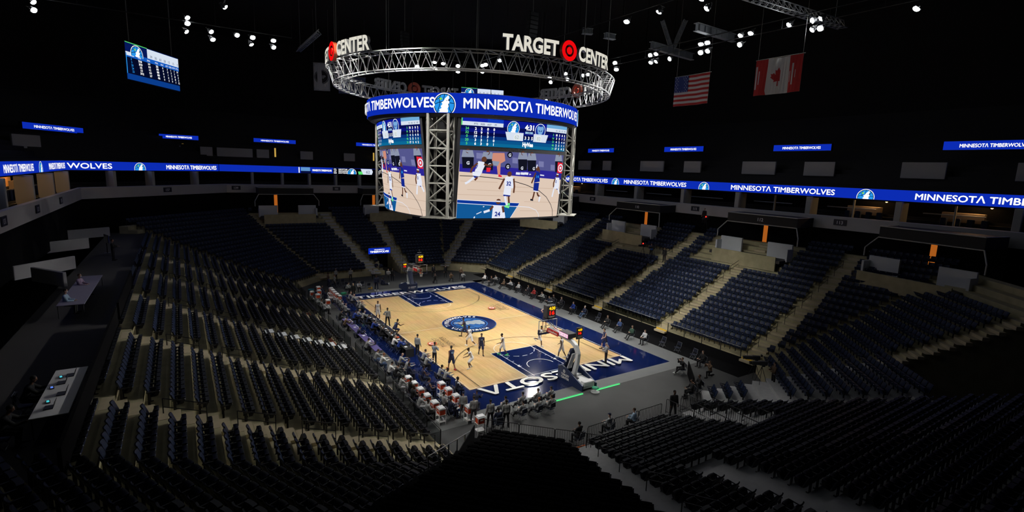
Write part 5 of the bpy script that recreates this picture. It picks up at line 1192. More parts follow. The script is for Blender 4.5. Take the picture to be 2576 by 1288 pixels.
def person(x, y, z, pose, head, top, lg, skin, hair, mask, sc, num, shoes, label):
    S_ = pose_set(pose); o = dressed('person', S_['body'], None, cm('skin', skin, SKIN[skin])); o.location = (x, y, z); o.rotation_euler = (0, 0, -rad(head)); o.scale = (sc,)*3; tag(o, label, 'person')
    jersey = top in ('jw', 'jn'); J = S_['J']
    top_o = dressed('jersey' if jersey else 'pullover', S_['shirt0' if jersey else 'shirt2'], o, cm('cloth', top, CLOTH[top]))
    dressed('shorts' if lg in ('sw','sn') else 'trousers', S_['shorts' if lg in ('sw','sn') else 'trousers'], o, cm('cloth', lg, CLOTH[lg]))
    dressed('shoes', S_['shoes'], o, cm('shoe', shoes, SHOE[shoes]))
    if hair == 'cap': dressed('cap', S_['cap'], o, cm('cap', hair, HAIR['cap']))
    elif hair != 'bald': dressed('hair', S_['hair'], o, cm('hair', hair, HAIR[hair]))
    if mask: dressed('face_mask', S_['mask'], o, cm('mask', mask, (0.75,0.76,0.78) if mask == 'wht' else (0.012,0.012,0.014)))
    link('eyes', S_['eyes'], o)
    if num:
        m_ = cm('number', 'n' if top == 'jw' else 'w', (0.02,0.03,0.10) if top == 'jw' else (0.30,0.45,0.70)); up, fw = J['up'], J['fw']; X = V((1,0,0))
        cv = Canvas(lambda u, v, h: J['che']+X*u+up*v-fw*(.150+h-abs(u)*.25), None, 0.001); cv.text(num, 0, -.08, .17, m_, 'c', None, .03)
        c2 = Canvas(lambda u, v, h: J['che']-X*u+up*v+fw*(.150+h-abs(u)*.25), None, 0.001); c2.text(num, 0, -.06, .12, m_, 'c', None, .03)
        a = cv.mb; off_ = len(a.v); a.v.extend(c2.mb.v); a.f.extend([tuple(i+off_ for i in f) for f in c2.mb.f]); a.mi.extend(c2.mb.mi); a.sm.extend(c2.mb.sm); a.build('number', top_o)
    if top in ('wj','wj2'):
        mb = MB(); up, fw = J['up'], J['fw']; c = J['che']
        if top == 'wj': mb.add([c+up*.15+fw*.11+V((-.05,0,0)), c+up*.15+fw*.11+V((.05,0,0)), c-up*.16+fw*.155], [(0,1,2)], CM_WHITE); mb.add([c+up*.15+fw*.125+V((-.05,0,0)), c+up*.15+fw*.125+V((.05,0,0)), c+fw*.16], [(0,1,2)], CM_WHITE)
        else:
            for s in 'LR': capsule_m(mb, J['sho'+s]+up*.02, J['sho'+s].lerp(J['elb'+s], .5)+up*.012, .075, .07, CM_WHITE)
        mb.build('shirt_front' if top == 'wj' else 'white_shoulders', o)
    return o
def capsule_m(mb, a, b, r0, r1, m_):
    t = NM(); capsule(t, a, b, r0, r1); mb.add(t.v, t.f, m_, True)
CM_WHITE = mat('white_shirt_cloth', (0.75,0.75,0.74), 0.85)
#PEOPLE_BEGIN
PEOPLE = [
 (-3.13, -5.97, 0.0, 'run', 350, 'jw', 'sw', 4, 'blk', None, 1.11, '0', 'white', 'player in white number 0 running away beside the centre emblem', None),
 (-2.35, -3.46, 0.0, 'run2', 300, 'jn', 'sn', 4, 'blk', None, 1.11, '3', 'black', 'player in navy running across the edge of the centre emblem', None),
 (-3.33, -8.38, 0.0, 'walk', 200, 'jn', 'sn', 4, 'blk', None, 1.11, '14', 'black', 'player in navy walking towards the camera near the ball', None),
 (-1.64, -9.27, 0.0, 'walk2', 290, 'jw', 'sw', 4, 'blk', None, 1.11, '32', 'green', 'player in white with bright green shoes at the lane corner', None),
 (-5.49, -10.72, 0.0, 'defend', 285, 'jw', 'sw', 4, 'blk', None, 1.0767, '5', 'white', 'player in white crouching to defend with arms out', None),
 (-7.05, -10.17, 0.0, 'walk', 355, 'jn', 'sn', 3, 'blk', None, 1.11, '46', 'red', 'player in navy number 46 seen from behind near the sideline', None),
 (-7.76, -8.45, 0.0, 'stand', 60, 'ref', 'tb', 4, 'blk', None, 1.04, '6', None, 'referee in grey and black standing inside the near sideline', None),
 (-8.25, -6.02, 0.0, 'stand2', 60, 'grey', 'tb', 3, 'blk', 'blk', 1.06, None, None, 'coach in grey pullover standing by the sideline beside the scorers table end', None),
 (-7.8, 5.71, 0.0, 'stand2', 200, 'jw', 'sw', 4, 'blk', None, 1.11, '9', 'white', 'player in white standing on the sideline near the far bench', None),
 (-7.7, 3.04, 0.0, 'hips', 30, 'grey', 'tb', 3, 'blk', 'blk', 1.06, None, None, 'coach in grey pullover with hand on hip at the sideline', None),
 (-8.02, 0.23, 0.0, 'crouch', 70, 'jn', 'sn', 4, 'blk', None, 1.11, '8', None, 'player in navy crouching at the scorers table to check in', None),
 (2.69, -8.73, 0.0, 'run2', 160, 'jw', 'sw', 4, 'blk', None, 1.11, '1', 'white', 'player in white running under the near backboard', None),
 (2.59, -12.14, 0.0, 'walk', 330, 'jw', 'sw', 4, 'blk', None, 1.11, '24', 'white', 'player in white with his back turned beside the near lane', None),
 (6.45, -4.37, 0.0, 'headhold', 215, 'jn', 'sn', 2, 'brn', None, 1.11, '15', None, 'player in navy with hands at his head behind the near backboard', None),
 (7.51, -12.32, 0.0, 'walk2', 280, 'jn', 'sn', 2, 'blk', None, 1.11, '7', None, 'player in navy trotting along the navy apron behind the referee', None),
 (4.95, -15.17, 0.0, 'stand', 300, 'ref', 'tb', 2, 'grey', None, 1.04, '28', None, 'grey haired referee standing at the near baseline corner', None),
 (11.31, 16.39, 0.0, 'sit', 270, 'white', 'tb', 2, 'brn', 'blk', 1.0, None, None, 'person in white shirt seated at the far end of the sideline row', 'folding chair under the person in white shirt'),
 (11.23, 14.45, 0.0, 'sit', 270, 'blk', 'tb', 2, 'brn', 'blk', 1.0, None, None, 'second seated person from the far end of the sideline row', 'folding chair under the second'),
 (12.41, 14.9, 0.0, 'sitlean', 270, 'grey', 'tb', 2, 'brn', 'blk', 1.0, None, None, 'grey clad person leaning forward, third in the sideline row', 'folding chair under the grey clad person leaning forward'),
 (11.85, 12.27, 0.0, 'sitcross', 270, 'brn', 'tb', 2, 'brn', 'blk', 1.0, None, None, 'person in dark brown seated fourth in the sideline row', 'folding chair under the person in dark brown'),
 (12.59, 11.32, 0.0, 'sitlean', 270, 'lgrey', 'tb', 2, 'brn', 'blk', 1.0, None, None, 'person in light grey leaning forward in the sideline row', 'folding chair under the person in light grey leaning forward in the sideline row'),
 (12.54, 9.55, 0.0, 'sit', 270, 'lgrey', 'tb', 2, 'brn', 'blk', 1.0, None, None, 'person in pale shirt and dark jacket sixth in the sideline row', 'folding chair under the person in pale shirt and dark jacket sixth in the sideline row'),
 (12.72, 7.75, 0.0, 'sitcross', 270, 'wj', 'tb', 2, 'brn', 'blk', 1.0, None, None, 'person in dark suit and white shirt seventh in the sideline row', 'folding chair under the person in dark suit and white shirt seventh in the sideline row'),
 (12.48, 5.95, 0.0, 'sit', 270, 'red', 'tb', 2, 'brn', 'blk', 1.0, None, None, 'person in red shirt seated in the sideline row', 'folding chair under the person in red shirt'),
 (12.43, 3.9, 0.0, 'sitlean', 270, 'grey', 'tb', 2, 'brn', 'blk', 1.0, None, None, 'person in grey jacket seated after the red shirt', 'folding chair under the person in grey jacket'),
 (12.48, 1.9, 0.0, 'sit', 270, 'blk', 'tb', 2, 'brn', 'blk', 1.0, None, None, 'person in black behind the leaning navy clad photographer', 'folding chair under the person in black behind the leaning navy clad photographer'),
 (11.9, 1.7, 0.0, 'sitlean', 270, 'navy', 'tb', 2, 'brn', 'blk', 1.0, None, None, 'navy clad person leaning down towards the floor camera', 'folding chair under the navy clad person leaning down towards the floor camera'),
 (12.67, 0.63, 0.0, 'sit', 270, 'wj', 'tb', 2, 'brn', 'blk', 1.0, None, None, 'person in dark jacket beside the far clock box', 'folding chair under the person in dark jacket beside the far clock box'),
 (12.52, -1.77, 0.0, 'sit', 270, 'blue', 'tb', 2, 'brn', 'wht', 1.0, None, None, 'person in bright blue jacket with white mask', 'folding chair under the person in bright blue jacket'),
 (12.62, -3.51, 0.0, 'sitcross', 270, 'navy', 'jeans', 2, 'grey', 'wht', 1.0, None, None, 'grey haired man in jeans with white shoes and mask', 'folding chair under the grey haired man in jeans'),
 (12.22, -7.58, 0.0, 'sitcross', 270, 'blk', 'tb', 2, 'brn', 'blk', 1.0, None, None, 'person in black seated right of the empty chair', 'folding chair under the person in black'),
 (12.48, -9.14, 0.0, 'sitcross', 270, 'bluej', 'tb', 2, 'brn', 'wht', 1.0, None, None, 'person in blue suit and white mask seated by the wall', 'folding chair under the person in blue suit and white mask'),
 (11.92, -11.37, 0.0, 'sitcross', 270, 'green', 'tb', 2, 'brn', 'blk', 1.0, None, None, 'person in dark green top leaning back in the sideline row', 'folding chair under the person in dark green top leaning back in the sideline row'),
 (11.94, -13.09, 0.0, 'sit', 270, 'lgrey', 'tb', 2, 'brn', 'wht', 1.0, None, None, 'person in pale grey jacket with white mask at the row end', 'folding chair under the person in pale grey jacket'),
 (9.13, -19.8, 0.0, 'sitcam', 300, 'blk', 'tb', 2, 'brn', None, 1.0, None, 'white', 'photographer in black with white shoes aiming a camera by the apron corner', 'low stool under the photographer with white shoes'),
 (12.01, -19.53, 0.0, 'sit', 280, 'blk', 'tb', 2, 'brn', 'wht', 1.0, None, None, 'person in black seated behind the white shoed photographer', 'chair under the person in black behind the photographer'),
 (10.55, -21.35, 0.0, 'kneelcam', 290, 'brn', 'tb', 2, 'brn', None, 1.0, None, None, 'kneeling photographer in brown by the corner barrier', None),
 (5.95, -23.15, 0.0, 'sit', 300, 'blk', 'tb', 3, 'blk', 'blk', 1.0, None, None, 'person in black seated lowest beside the camera platform', 'black chair lowest beside the camera platform'),
 (7.24, -22.84, 0.0, 'sit', 300, 'blk', 'tb', 3, 'blk', 'blk', 1.0, None, None, 'second person in black seated beside the camera platform', 'second black chair beside the camera platform'),
 (2.19, -24.58, 0.0, 'stand2', 200, 'blk', 'tb', 4, 'blk', 'blk', 1.08, None, None, 'tall person in black coat standing at the railing of the near stand', None),
 (-1.23, -24.39, 0.0, 'sit', 330, 'lblue', 'tb', 2, 'brn', None, 1.0, None, None, 'person in pale blue shirt seated against the slatted barrier', 'chair under the pale blue shirt at the slatted barrier'),
 (-3.11, -24.15, 0.0, 'sit', 345, 'lgrey', 'tb', 2, 'cap', None, 1.0, None, None, 'person in pale shirt and navy cap seated against the barrier', 'chair under the navy capped person at the barrier'),
 (-5.47, -24.07, 0.0, 'sit', 350, 'blk', 'tb', 3, 'blk', 'blk', 1.0, None, None, 'person in black seated at the foot of the grey stairs', 'black chair at the foot of the grey stairs'),
 (4.77, 19.16, 0.0, 'kneelcam', 190, 'blk', 'tb', 2, 'brn', None, 1.0, None, None, 'photographer in black kneeling at the far walkway, nearest the hoop', None),
 (7.23, 19.13, 0.0, 'kneelcam', 190, 'brn', 'tb', 2, 'brn', None, 1.0, None, None, 'photographer in brown kneeling in the middle of the far walkway', None),
 (9.0, 18.82, 0.0, 'kneelcam', 200, 'lgrey', 'tb', 2, 'brn', 'wht', 1.0, None, None, 'photographer in pale grey kneeling at the right of the far walkway', None),
 (9.25, 19.99, 0.0, 'stand', 200, 'brn', 'tb', 2, 'brn', 'wht', 1.0, None, None, 'person in brown jacket behind the pale grey photographer', None),
 (6.31, 23.1, 0.0, 'stand2', 180, 'wj', 'tb', 2, 'brn', None, 1.0, None, None, 'person in dark suit standing right of the far hoop', None),
 (7.8, 22.11, 0.0, 'stand2', 180, 'blk', 'tb', 2, 'brn', 'wht', 1.0, None, None, 'person in black standing at the foot of the far right stairs', None),
 (-0.68, 22.75, 0.0, 'stand', 180, 'grey', 'tg', 2, 'brn', 'blk', 1.0, None, None, 'person in grey standing in front of the far tunnel', None),
 (-0.02, 22.91, 0.0, 'stand2', 190, 'black', 'tb', 3, 'blk', 'blk', 1.0, None, None, 'person in black with yellow bag in front of the far tunnel', None),
 (-0.47, 28.61, 0.0, 'stand', 180, 'navy', 'tb', 2, 'brn', 'wht', 1.0, None, None, 'person in navy standing inside the tunnel mouth', None),
 (-3.8, 18.37, 0.0, 'stand2', 190, 'navy', 'tn', 4, 'blk', None, 1.12, None, 'white', 'tall player in navy tracksuit standing behind the far baseline', None),
 (-2.29, 20.93, 0.0, 'lie', 100, 'navy', 'tn', 4, 'blk', None, 1.1, None, 'white', 'player in navy stretching on the floor behind the far baseline', None),
 (-1.98, 25.53, 0.0, 'sit', 180, 'lgrey', 'tb', 2, 'brn', 'wht', 1.0, None, None, 'person in pale grey seated left of the tunnel', None),
 (-7.09, 25.7, 0.0, 'stand2', 150, 'grey', 'tb', 2, 'grey', 'blk', 1.0, None, None, 'grey clad person standing behind the far bench', None),
 (-5.24, 25.14, 0.0, 'hips', 170, 'grey', 'tb', 2, 'brn', 'wht', 1.0, None, None, 'grey clad person standing in the middle behind the far bench', None),
 (-7.61, 18.52, 0.0, 'sitlean', 130, 'grey', 'tb', 2, 'blk', 'wht', 1.0, None, None, 'grey clad person seated left behind the far baseline', 'navy chair left behind the far baseline'),
 (-6.02, 18.69, 0.0, 'sitlean', 180, 'lgrey', 'tb', 2, 'blk', 'blk', 1.0, None, None, 'person in grey and white seated behind the far baseline', 'navy chair right behind the far baseline'),
 (-7.49, 15.84, 0.0, 'stand2', 200, 'yel', 'tb', 2, 'brn', None, 1.0, None, None, 'person in dark top with yellow stripes at the court corner', None),
 (-8.23, 21.81, 0.0, 'stand2', 110, 'grey', 'tb', 2, 'brn', 'blk', 1.0, None, None, 'grey clad person standing among the far cooler stands', None),
 (-8.67, 23.42, 0.0, 'stand2', 120, 'brn', 'tb', 4, 'blk', 'blk', 1.0, None, None, 'person in dull brown standing left of the far cooler stands', None),
 (-9.37, 20.08, 0.0, 'stand', 110, 'navy', 'tn', 4, 'blk', None, 1.1, None, None, 'tall player in navy standing between the two far cooler rows', None),
 (-10.89, 17.26, 0.0, 'sit', 100, 'navy', 'tn', 4, 'blk', None, 1.08, None, None, 'player in navy jacket with white trim among the cooler stands', 'navy chair of the player in white trim'),
 (-11.02, 14.95, 0.0, 'sit', 100, 'navy', 'tn', 4, 'blk', None, 1.08, None, None, 'player in dark navy seated beside the nearest far cooler stand', 'navy chair beside the nearest far cooler stand'),
 (-10.68, 14.79, 0.0, 'sit', 100, 'jw', 'sw', 3, 'brn', None, 1.08, None, None, 'player in white jersey seated on the far bench', 'navy chair of the white jersey player on the far bench'),
 (-11.82, 16.1, 0.0, 'sit', 95, 'navy', 'tg', 4, 'blk', None, 1.08, None, None, 'player in navy seated at the outer end of the far bench', 'navy chair at the outer end of the far bench'),
 (-12.28, 11.27, 0.0, 'sit', 95, 'grey', 'tb', 3, 'blk', 'blk', 1.0, None, None, 'grey clad person seated low beside the left stand railing', 'chair beside the left stand railing, far end'),
 (-12.21, 10.07, 0.0, 'sit', 95, 'lgrey', 'tb', 4, 'blk', 'wht', 1.0, None, None, 'second grey clad person low beside the left stand railing', 'second chair beside the left stand railing'),
 (-10.33, 12.03, 0.0, 'sit', 92, 'grey', 'tb', 2, 'brn', 'blk', 1.0, None, None, 'first coach in grey of the inner bench row, by the coolers', 'navy chair of the first coach in grey of the inner bench row, by the coolers'),
 (-10.37, 11.0, 0.0, 'sit', 92, 'grey', 'tb', 2, 'bald', 'blk', 1.0, None, None, 'bald coach in grey, second of the inner bench row', 'navy chair of the bald coach in grey, second of the inner bench row'),
 (-10.45, 9.68, 0.0, 'sit', 92, 'grey', 'tb', 2, 'blk', 'blk', 1.0, None, None, 'coach in grey, third of the inner bench row', 'navy chair of the coach in grey, third of the inner bench row'),
 (-10.45, 8.37, 0.0, 'sit', 92, 'grey', 'tb', 2, 'bald', 'blk', 1.0, None, None, 'coach in grey, fourth of the inner bench row', 'navy chair of the coach in grey, fourth of the inner bench row'),
 (-8.78, 13.32, 0.0, 'sitlean', 92, 'grey', 'tb', 2, 'bald', 'blk', 1.0, None, None, 'bald coach in grey at the far end of the courtside row', 'navy chair of the bald coach in grey at the far end of the courtside row'),
 (-8.74, 12.18, 0.0, 'sitlean', 92, 'grey', 'tb', 2, 'bald', 'blk', 1.0, None, None, 'coach in grey leaning forward at the far end of the courtside row', 'navy chair of the coach in grey at the far end of the courtside row'),
 (-8.69, 10.02, 0.0, 'sitlean', 92, 'grey', 'tb', 2, 'brn', 'blk', 1.0, None, None, 'coach in grey, third of the courtside row', 'navy chair of the coach in grey, third of the courtside row'),
 (-8.82, 8.89, 0.0, 'sitlean', 92, 'grey', 'tb', 2, 'bald', 'blk', 1.0, None, None, 'coach in grey holding papers, fourth of the courtside row', 'navy chair of the coach in grey, fourth of the courtside row'),
 (-10.03, 5.6, 0.0, 'sitlean', 92, 'grey', 'tb', 2, 'blond', 'blk', 1.0, None, None, 'fair haired person in grey at the far end of the scorers table', 'black chair of the fair haired person in grey at the far end'),
 (-9.7, 4.92, 0.0, 'sitlean', 92, 'grey', 'tb', 2, 'grey', 'blk', 1.0, None, None, 'grey haired person in grey at the scorers table', 'black chair of the grey haired person in grey'),
 (-10.46, 5.4, 0.0, 'sitlean', 92, 'blue', 'tb', 2, 'blk', 'blk', 1.0, None, None, 'person in bright blue jacket behind the scorers table', 'black chair of the person in bright blue jacket behind the scorers table'),
 (-9.73, 3.43, 0.0, 'sitlean', 92, 'navy', 'tb', 2, 'blk', 'blk', 1.0, None, None, 'person in dark navy at the scorers table', 'black chair of the person in dark navy'),
 (-9.88, 1.32, 0.0, 'sitlean', 92, 'blue', 'tb', 2, 'blk', 'blk', 1.0, None, None, 'second person in bright blue at the scorers table', 'black chair of the second person in bright blue'),
 (-9.73, -0.7, 0.0, 'sitlean', 92, 'blk', 'tb', 2, 'blk', 'blk', 1.0, None, None, 'person in black in the middle of the scorers table', 'black chair of the person in black in the middle'),
 (-9.65, -2.72, 0.0, 'sitlean', 92, 'blk', 'tb', 2, 'brn', 'blk', 1.0, None, None, 'person in black near the red cap on the scorers table', 'black chair of the person in black by the red cap'),
 (-9.72, -3.93, 0.0, 'sitlean', 92, 'white', 'tb', 2, 'bald', 'blk', 1.0, None, None, 'bald man in white shirt at the near end of the scorers table', 'black chair of the bald man in white shirt at the near end'),
 (-9.53, -4.78, 0.0, 'sitlean', 92, 'blue', 'tb', 2, 'blk', 'blk', 1.0, None, None, 'person in bright blue beside the bald man in white', 'black chair of the person in bright blue beside the bald man in white'),
 (-11.69, 6.11, 0.0, 'sitlean', 92, 'blk', 'tb', 2, 'blk', 'blk', 1.0, None, None, 'person in black at the far purple press table', 'black chair of the person in black at the far purple press table'),
 (-11.88, 3.53, 0.0, 'sitlean', 92, 'brn', 'tb', 2, 'blk', 'blk', 1.0, None, None, 'person in brown leaning at the second purple press table', 'black chair of the person in brown leaning at the second purple press table'),
 (-11.67, -0.05, 0.0, 'sitlean', 92, 'navy', 'tb', 2, 'blk', 'blk', 1.0, None, None, 'person in navy writing at the middle purple press table', 'black chair of the person in navy writing at the middle purple press table'),
 (-12.0, -3.64, 0.0, 'sitlean', 92, 'grey', 'tb', 2, 'blk', 'blk', 1.0, None, None, 'person in grey typing at the nearest purple press table', 'black chair of the person in grey typing at the nearest purple press table'),
 (-12.15, -6.61, 0.0, 'sitlean', 92, 'grey', 'jeans', 2, 'brn', 'blk', 1.0, None, None, 'person in grey seated first behind the press tables', 'navy chair of the person in grey seated first behind the press tables'),
 (-12.04, -7.69, 0.0, 'sitlean', 92, 'white', 'jeans', 2, 'ginger', 'blk', 1.0, None, None, 'ginger person in pale shirt resting chin on hand', 'navy chair of the ginger person in pale shirt'),
 (-12.1, -9.69, 0.0, 'sitlean', 92, 'white', 'tb', 2, 'blk', 'blk', 1.0, None, None, 'person in white shirt seated above the cooler stands', 'navy chair of the person in white shirt seated above the cooler stands'),
 (-11.86, -10.38, 0.0, 'sitlean', 92, 'blk', 'tb', 2, 'blk', 'blk', 1.0, None, None, 'person in black hood behind the white shirt', 'navy chair of the person in black hood behind the white shirt'),
 (-10.77, -8.35, 0.0, 'sitlean', 92, 'grey', 'tb', 2, 'bald', 'blk', 1.0, None, None, 'bald coach in grey, first of the near bench', 'navy chair of the bald coach in grey, first of the near bench'),
 (-10.77, -9.69, 0.0, 'sitlean', 92, 'grey', 'tb', 2, 'brn', 'blk', 1.0, None, None, 'coach in grey, second of the near bench holding a sheet', 'navy chair of the coach in grey, second of the near bench'),
 (-10.86, -10.58, 0.0, 'sit', 92, 'navy', 'tn', 4, 'blk', 'blk', 1.0, None, None, 'player in dark clothes, third of the near bench', 'navy chair of the player in dark clothes, third of the near bench'),
 (-8.82, -8.36, 0.0, 'sitlean', 92, 'grey', 'tb', 2, 'brn', 'blk', 1.0, None, None, 'coach in grey at the far end of the near courtside row', 'navy chair of the coach in grey at the far end of the near courtside row'),
 (-9.08, -9.5, 0.0, 'sitlean', 92, 'grey', 'tb', 2, 'bald', 'blk', 1.0, None, None, 'coach in grey, second of the near courtside row', 'navy chair of the coach in grey, second of the near courtside row'),
 (-9.08, -12.04, 0.0, 'sitlean', 92, 'grey', 'tb', 4, 'blk', 'blk', 1.0, None, None, 'coach in grey at the court edge, upper of two', 'navy chair of the coach in grey at the court edge, upper of two'),
 (-8.95, -12.77, 0.0, 'sitlean', 92, 'grey', 'tb', 4, 'blk', 'blk', 1.0, None, None, 'coach in grey at the court edge, lower of two', 'navy chair of the coach in grey at the court edge, lower of two'),
 (-10.24, -11.86, 0.0, 'sit', 92, 'jn', 'tn', 4, 'blk', None, 1.08, None, None, 'player in navy jersey with grey sleeves stretching his legs', 'navy chair of the player in navy jersey with grey sleeves'),
 (-8.99, -14.92, 0.0, 'sit', 92, 'wj2', 'tn', 4, 'blk', None, 1.08, None, None, 'player in navy jacket with white shoulders at the court corner', 'navy chair of the player in navy jacket with white shoulders at the court corner'),
 (-10.8, -14.14, 0.0, 'sit', 92, 'jn', 'tn', 3, 'blk', None, 1.08, '17', None, 'player in blue warm-up number 17 between the cooler rows', 'navy chair of the player in blue warm-up number 17 between the cooler rows'),
 (-12.3, -12.53, 0.0, 'sitlean', 92, 'grey', 'tw', 3, 'blk', 'blk', 1.0, None, None, 'person in grey hood seated beside the first cooler stand', 'navy chair of the person in grey hood seated beside the first cooler stand'),
 (-11.91, -13.53, 0.0, 'sit', 92, 'blk', 'tn', 4, 'blk', None, 1.08, None, None, 'player in black hood beside the first cooler stands', 'navy chair of the player in black hood beside the first cooler stands'),
 (-12.19, -14.7, 0.0, 'sit', 92, 'blk', 'tn', 4, 'brn', None, 1.08, None, None, 'player in black with brown hair below the left stand rail', 'navy chair of the player in black with brown hair below the left stand rail'),
 (-12.33, -15.95, 0.0, 'sitlean', 92, 'grey', 'tw', 4, 'blk', 'blk', 1.0, None, None, 'person in grey hood facing the coolers, middle of the row', 'navy chair of the person in grey hood middle of the row'),
 (-12.12, -16.98, 0.0, 'sit', 92, 'grey', 'tb', 4, 'blk', 'blk', 1.0, None, None, 'person in grey hood beside the nearest cooler stand', 'navy chair of the person in grey hood beside the nearest cooler stand'),
 (-10.77, -16.46, 0.0, 'sit', 92, 'grey', 'tb', 4, 'blk', 'blk', 1.0, None, None, 'person in grey hood between the two near cooler rows', 'navy chair of the person in grey hood between the two near cooler rows'),
 (-10.8, -17.55, 0.0, 'sit', 92, 'navy', 'tn', 4, 'blk', None, 1.08, None, None, 'player in black jacket with white stripe between the cooler rows', 'navy chair of the player in black jacket with white stripe between the cooler rows'),
 (-10.0, -17.84, 0.0, 'stand2', 20, 'grey', 'tg', 2, 'cap', None, 1.0, None, None, 'person in grey and navy cap standing among the near coolers', None),
 (-9.71, -18.73, 0.0, 'stand2', 10, 'grey', 'tg', 2, 'brn', None, 1.0, None, None, 'ponytailed person in grey standing behind the last cooler', None),
 (-8.79, -17.34, 0.0, 'crouch', 40, 'navy', 'tn', 4, 'cap', None, 1.0, None, None, 'player in dark cap crouching beside the last cooler of the courtside row', None),
 (-9.02, -19.64, 0.0, 'stand2', 10, 'grey', 'tb', 3, 'blk', 'blk', 1.0, None, None, 'person in grey standing at the black railing right of the coolers', None),
 (-8.74, -20.21, 0.0, 'sit', 10, 'navy', 'tn', 4, 'blk', None, 1.0, None, None, 'person in navy seated between the two standing at the railing', 'chair between the two people standing at the railing'),
 (-8.18, -20.17, 0.0, 'stand2', 10, 'grey', 'tb', 4, 'blk', 'blk', 1.0, None, None, 'person in grey and dark cap standing at the black railing', None),
 (-7.41, -18.79, 0.0, 'sitcross', 350, 'grey', 'tb', 2, 'blk', None, 1.0, None, None, 'first of the photographers seated in a row near the apron corner', 'navy chair of the first of the photographers seated in a row'),
 (-6.07, -18.83, 0.0, 'sitcross', 350, 'grey', 'tb', 2, 'blk', None, 1.0, None, None, 'second seated photographer, by the court apron', 'navy chair of the second seated photographer'),
 (-6.76, -19.9, 0.0, 'sitcross', 350, 'grey', 'tb', 2, 'blk', None, 1.0, None, None, 'third seated photographer, set back from the apron', 'navy chair of the third seated photographer, set back from the apron'),
 (-4.84, -18.87, 0.0, 'sitcross', 350, 'grey', 'tb', 2, 'brn', None, 1.0, None, None, 'fourth seated photographer, by the court apron', 'navy chair of the fourth seated photographer'),
 (-5.59, -20.02, 0.0, 'sitcross', 350, 'grey', 'tb', 2, 'ginger', None, 1.0, None, None, 'fifth seated photographer with reddish hair, set back', 'navy chair of the fifth seated photographer, set back'),
 (-3.83, -19.01, 0.0, 'sitcross', 350, 'grey', 'tb', 2, 'blk', None, 1.0, None, None, 'sixth seated photographer, nearest the green strip', 'navy chair of the sixth seated photographer, nearest the green strip'),
 (-4.62, -20.1, 0.0, 'sitcross', 350, 'grey', 'tb', 2, 'brn', None, 1.0, None, None, 'seventh seated photographer, last of the back row', 'navy chair of the seventh seated photographer, last of the back row'),
 (10.34, -26.58, 1.3, 'stand', 300, 'brn', 'tb', 2, 'blk', None, 1.0, None, None, 'cameraman in dark top on the near right camera platform', None),
 (25.83, -0.69, 5.5, 'stand', 250, 'blue2', 'tb', 2, 'brn', None, 1.0, None, None, 'cameraman in bright blue on the platform of the far sideline stand', None),
 (24.63, -3.87, 5.5, 'stand2', 250, 'blk', 'tb', 2, 'brn', None, 1.0, None, None, 'second cameraman in black on the platform of the far sideline stand', None),
 (31.41, -3.97, 10.2, 'stand2', 260, 'blk', 'tb', 2, 'brn', None, 1.0, None, None, 'cameraman in black beside the section 111 tag', None),
 (-29.61, 9.26, 7.2, 'stand', 100, 'blk', 'tb', 2, 'brn', None, 1.0, None, None, 'person in black standing on the upper left concourse', None),
 (-30.26, -8.76, 7.2, 'sit', 95, 'lblue', 'tb', 2, 'blk', 'wht', 1.0, None, None, 'person in pale blue with mask at the upper left work table', None),
 (-30.2, -4.23, 7.2, 'sit', 110, 'purple', 'tb', 2, 'brn', 'wht', 1.0, None, None, 'person in purple at the far end of the upper left work table', None),
]
#PEOPLE_END
for (x, y, z, pose, head, top, lg, skin, hair, mask, sc, num, shoes, label, chl) in PEOPLE:
    J = pose_set(pose)['J']
    person(x, y, z+0.01, pose, head, top, lg, skin, hair, mask, sc, num, shoes, label)
    if chl:
        s, c = math.sin(rad(head)), math.cos(rad(head)); chair(x-s*0.0, y-c*0.0, head, chl, z=z)
# ------------------------------------------------------------------ coolers, spare chairs, tables
NC = [(-11.55,-12.28),(-11.55,-13.38),(-11.55,-14.52),(-11.55,-15.65),(-11.55,-16.85),(-11.55,-17.8)]
for i, (x, y) in enumerate(NC): cooler(x, y, 90, 'white cooler stand with red crate, %s from the far end of the railing side row' % ORD[i+1], 'near cooler stands')
NC2 = [(-9.9,-14.36),(-9.9,-15.46),(-9.9,-16.62),(-9.9,-17.55),(-9.9,-18.45)]
for i, (x, y) in enumerate(NC2): cooler(x, y, 90, 'white cooler stand with red crate, %s from the far end of the courtside row' % ORD[i+1], 'near cooler stands')
cooler(-9.95, -20.0, 0, 'lone cooler stand with red crate behind the black slatted barrier', 'near cooler stands', False)
for i, (x, y) in enumerate([(-9.7,17.45),(-9.75,16.4),(-9.8,15.35),(-9.8,14.3),(-9.8,13.25)]): cooler(x, y, 90, 'white cooler stand of the far bench, %s from the far end of its row' % ORD[i+1], 'far cooler stands')
for (x, y), l in zip([(-11.4,11.9),(-10.9,18.8),(-11.25,16.9),(-11.8,15.0),(-12.1,16.6)], ['single white cooler stand nearest the camera at the far bench','empty white stand at the back of the far bench','cooler stand behind the white trimmed player of the far bench','cooler stand at the outer far bench beside the railing','outermost cooler stand of the far bench']): cooler(x, y, 90, l, 'far cooler stands')
for (x, y, h), l in zip([(13.1,-5.2,275),(13.0,-14.3,272),(13.1,-16.0,272),(12.9,-17.9,275)], ['empty folding chair right of the man in jeans','empty folding chair beyond the last seated person of the sideline row','second empty folding chair beyond the last seated person','third empty folding chair beyond the last seated person']): chair(x, y, h, l)
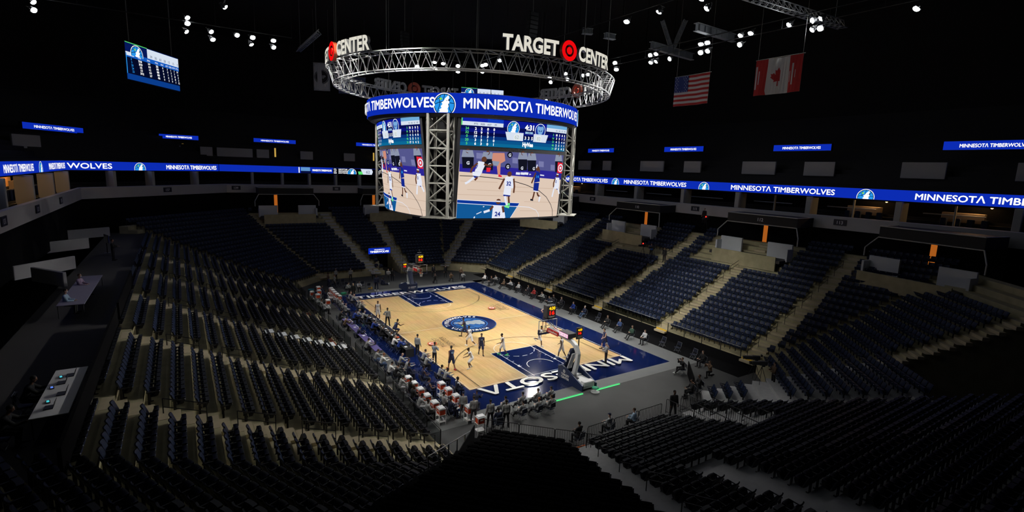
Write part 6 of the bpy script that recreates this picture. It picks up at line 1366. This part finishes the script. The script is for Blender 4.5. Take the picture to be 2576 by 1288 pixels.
for (x, y, h), l in zip([(-8.6,20.6,150),(-7.8,21.2,150),(-6.9,20.8,170),(-5.9,20.9,180),(-5.0,20.3,180),(-8.9,19.0,140),(-4.6,18.9,190),(-6.9,22.6,170)], ['empty navy chair behind the far bench, leftmost of the loose group','empty navy chair behind the far bench, second of the loose group','empty navy chair behind the far bench, third of the loose group','empty navy chair behind the far bench, fourth of the loose group','empty navy chair behind the far bench, fifth of the loose group','empty navy chair next to the far coolers','empty navy chair beside the yellow box at the far baseline','empty navy chair farthest back behind the far bench']): chair(x, y, h, l)
M_TBL = mat('black_table_cloth', (0.012,0.012,0.014), 0.8); M_PURPLE = mat('purple_table_cloth', (0.10,0.075,0.26), 0.75, noise=0.1, scale=3); M_PAPER = mat('white_paper', (0.80,0.81,0.83), 0.8); M_SCREEN = mat('laptop_dark', (0.02,0.02,0.024), 0.35)
def table(nm, x, y, w_, d_, h, m, label, grp=None, z=0.0, rz=0.0, cat='table', skirt=False):
    t = thing(nm, label, cat, (x,y,z), rz, grp); mb = MB(); mb.cbox((0,0,h-.02),(w_,d_,.04),m,.01)
    mb.build('tabletop', t)
    if skirt: mb = MB(); mb.box((w_/2-.02,0,h/2-.01),(.03,d_,h-.04),m); mb.box((0,d_/2-.02,h/2-.01),(w_,.03,h-.04),m); mb.box((0,-d_/2+.02,h/2-.01),(w_,.03,h-.04),m); mb.build('table_skirt', t)
    for sx in (-1,1):
        for sy in (-1,1): mb = MB(); mb.bar((sx*(w_/2-.06),sy*(d_/2-.06),0),(sx*(w_/2-.06),sy*(d_/2-.06),h-.04),.02,M_DKGREY,6); mb.build('leg', t)
    return t
for i, (y0, y1) in enumerate(((5.5,2.7),(2.65,-.2),(-.25,-3.15),(-3.2,-6.1))): table('scorers_table', -8.95, (y0+y1)/2, .75, y0-y1, .74, M_TBL, 'black courtside scorers table, %s from the far end' % ORD[i+1], 'scorers tables', skirt=True)
for i in range(5): table('press_table', -11.35, 4.2-2.1*i, .62, 2.0, .74, M_PURPLE, 'purple topped press table, %s from the far end of its row' % ORD[i+1], 'press tables', skirt=False)
for i in range(4):
    mb = MB(); mb.box((0,0,0),(.04,1.3,.05),M_PAPER); o = mb.build('table_edge_strip'); o.location = (-11.02, 4.2-2.1*i-.2, .77); tag(o, 'white strip lying along purple press table, %s from the far end' % ORD[i+1], 'strip')
def put(nm, me, x, y, z, rz, label, cat, grp=None): o = link(nm, me); o.location = (x,y,z); o.rotation_euler = (0,0,rz); tag(o, label, cat, grp); return o
mb = MB(); mb.box((0,0,.003),(.22,.30,.006),M_PAPER); ME_PAPER = mb.mesh('paper_sheet')
for i in range(16):
    y = 5.1-.70*i; put('paper_sheet', ME_PAPER, -8.95+.2*((i*7 % 5)/4-.5), y, .742, .3*((i*3 % 7)/3-1), 'white paper on the scorers tables, %s from the far end' % ORD[i+1], 'paper', 'papers on the scorers tables')
for i, y in enumerate((4.9,3.9,1.9,.4,-.9,-2.6)): put('paper_sheet', ME_PAPER, -11.3, y, .742, .2*((i*3 % 5)-2), 'white paper on the purple press tables, %s from the far end' % ORD[i+1], 'paper', 'papers on the press tables')
LT = []
for part in ('base','screen'):
    mb = MB(); mb.cbox((0,0,.012),(.24,.34,.022),M_SCREEN,.006) if part == 'base' else mb.cbox((.15,0,.13),(.015,.34,.23),M_SCREEN,.005,0,Matrix.Rotation(.3,3,'Y')); LT.append((part, mb.mesh(part)))
def laptop(x, y, z, rz, label):
    t = thing('laptop', label, 'laptop', (x,y,z), rz, 'laptops'); [link(n, m, t) for n, m in LT]
for i, y in enumerate((4.4,2.3,.6,-1.4,-3.6,-5.0)): laptop(-8.85, y, .742, 0, 'dark laptop on the scorers tables, %s from the far end' % ORD[i+1])
for i, y in enumerate((3.0,-.3,-3.6)): laptop(-11.25, y, .742, 0, 'dark laptop on the purple press tables, %s from the far end' % ORD[i+1])
mb = MB(); mb.lathe([(0.0,0),(.035,0),(.036,.15),(.014,.19),(.014,.21),(0,.212)],(0,0,0),mat('bottle_plastic',(0.55,0.62,0.66),.3),10); ME_BOT = mb.mesh('water_bottle')
for i, (x, y) in enumerate(((-8.7,5.0),(-8.75,3.3),(-8.7,1.2),(-8.72,-1.9),(-8.7,-4.3),(-8.7,-5.6))): put('water_bottle', ME_BOT, x, y, .742, 0, 'clear water bottle on the scorers tables, %s from the far end' % ORD[i+1], 'bottle', 'bottles on the scorers tables')
mb = MB(); mb.ball((0,0,.06),(.16,.14,.09),M_CRED,12); mb.cbox((.14,0,.02),(.14,.18,.02),M_CRED,.01); put('red_cap', mb.mesh('red_cap'), -8.85, -2.9, .742, .4, 'pink red cap lying on the scorers table', 'cap')
mb = MB(); mb.cbox((0,0,.15),(.42,.34,.30),mat('yellow_box',(0.55,.33,.04),.6),.02); put('yellow_box', mb.mesh('yellow_box'), -4.3, 19.3, .01, .2, 'small yellow box on the floor behind the far baseline', 'box')
mb = MB(); mb.lathe([(0,0),(.32,0),(.36,.6),(.38,.62),(.34,.66),(0,.66)],(0,0,0),mat('teal_bin',(0.02,.12,.16),.5),14); put('laundry_bin', mb.mesh('laundry_bin'), -11.6, 19.6, .01, 0, 'teal round bin behind the far cooler stands', 'bin')
mb = MB(); mb.cbox((0,0,.12),(.6,.4,.24),mat('green_plastic',(0.03,.35,.18),.5),.04); put('green_crate', mb.mesh('green_crate'), -8.1, 18.0, .01, .3, 'green crate on the floor behind the far bench', 'crate')
# white boards across the left stand rows
mb = MB(); mb.cbox((0,0,.02),(.56,.95,.03),M_PAPER,.01); ME_BRD = mb.mesh('board_top')
for k in range(1,8):
    t = thing('desk_board', 'white press board across the left stand, %s row from the court' % ORD[k+1], 'desk', (-13.2-P*(k+.30), -5.3, zL(k)), 0, 'white press boards'); o = link('board_top', ME_BRD, t); o.location = (0,0,.62)
    for sy in (-.46,.46): mb = MB(); mb.path([(-.26,sy,0),(-.26,sy,.62),(.26,sy,.62),(.26,sy,0)],.015,M_RAIL,5); mb.build('leg_frame', t)
mb = MB(); mb.box((-13.2-P*.30, -0.1, zL(0)+.012),(.42, 12.6,.02),mat('pale_aisle_carpet',(0.50,.50,.53),.9)); tag(mb.build('front_row_runner'), 'long pale grey strip lying along the front row of the left stand', 'strip')
mb = MB(); mb.box((-13.2-P*1.28, 2.2, zL(1)+.012),(.30,11.5,.02),mat('red_carpet_strip',(0.36,.07,.03),.9)); tag(mb.build('front_row_runner'), 'dull red strip along the second row of the left stand', 'strip')

# ------------------------------------------------------------------ railings and barriers
def railing(a, b, h, label, cat='railing', glass_=True, bars=0, m=M_RAIL, top=None, n=None):
    a = V(a); b = V(b); L_ = (b-a).length; d = (b-a).normalized(); t = thing('railing', label, cat, tuple(a)); n = n or max(1, int(L_/1.9+.5)); top = top or m
    mb = MB(); mb.bar((0,0,h), (b-a)+V((0,0,h)), .025, top, 6); mb.build('top_rail', t)
    for i in range(n+1): p = (b-a)*i/n; mb = MB(); mb.box(p+V((0,0,h/2)),(.05,.05,h),m); mb.build('post', t)
    if bars:
        mb = MB()
        for k in range(bars): z = h*(.15+.75*k/bars); mb.bar((0,0,z), (b-a)+V((0,0,z)), .010, m, 4)
        mb.build('cables', t)
    if glass_:
        mb = MB()
        for i in range(n): p = (b-a)*(i+.5)/n; mb.box(p+V((0,0,h*.5)),(L_/n-.1,.012,h*.82),M_SMOKE,math.atan2(d.y,d.x))
        mb.build('glass_panel', t)
    return t
def smoke():
    m = bpy.data.materials.new('smoked_glass'); m.use_nodes = True; nt = m.node_tree; b = nt.nodes['Principled BSDF']; b.inputs['Base Color'].default_value = (.35,.37,.37,1); b.inputs['Roughness'].default_value = .05; b.inputs['Transmission Weight'].default_value = 1; b.inputs['IOR'].default_value = 1.02; return m
M_SMOKE = smoke()
ys = [-22.3]+[v for y in L_AIS for v in (y-.75, y+.75)]+[22.3]
ys = [ys[i:i+2] for i in range(0, len(ys), 2)]
for i, (y0, y1) in enumerate(ys):
    if y1-y0 > .8: railing((-12.95,y0,.0),(-12.95,y1,.0),1.35,'black post railing at the foot of the left stand, %s run from the near end' % ORD[i+1])
ys = [-22.3]+[v for y in R_AIS for v in (y-.75, y+.75)]+[22.3]; ys = [ys[i:i+2] for i in range(0, len(ys), 2)]
for i, (y0, y1) in enumerate(ys):
    if y1-y0 > .8: railing((14.83,y0,.92),(14.83,y1,.92),.86,'front railing of the far sideline stand, %s run from the near end' % ORD[i+1], bars=0 if i in (2,3) else 5, glass_=i in (2,3), top=M_METAL)
def handrail_parts(n=1):
    f = MB(); f.path([(0,0,0),(0,0,.92),(1.5,0,1.47),(1.5,0,.55)],.022,M_RAIL,6); g = MB(); g.bar((0,0,.55),(1.5,0,1.10),.018,M_RAIL,6); return f.mesh('frame'), g.mesh('mid_rail')
HR = handrail_parts()
def handrail(x, y, z, rz, label, grp): t = thing('handrail', label, 'handrail', (x,y,z), rz, grp); link('frame', HR[0], t); link('mid_rail', HR[1], t)
for j, y in enumerate(L_AIS):
    for i, k in enumerate((0,3,6,9,12)): handrail(-13.2-P*(k+.5), y, zL(k), PI, 'black handrail in the left stand, %s stair from the near end, %s one up' % (ORD[j+1], ORD[i+1]), 'left stand handrails')
for j, y in enumerate(R_AIS):
    for i, k in enumerate((0,3,6,9,12,15)):
        if k == 15 and y in (6.0,-12.55): continue
        handrail(14.87+P*(k+.3), y+.35, zR(k), 0, 'black handrail in the far sideline stand, %s stair from the near end, %s one up' % (ORD[j+1], ORD[i+1]), 'far sideline handrails')
for i, k in enumerate((0,2,5,8,11)): handrail(-6.2-.363*k+.55, -24.9-P*k, zN(k), -PI/2, 'black loop handrail on the grey stairs, %s from the bottom' % ORD[i+1], 'grey stair handrails')
for i, k in enumerate((0,3,6)): handrail(3.9, 27.6+P*k, zL(k), PI/2, 'black handrail right of the far tunnel, %s from the bottom' % ORD[i+1], 'far stair handrails')
for i, k in enumerate((0,3,6,9)): handrail(10.3+.6194*k, 27.3+.6194*k, zR(k), PI/4, 'black handrail on the far right stairs, %s from the bottom' % ORD[i+1], 'far stair handrails')
def barrier_parts(L_):
    f = MB(); f.path([(0,0,.08),(0,0,1.02),(.06,0,1.08),(L_-.06,0,1.08),(L_,0,1.02),(L_,0,.08)],.022,M_RAIL,6); f.bar((0,0,.2),(L_,0,.2),.02,M_RAIL,6); f.box((.15,0,.02),(.06,.5,.03),M_RAIL); f.box((L_-.15,0,.02),(.06,.5,.03),M_RAIL)
    s = MB(); n = int(L_/.14)
    for i in range(1,n): s.bar((L_*i/n,0,.2),(L_*i/n,0,1.08),.010,M_RAIL,4)
    return f.mesh('frame'), s.mesh('bars')
BP = barrier_parts(2.1)
def barrier(x, y, ang, label, z=0.0): t = thing('crowd_barrier', label, 'barrier', (x,y,z), ang, 'black slatted barriers'); link('frame', BP[0], t); link('bars', BP[1], t)
for i in range(3): q = -9.9+1.52*i; barrier(q, -30.35-q, -PI/4, 'black slatted barrier before the unlit block, %s from the coolers' % ORD[i+1])
for i in range(3): barrier(-5.0+2.16*i, -24.25, 0, 'black slatted barrier in front of the near stand, %s right of the stairs' % ORD[i+1])
for i in range(3): barrier(1.45, -24.6-2.15*i, -PI/2, 'black slatted barrier on the left side of the stand passage, %s from the floor' % ORD[i+1], z=zN(1+2*i)-.05)
for i in range(3): barrier(3.15, -24.6-2.15*i, -PI/2, 'black slatted barrier on the right side of the stand passage, %s from the floor' % ORD[i+1], z=zN(1+2*i)-.05)
barrier(3.3, -24.3, 0, 'black slatted barrier beside the tall person in the black coat'); barrier(5.7, -23.85, PI/4, 'black slatted barrier at the foot of the angled block'); 
mb = MB(); mb.box((0,0,.55),(3.4,.06,1.1),M_DRAPE); o = mb.build('barrier_screen'); o.location = (8.3,-21.2,0); o.rotation_euler = (0,0,PI/4); tag(o, 'black cloth screen along the front of the angled block', 'screen')
mb = MB(); mb.box((0,0,.75),(5.2,.05,1.5),M_DRAPE); o = mb.build('barrier_screen'); o.location = (-13.0,-23.3,0); o.rotation_euler = (0,0,PI/4); tag(o, 'dark mesh screen between the left stand and the unlit block', 'screen')
railing((-11.4,-21.6,.3),(-16.2,-26.4,2.6),1.0,'thin sloping railing beside the unlit block',glass_=False,bars=1,m=M_METAL,n=5)

# ------------------------------------------------------------------ section tags, portals, suites
M_SIGN = mat('sign_black', (0.015,.017,.03), .5)
def section_sign(c, n, s, label):
    n = V((*n,0)).normalized(); d = V((0,0,1)).cross(n); t = thing('section_sign', label, 'sign', c, 0, 'section number signs'); q = n*.03; mb = MB(); mb.box((q.x,q.y,0),(1.25,.06,.62),M_SIGN,math.atan2(d.y,d.x)); mb.build('plate', t)
    cv = Canvas(lambda u, v, h: d*u+V((0,0,v))+n*(.064+h), None, .002); cv.text(s, 0, -.17, .34, mat('sign_white',(.75,.76,.8),.5), 'c', None, .03); cv.build('digits', t)
for y, s in ((19.0,'109'),(-1.3,'111'),(-19.3,'113')): section_sign((32.99,y,11.75), (-1,0), s, 'black section sign reading %s on the fascia' % s)
for x, s in ((-20.4-5.0,'137'),(-16.9,'139'),(-1.4,'101')):
    if x < -18.2: section_sign((x-.45,39.8-.45,11.75), (.707,-.707), s, 'black section sign reading %s on the fascia' % s)
    else: section_sign((x,46.99,11.75), (0,-1), s, 'black section sign reading %s on the fascia' % s)
for y, s in ((-.9,'131'),(8.6,'133'),(18.5,'135')): section_sign((-33.99,y,11.7), (1,0), s, 'black section sign reading %s on the left fascia' % s)
M_TRIMP = mat('pale_portal_trim', (.55,.54,.50), .5); M_WARMDOOR = glow('warm_corridor_light', srgb(165,88,28), 1.0)
def portal(c, out, num, label, door=True, plat=None):
    """entrance from the concourse: local +Y points to the court, origin under the canopy front"""
    o = V((*out,0)).normalized(); rz = math.atan2(o.x, -o.y); t = thing('stand_portal', label, 'portal', (c[0],c[1],0), rz, 'portals of the lower stand')
    mb = MB(); mb.box((0,-1.6,11.45),(8.2,3.2,1.0),M_BLACK); mb.build('canopy', t)
    mb = MB()
    for z in (11.97,10.93): mb.bar((-4.1,.04,z),(4.1,.04,z),.05,M_TRIMP,6)
    for s in (-1,1): mb.bar((s*4.1,.04,11.97),(s*4.1,-3.0,11.97),.05,M_TRIMP,6); mb.bar((s*4.1,0,10.93),(s*4.75,.7,9.9),.06,M_TRIMP,6); mb.bar((s*4.75,.7,9.9),(s*4.75,.7,9.1),.06,M_TRIMP,6)
    mb.build('trim_rail', t)
    if num: cv = Canvas(lambda u, v, h: V((-u,.012+h,v)), None, .002); cv.text(num, 0, 11.28, .36, mat('sign_white',(.75,.76,.8),.5), 'c', None, .03); cv.build('digits', t)
    for s in (-1,1): mb = MB(); mb.box((s*2.9,.55,8.35),(2.7,.22,1.7),M_WHITEWALL); mb.box((s*4.2,1.0,8.1),(.2,1.1,1.3),M_WHITEWALL); mb.build('side_wall', t)
    mb = MB(); mb.box((0,-3.4,9.3),(8.2,.2,3.4),M_DRAPE); mb.build('back_wall', t)
    if door: mb = MB(); mb.box((1.2,-3.27,9.2),(.5,.05,2.9),M_WARMDOOR); mb.build('corridor_light', t)
    mb = MB(); mb.box((0,-.25,7.45),(8.4,5.9,.3),MATS['dark_concourse_floor']); mb.box((0,2.72,7.2),(7.6,.14,1.5),M_CONC); mb.build('landing', t)
    return t
portal((29.8,6.0),(1,0),'110','dark portal under a black canopy marked 110'); portal((29.8,-12.5),(1,0),'112','dark portal under a black canopy marked 112'); portal((29.6,-28.0),(1,-.2),None,'largest dark portal at the right edge of the sideline stand'); portal((28.5,25.2),(1,.35),None,'dark portal right behind the scoreboard corner')
portal((-10.0,43.8),(0,1),None,'dark portal with an amber door in the far end left of the scoreboard'); portal((6.4,43.8),(0,1),None,'dark portal of the far end partly behind the scoreboard')
M_PILL = mat('pale_pillar', (.42,.43,.42), .8)
def pillar(x, y, rz, label, w_=.55, d_=1.6):
    mb = MB(); mb.cbox((0,0,12.95),(w_,d_,2.5),M_PILL,.03); o = mb.build('suite_pillar'); o.location = (x,y,0); o.rotation_euler = (0,0,rz); tag(o, label, 'pillar', 'suite pillars')
for i, y in enumerate((27.5,19.0,10.2,1.5,-6.8,-15.5,-24.0,-32.5)): pillar(34.4, y, PI/2, 'pale pillar between the sideline suites, %s from the far end' % ORD[i+1])
for i, y in enumerate((-10.9,-19.5,-28.0)): pillar(35.0, y, PI/2, 'slim suite divider, %s from the far end' % ORD[i+1], .12, .3)
for i, x in enumerate((-14.4,-9.9,-5.6,-1.2,3.0,7.5,12.0)): pillar(x, 48.3, 0, 'pale pillar between the far end suites, %s from the left' % ORD[i+1], .35, 1.2)
for i, (x, y) in enumerate(((-31.5,35.3),(-27.7,39.1),(-22.5,44.3))): pillar(x, y, PI/4, 'pale pillar of the far left corner suites, %s from the left' % ORD[i+1], .4, 1.2)
for i, y in enumerate((29.5,21.0,12.5,4.0)): pillar(-35.3, y, PI/2, 'pillar of the amber suites at the left edge, %s from the corner' % ORD[i+1], .4, 1.2)
mb = MB(); mb.cbox((0,0,0),(.12,1,.10),M_WHITEWALL,.02); me_c = mb.mesh('suite_counter')
for i, (y0, y1) in enumerate(((20.2,15.2),(11.1,6.2),(3.4,-2.5),(-7.0,-11.9),(-15.9,-20.8),(-24.9,-29.7))): o = link('suite_counter', me_c); o.location = (37.0,(y0+y1)/2,13.15); o.scale = (1,abs(y0-y1),1); tag(o, 'pale counter edge inside the sideline suites, %s from the far end' % ORD[i+1], 'counter', 'suite counters')
def lit_suite(c, n, W, label, watt):
    n = V((*n,0)).normalized(); d = V((0,0,1)).cross(n); rz = math.atan2(d.y, d.x); t = thing('lit_suite', label, 'suite', (c[0],c[1],11.7), rz, 'amber lit suites')
    mb = MB(); mb.box((0,0,1.5),(W,.15,2.7),M_AMBER); mb.build('back_wall', t); mb = MB(); mb.cbox((-W*.1,-1.2,1.25),(W*.7,.5,.9),mat('pale_counter',(.6,.45,.3),.6),.03); mb.build('counter', t)
    for k in range(4): mb = MB(); mb.cbox((-W*.35+W*.22*k,-2.2,.75),(.5,.4,.9),M_SEATB,.06); mb.build('suite_seat', t)
    mb = MB(); mb.ball((W*.3,-.9,2.35),.12,glow('warm_bulb',(1,.55,.2),8),10); mb.bar((W*.3,-.9,2.4),(W*.3,-.9,2.85),.01,M_BLACK,4); mb.build('pendant_lamp', t)
    l = bpy.data.lights.new('lamp','POINT'); l.energy = watt; l.color = (1,.58,.24); l.shadow_soft_size = .3; o = link('lamp', l, t); o.location = (W*.1,-1.4,2.5)
lit_suite((38.6,-20.0),(-1,0),4.6,'amber lit suite right of the section 113 sign',70); lit_suite((38.6,-28.4),(-1,0),4.6,'amber lit suite at the right edge',70); lit_suite((38.6,29.2),(-1,0),6.0,'amber lit suite just right of the scoreboard',55)
for i, y in enumerate((23.0,14.8,6.6)): lit_suite((-38.8,y),(1,0),5.6,'amber lit suite at the left edge, %s from the corner' % ORD[i+1],110)
# pale walls flanking the upper deck portals
def deck_wall(c, n, W, label, h=1.6):
    n = V((*n,0)).normalized(); d = V((0,0,1)).cross(n); mb = MB(); mb.cbox((0,0,0),(W,.25,h),M_FASCIA,.03); o = mb.build('portal_wall'); o.location = c; o.rotation_euler = (0,0,math.atan2(d.y,d.x)); tag(o, label, 'wall', 'upper portal walls')
for i, (y0, y1) in enumerate(((28.5,25.2),(22.0,20.0),(13.3,8.6),(4.8,1.9),(-4.5,-9.0),(-12.5,-15.9),(-22.3,-26.0),(-31,-34))): deck_wall((37.6,(y0+y1)/2,17.3),(-1,0),abs(y1-y0),'pale wall beside an upper deck portal along the sideline, %s from the far end' % ORD[i+1])
for i, (x0, x1) in enumerate(((-25.9,-23.9),(-21.3,-19.6),(-19.0,-13.8),(-13.2,-11.3),(-6.3,-4.2),(1.2,3.2),(10,13))): deck_wall(((x0+x1)/2,51.6,17.3),(0,-1),abs(x1-x0),'pale wall beside an upper deck portal at the far end, %s from the left' % ORD[i+1], 1.4)
for i, (z, y, x) in enumerate(((17.3,33.5,-38.6),(17.3,44.5,-33.0))): deck_wall((x,y,z),(.8,-.6),3.2,'dim pale wall of the left corner upper deck, %s from the left' % ORD[i+1], 1.5)
for i, (x, y) in enumerate(((-10.2,52.4),(7.0,52.4),(-23.6,52.3))): mb = MB(); mb.box((0,0,0),(.25,.06,1.5),glow('corridor_strip',srgb(210,170,80),.8)); o = mb.build('corridor_light_strip'); o.location = (x,y,17.6); tag(o, 'narrow warm strip of light in a far upper portal, %s' % ('left of the scoreboard','behind the scoreboard','in the far left corner')[i], 'light')
# tunnel sign
t = thing('tunnel_sign', 'blue lit club sign over the dark tunnel of the far end', 'sign', (0.55,30.1,2.75)); mb = MB(); mb.box((0,.15,.45),(3.5,.25,1.0),M_CASE); mb.build('case', t)
cv = Canvas(lambda u, v, h: V((u,.02-h,v)), None, .004); cv.rect(-1.7,0,1.7,.9,B_BLUE); cv.text('MINNESOTΛ', 0, .56, .16, B_WHITE, 'c', 1.6, .04); cv.text('TIMBERWOLVES', 0, .18, .30, B_WHITE, 'c', 2.9, .05); cv.build('screen', t)

# ------------------------------------------------------------------ cameras
def tripod_camera(x, y, z, head, label, tally=False, big=True):
    t = thing('broadcast_camera', label, 'camera', (x,y,z), -rad(head), 'broadcast cameras')
    for k in range(3): mb = MB(); a = 2*PI*k/3+.5; mb.bar((0,0,1.25),(.45*math.cos(a),.45*math.sin(a),0),.022,M_RAIL,6,.016); mb.build('tripod_leg', t)
    mb = MB(); mb.cbox((0,-.05,1.5),(.22,.55,.30),M_DKGREY,.03); mb.cbox((0,-.1,1.30),(.16,.2,.12),M_RAIL,.02); mb.build('camera_body', t); mb = MB(); mb.cbox((0,.5,1.5),(.24,.6,.24),M_DKGREY,.04); mb.lathe([(.1,0),(.13,.12)],(0,.78,1.5),M_BLACK,12,Matrix.Rotation(-PI/2,3,'X')); mb.build('lens', t)
    mb = MB(); mb.cbox((0,-.42,1.68),(.2,.1,.16),M_SCREEN,.02); mb.bar((.1,-.2,1.35),(.35,-.75,1.2),.015,M_RAIL); mb.build('viewfinder', t)
    if tally: mb = MB(); mb.ball((.0,.1,1.72),.09,glow('tally_red',srgb(255,40,30),3),8); mb.build('tally_light', t)
tripod_camera(9.9,-25.9,zN(4),305,'broadcast camera on a tripod on the near right camera platform'); tripod_camera(10.5,-25.0,zN(4),305,'second covered camera on the near right camera platform')
tripod_camera(25.2,.1,zR(12),265,'platform camera with red light in the sideline stand beside the blue clad cameraman',True); tripod_camera(25.2,-1.6,zR(12),265,'platform camera in the middle of the sideline stand'); tripod_camera(31.0,-4.6,9.3,262,'camera with red tally light below the section 111 sign',True)
CAMME = MB(); CAMME.cbox((0,0,0),(.15,.09,.10),M_BLACK,.02); CAMME.lathe([(.04,0),(.045,.22)],(0,.04,0),M_BLACK,10,Matrix.Rotation(-PI/2,3,'X')); CAMME = CAMME.mesh('photo_camera')
for p in PEOPLE:
    if p[3] in ('kneelcam','sitcam'):
        J = pose_set(p[3])['J']; c = J['hed']+V((0,.17,0)); a = -rad(p[4]); ca, sa = math.cos(a), math.sin(a); put('photo_camera', CAMME, p[0]+c.x*ca-c.y*sa, p[1]+c.x*sa+c.y*ca, c.z, a, 'black camera held by the '+' '.join(p[13].split(',')[0].split()[:11]), 'camera', 'hand held cameras')

# ------------------------------------------------------------------ upper left concourse
table('work_table', -28.4, -23.0, .95, 4.4, .74, mat('pale_table_top',(.85,.85,.87),.6), 'pale work table with laptops at the lower left edge', z=7.2)
table('work_table', -29.9, -5.6, 1.2, 8.4, .74, mat('lilac_table_top',(.26,.24,.34),.7), 'long lilac work table on the upper left concourse', z=7.2)
for i, (x, y) in enumerate(((-28.35,-21.6),(-28.5,-22.3),(-28.35,-23.4),(-28.5,-24.5))):
    laptop(x, y, 7.942, PI/2*0, 'dark laptop on the pale work table, %s from the far end' % ORD[i+1])
for i, (x, y, c) in enumerate(((-28.6,-21.7,(80,200,220)),(-28.7,-22.7,(90,130,230)),(-28.6,-24.0,(70,190,200)))): mb = MB(); mb.cbox((0,0,.015),(.12,.24,.025),M_SCREEN,.008); mb.box((0,0,.031),(.07,.16,.004),led(*c)); put('mixer_panel', mb.mesh('mixer_panel'), x, y, 7.945, .2, 'small device with coloured lights on the pale work table, %s from the far end' % ORD[i+1], 'device')
for i, (x, y, l) in enumerate(((-29.6,-24.9,'person in dark clothes bent over the near end of the pale work table'),(-29.5,-22.4,'dark clothed person seated at the middle of the pale work table'))): person(x, y, 7.0, 'sitlean', 90, 'blk', 'tb', 3, 'blk', None, 1.0, None, None, l); chair(x, y, 90, ('dark chair at the near end of the pale work table','dark chair at the middle of the pale work table')[i], z=6.95)
for i, (x, y, ln, a) in enumerate(((-33.2,4.5,4.6,.9),(-34.0,16.0,4.8,.7),(-33.0,25.5,4.0,.6),(-32.4,.5,3.6,2.2))): mb = MB(); mb.cbox((0,0,.5),(ln,.22,1.0),M_FASCIA,.03); o = mb.build('concourse_wall'); o.location = (x,y,7.2); o.rotation_euler = (0,0,a); tag(o, 'low pale wall on the upper left concourse, %s' % ('behind the lilac table','beyond the glowing screen','farthest toward the corner','nearest the lilac table end')[i], 'wall')
t = thing('monitor', 'blue glowing monitor on the upper left concourse', 'monitor', (-30.4,13.6,7.2), 1.9); mb = MB(); mb.cbox((0,0,1.35),(1.2,.08,.75),M_SCREEN,.02); mb.build('housing', t); mb = MB(); mb.box((0,-.045,1.35),(1.1,.01,.65),led(40,60,140)); mb.box((0.1,-.05,1.3),(.6,.01,.35),led(190,200,220)); mb.build('screen', t); mb = MB(); mb.bar((0,0,0),(0,0,1),.05,M_RAIL); mb.cbox((0,0,.02),(.6,.5,.04),M_RAIL,.01); mb.build('stand', t)
railing((-27.6,8.5,7.2),(-27.6,5.2,7.2),1.05,'black railing by the stair landing of the upper left concourse',glass_=False,bars=2,n=2)
for i, (y0, y1) in enumerate(((-12,-28),(-11,-1.2))): mb = MB(); mb.box((0,0,.45),(.10,abs(y1-y0),.9),M_DRAPE); o = mb.build('concourse_parapet'); o.location = (-27.75,(y0+y1)/2,7.2); tag(o, 'black parapet in front of the %s work table' % ('pale','lilac')[i], 'parapet')
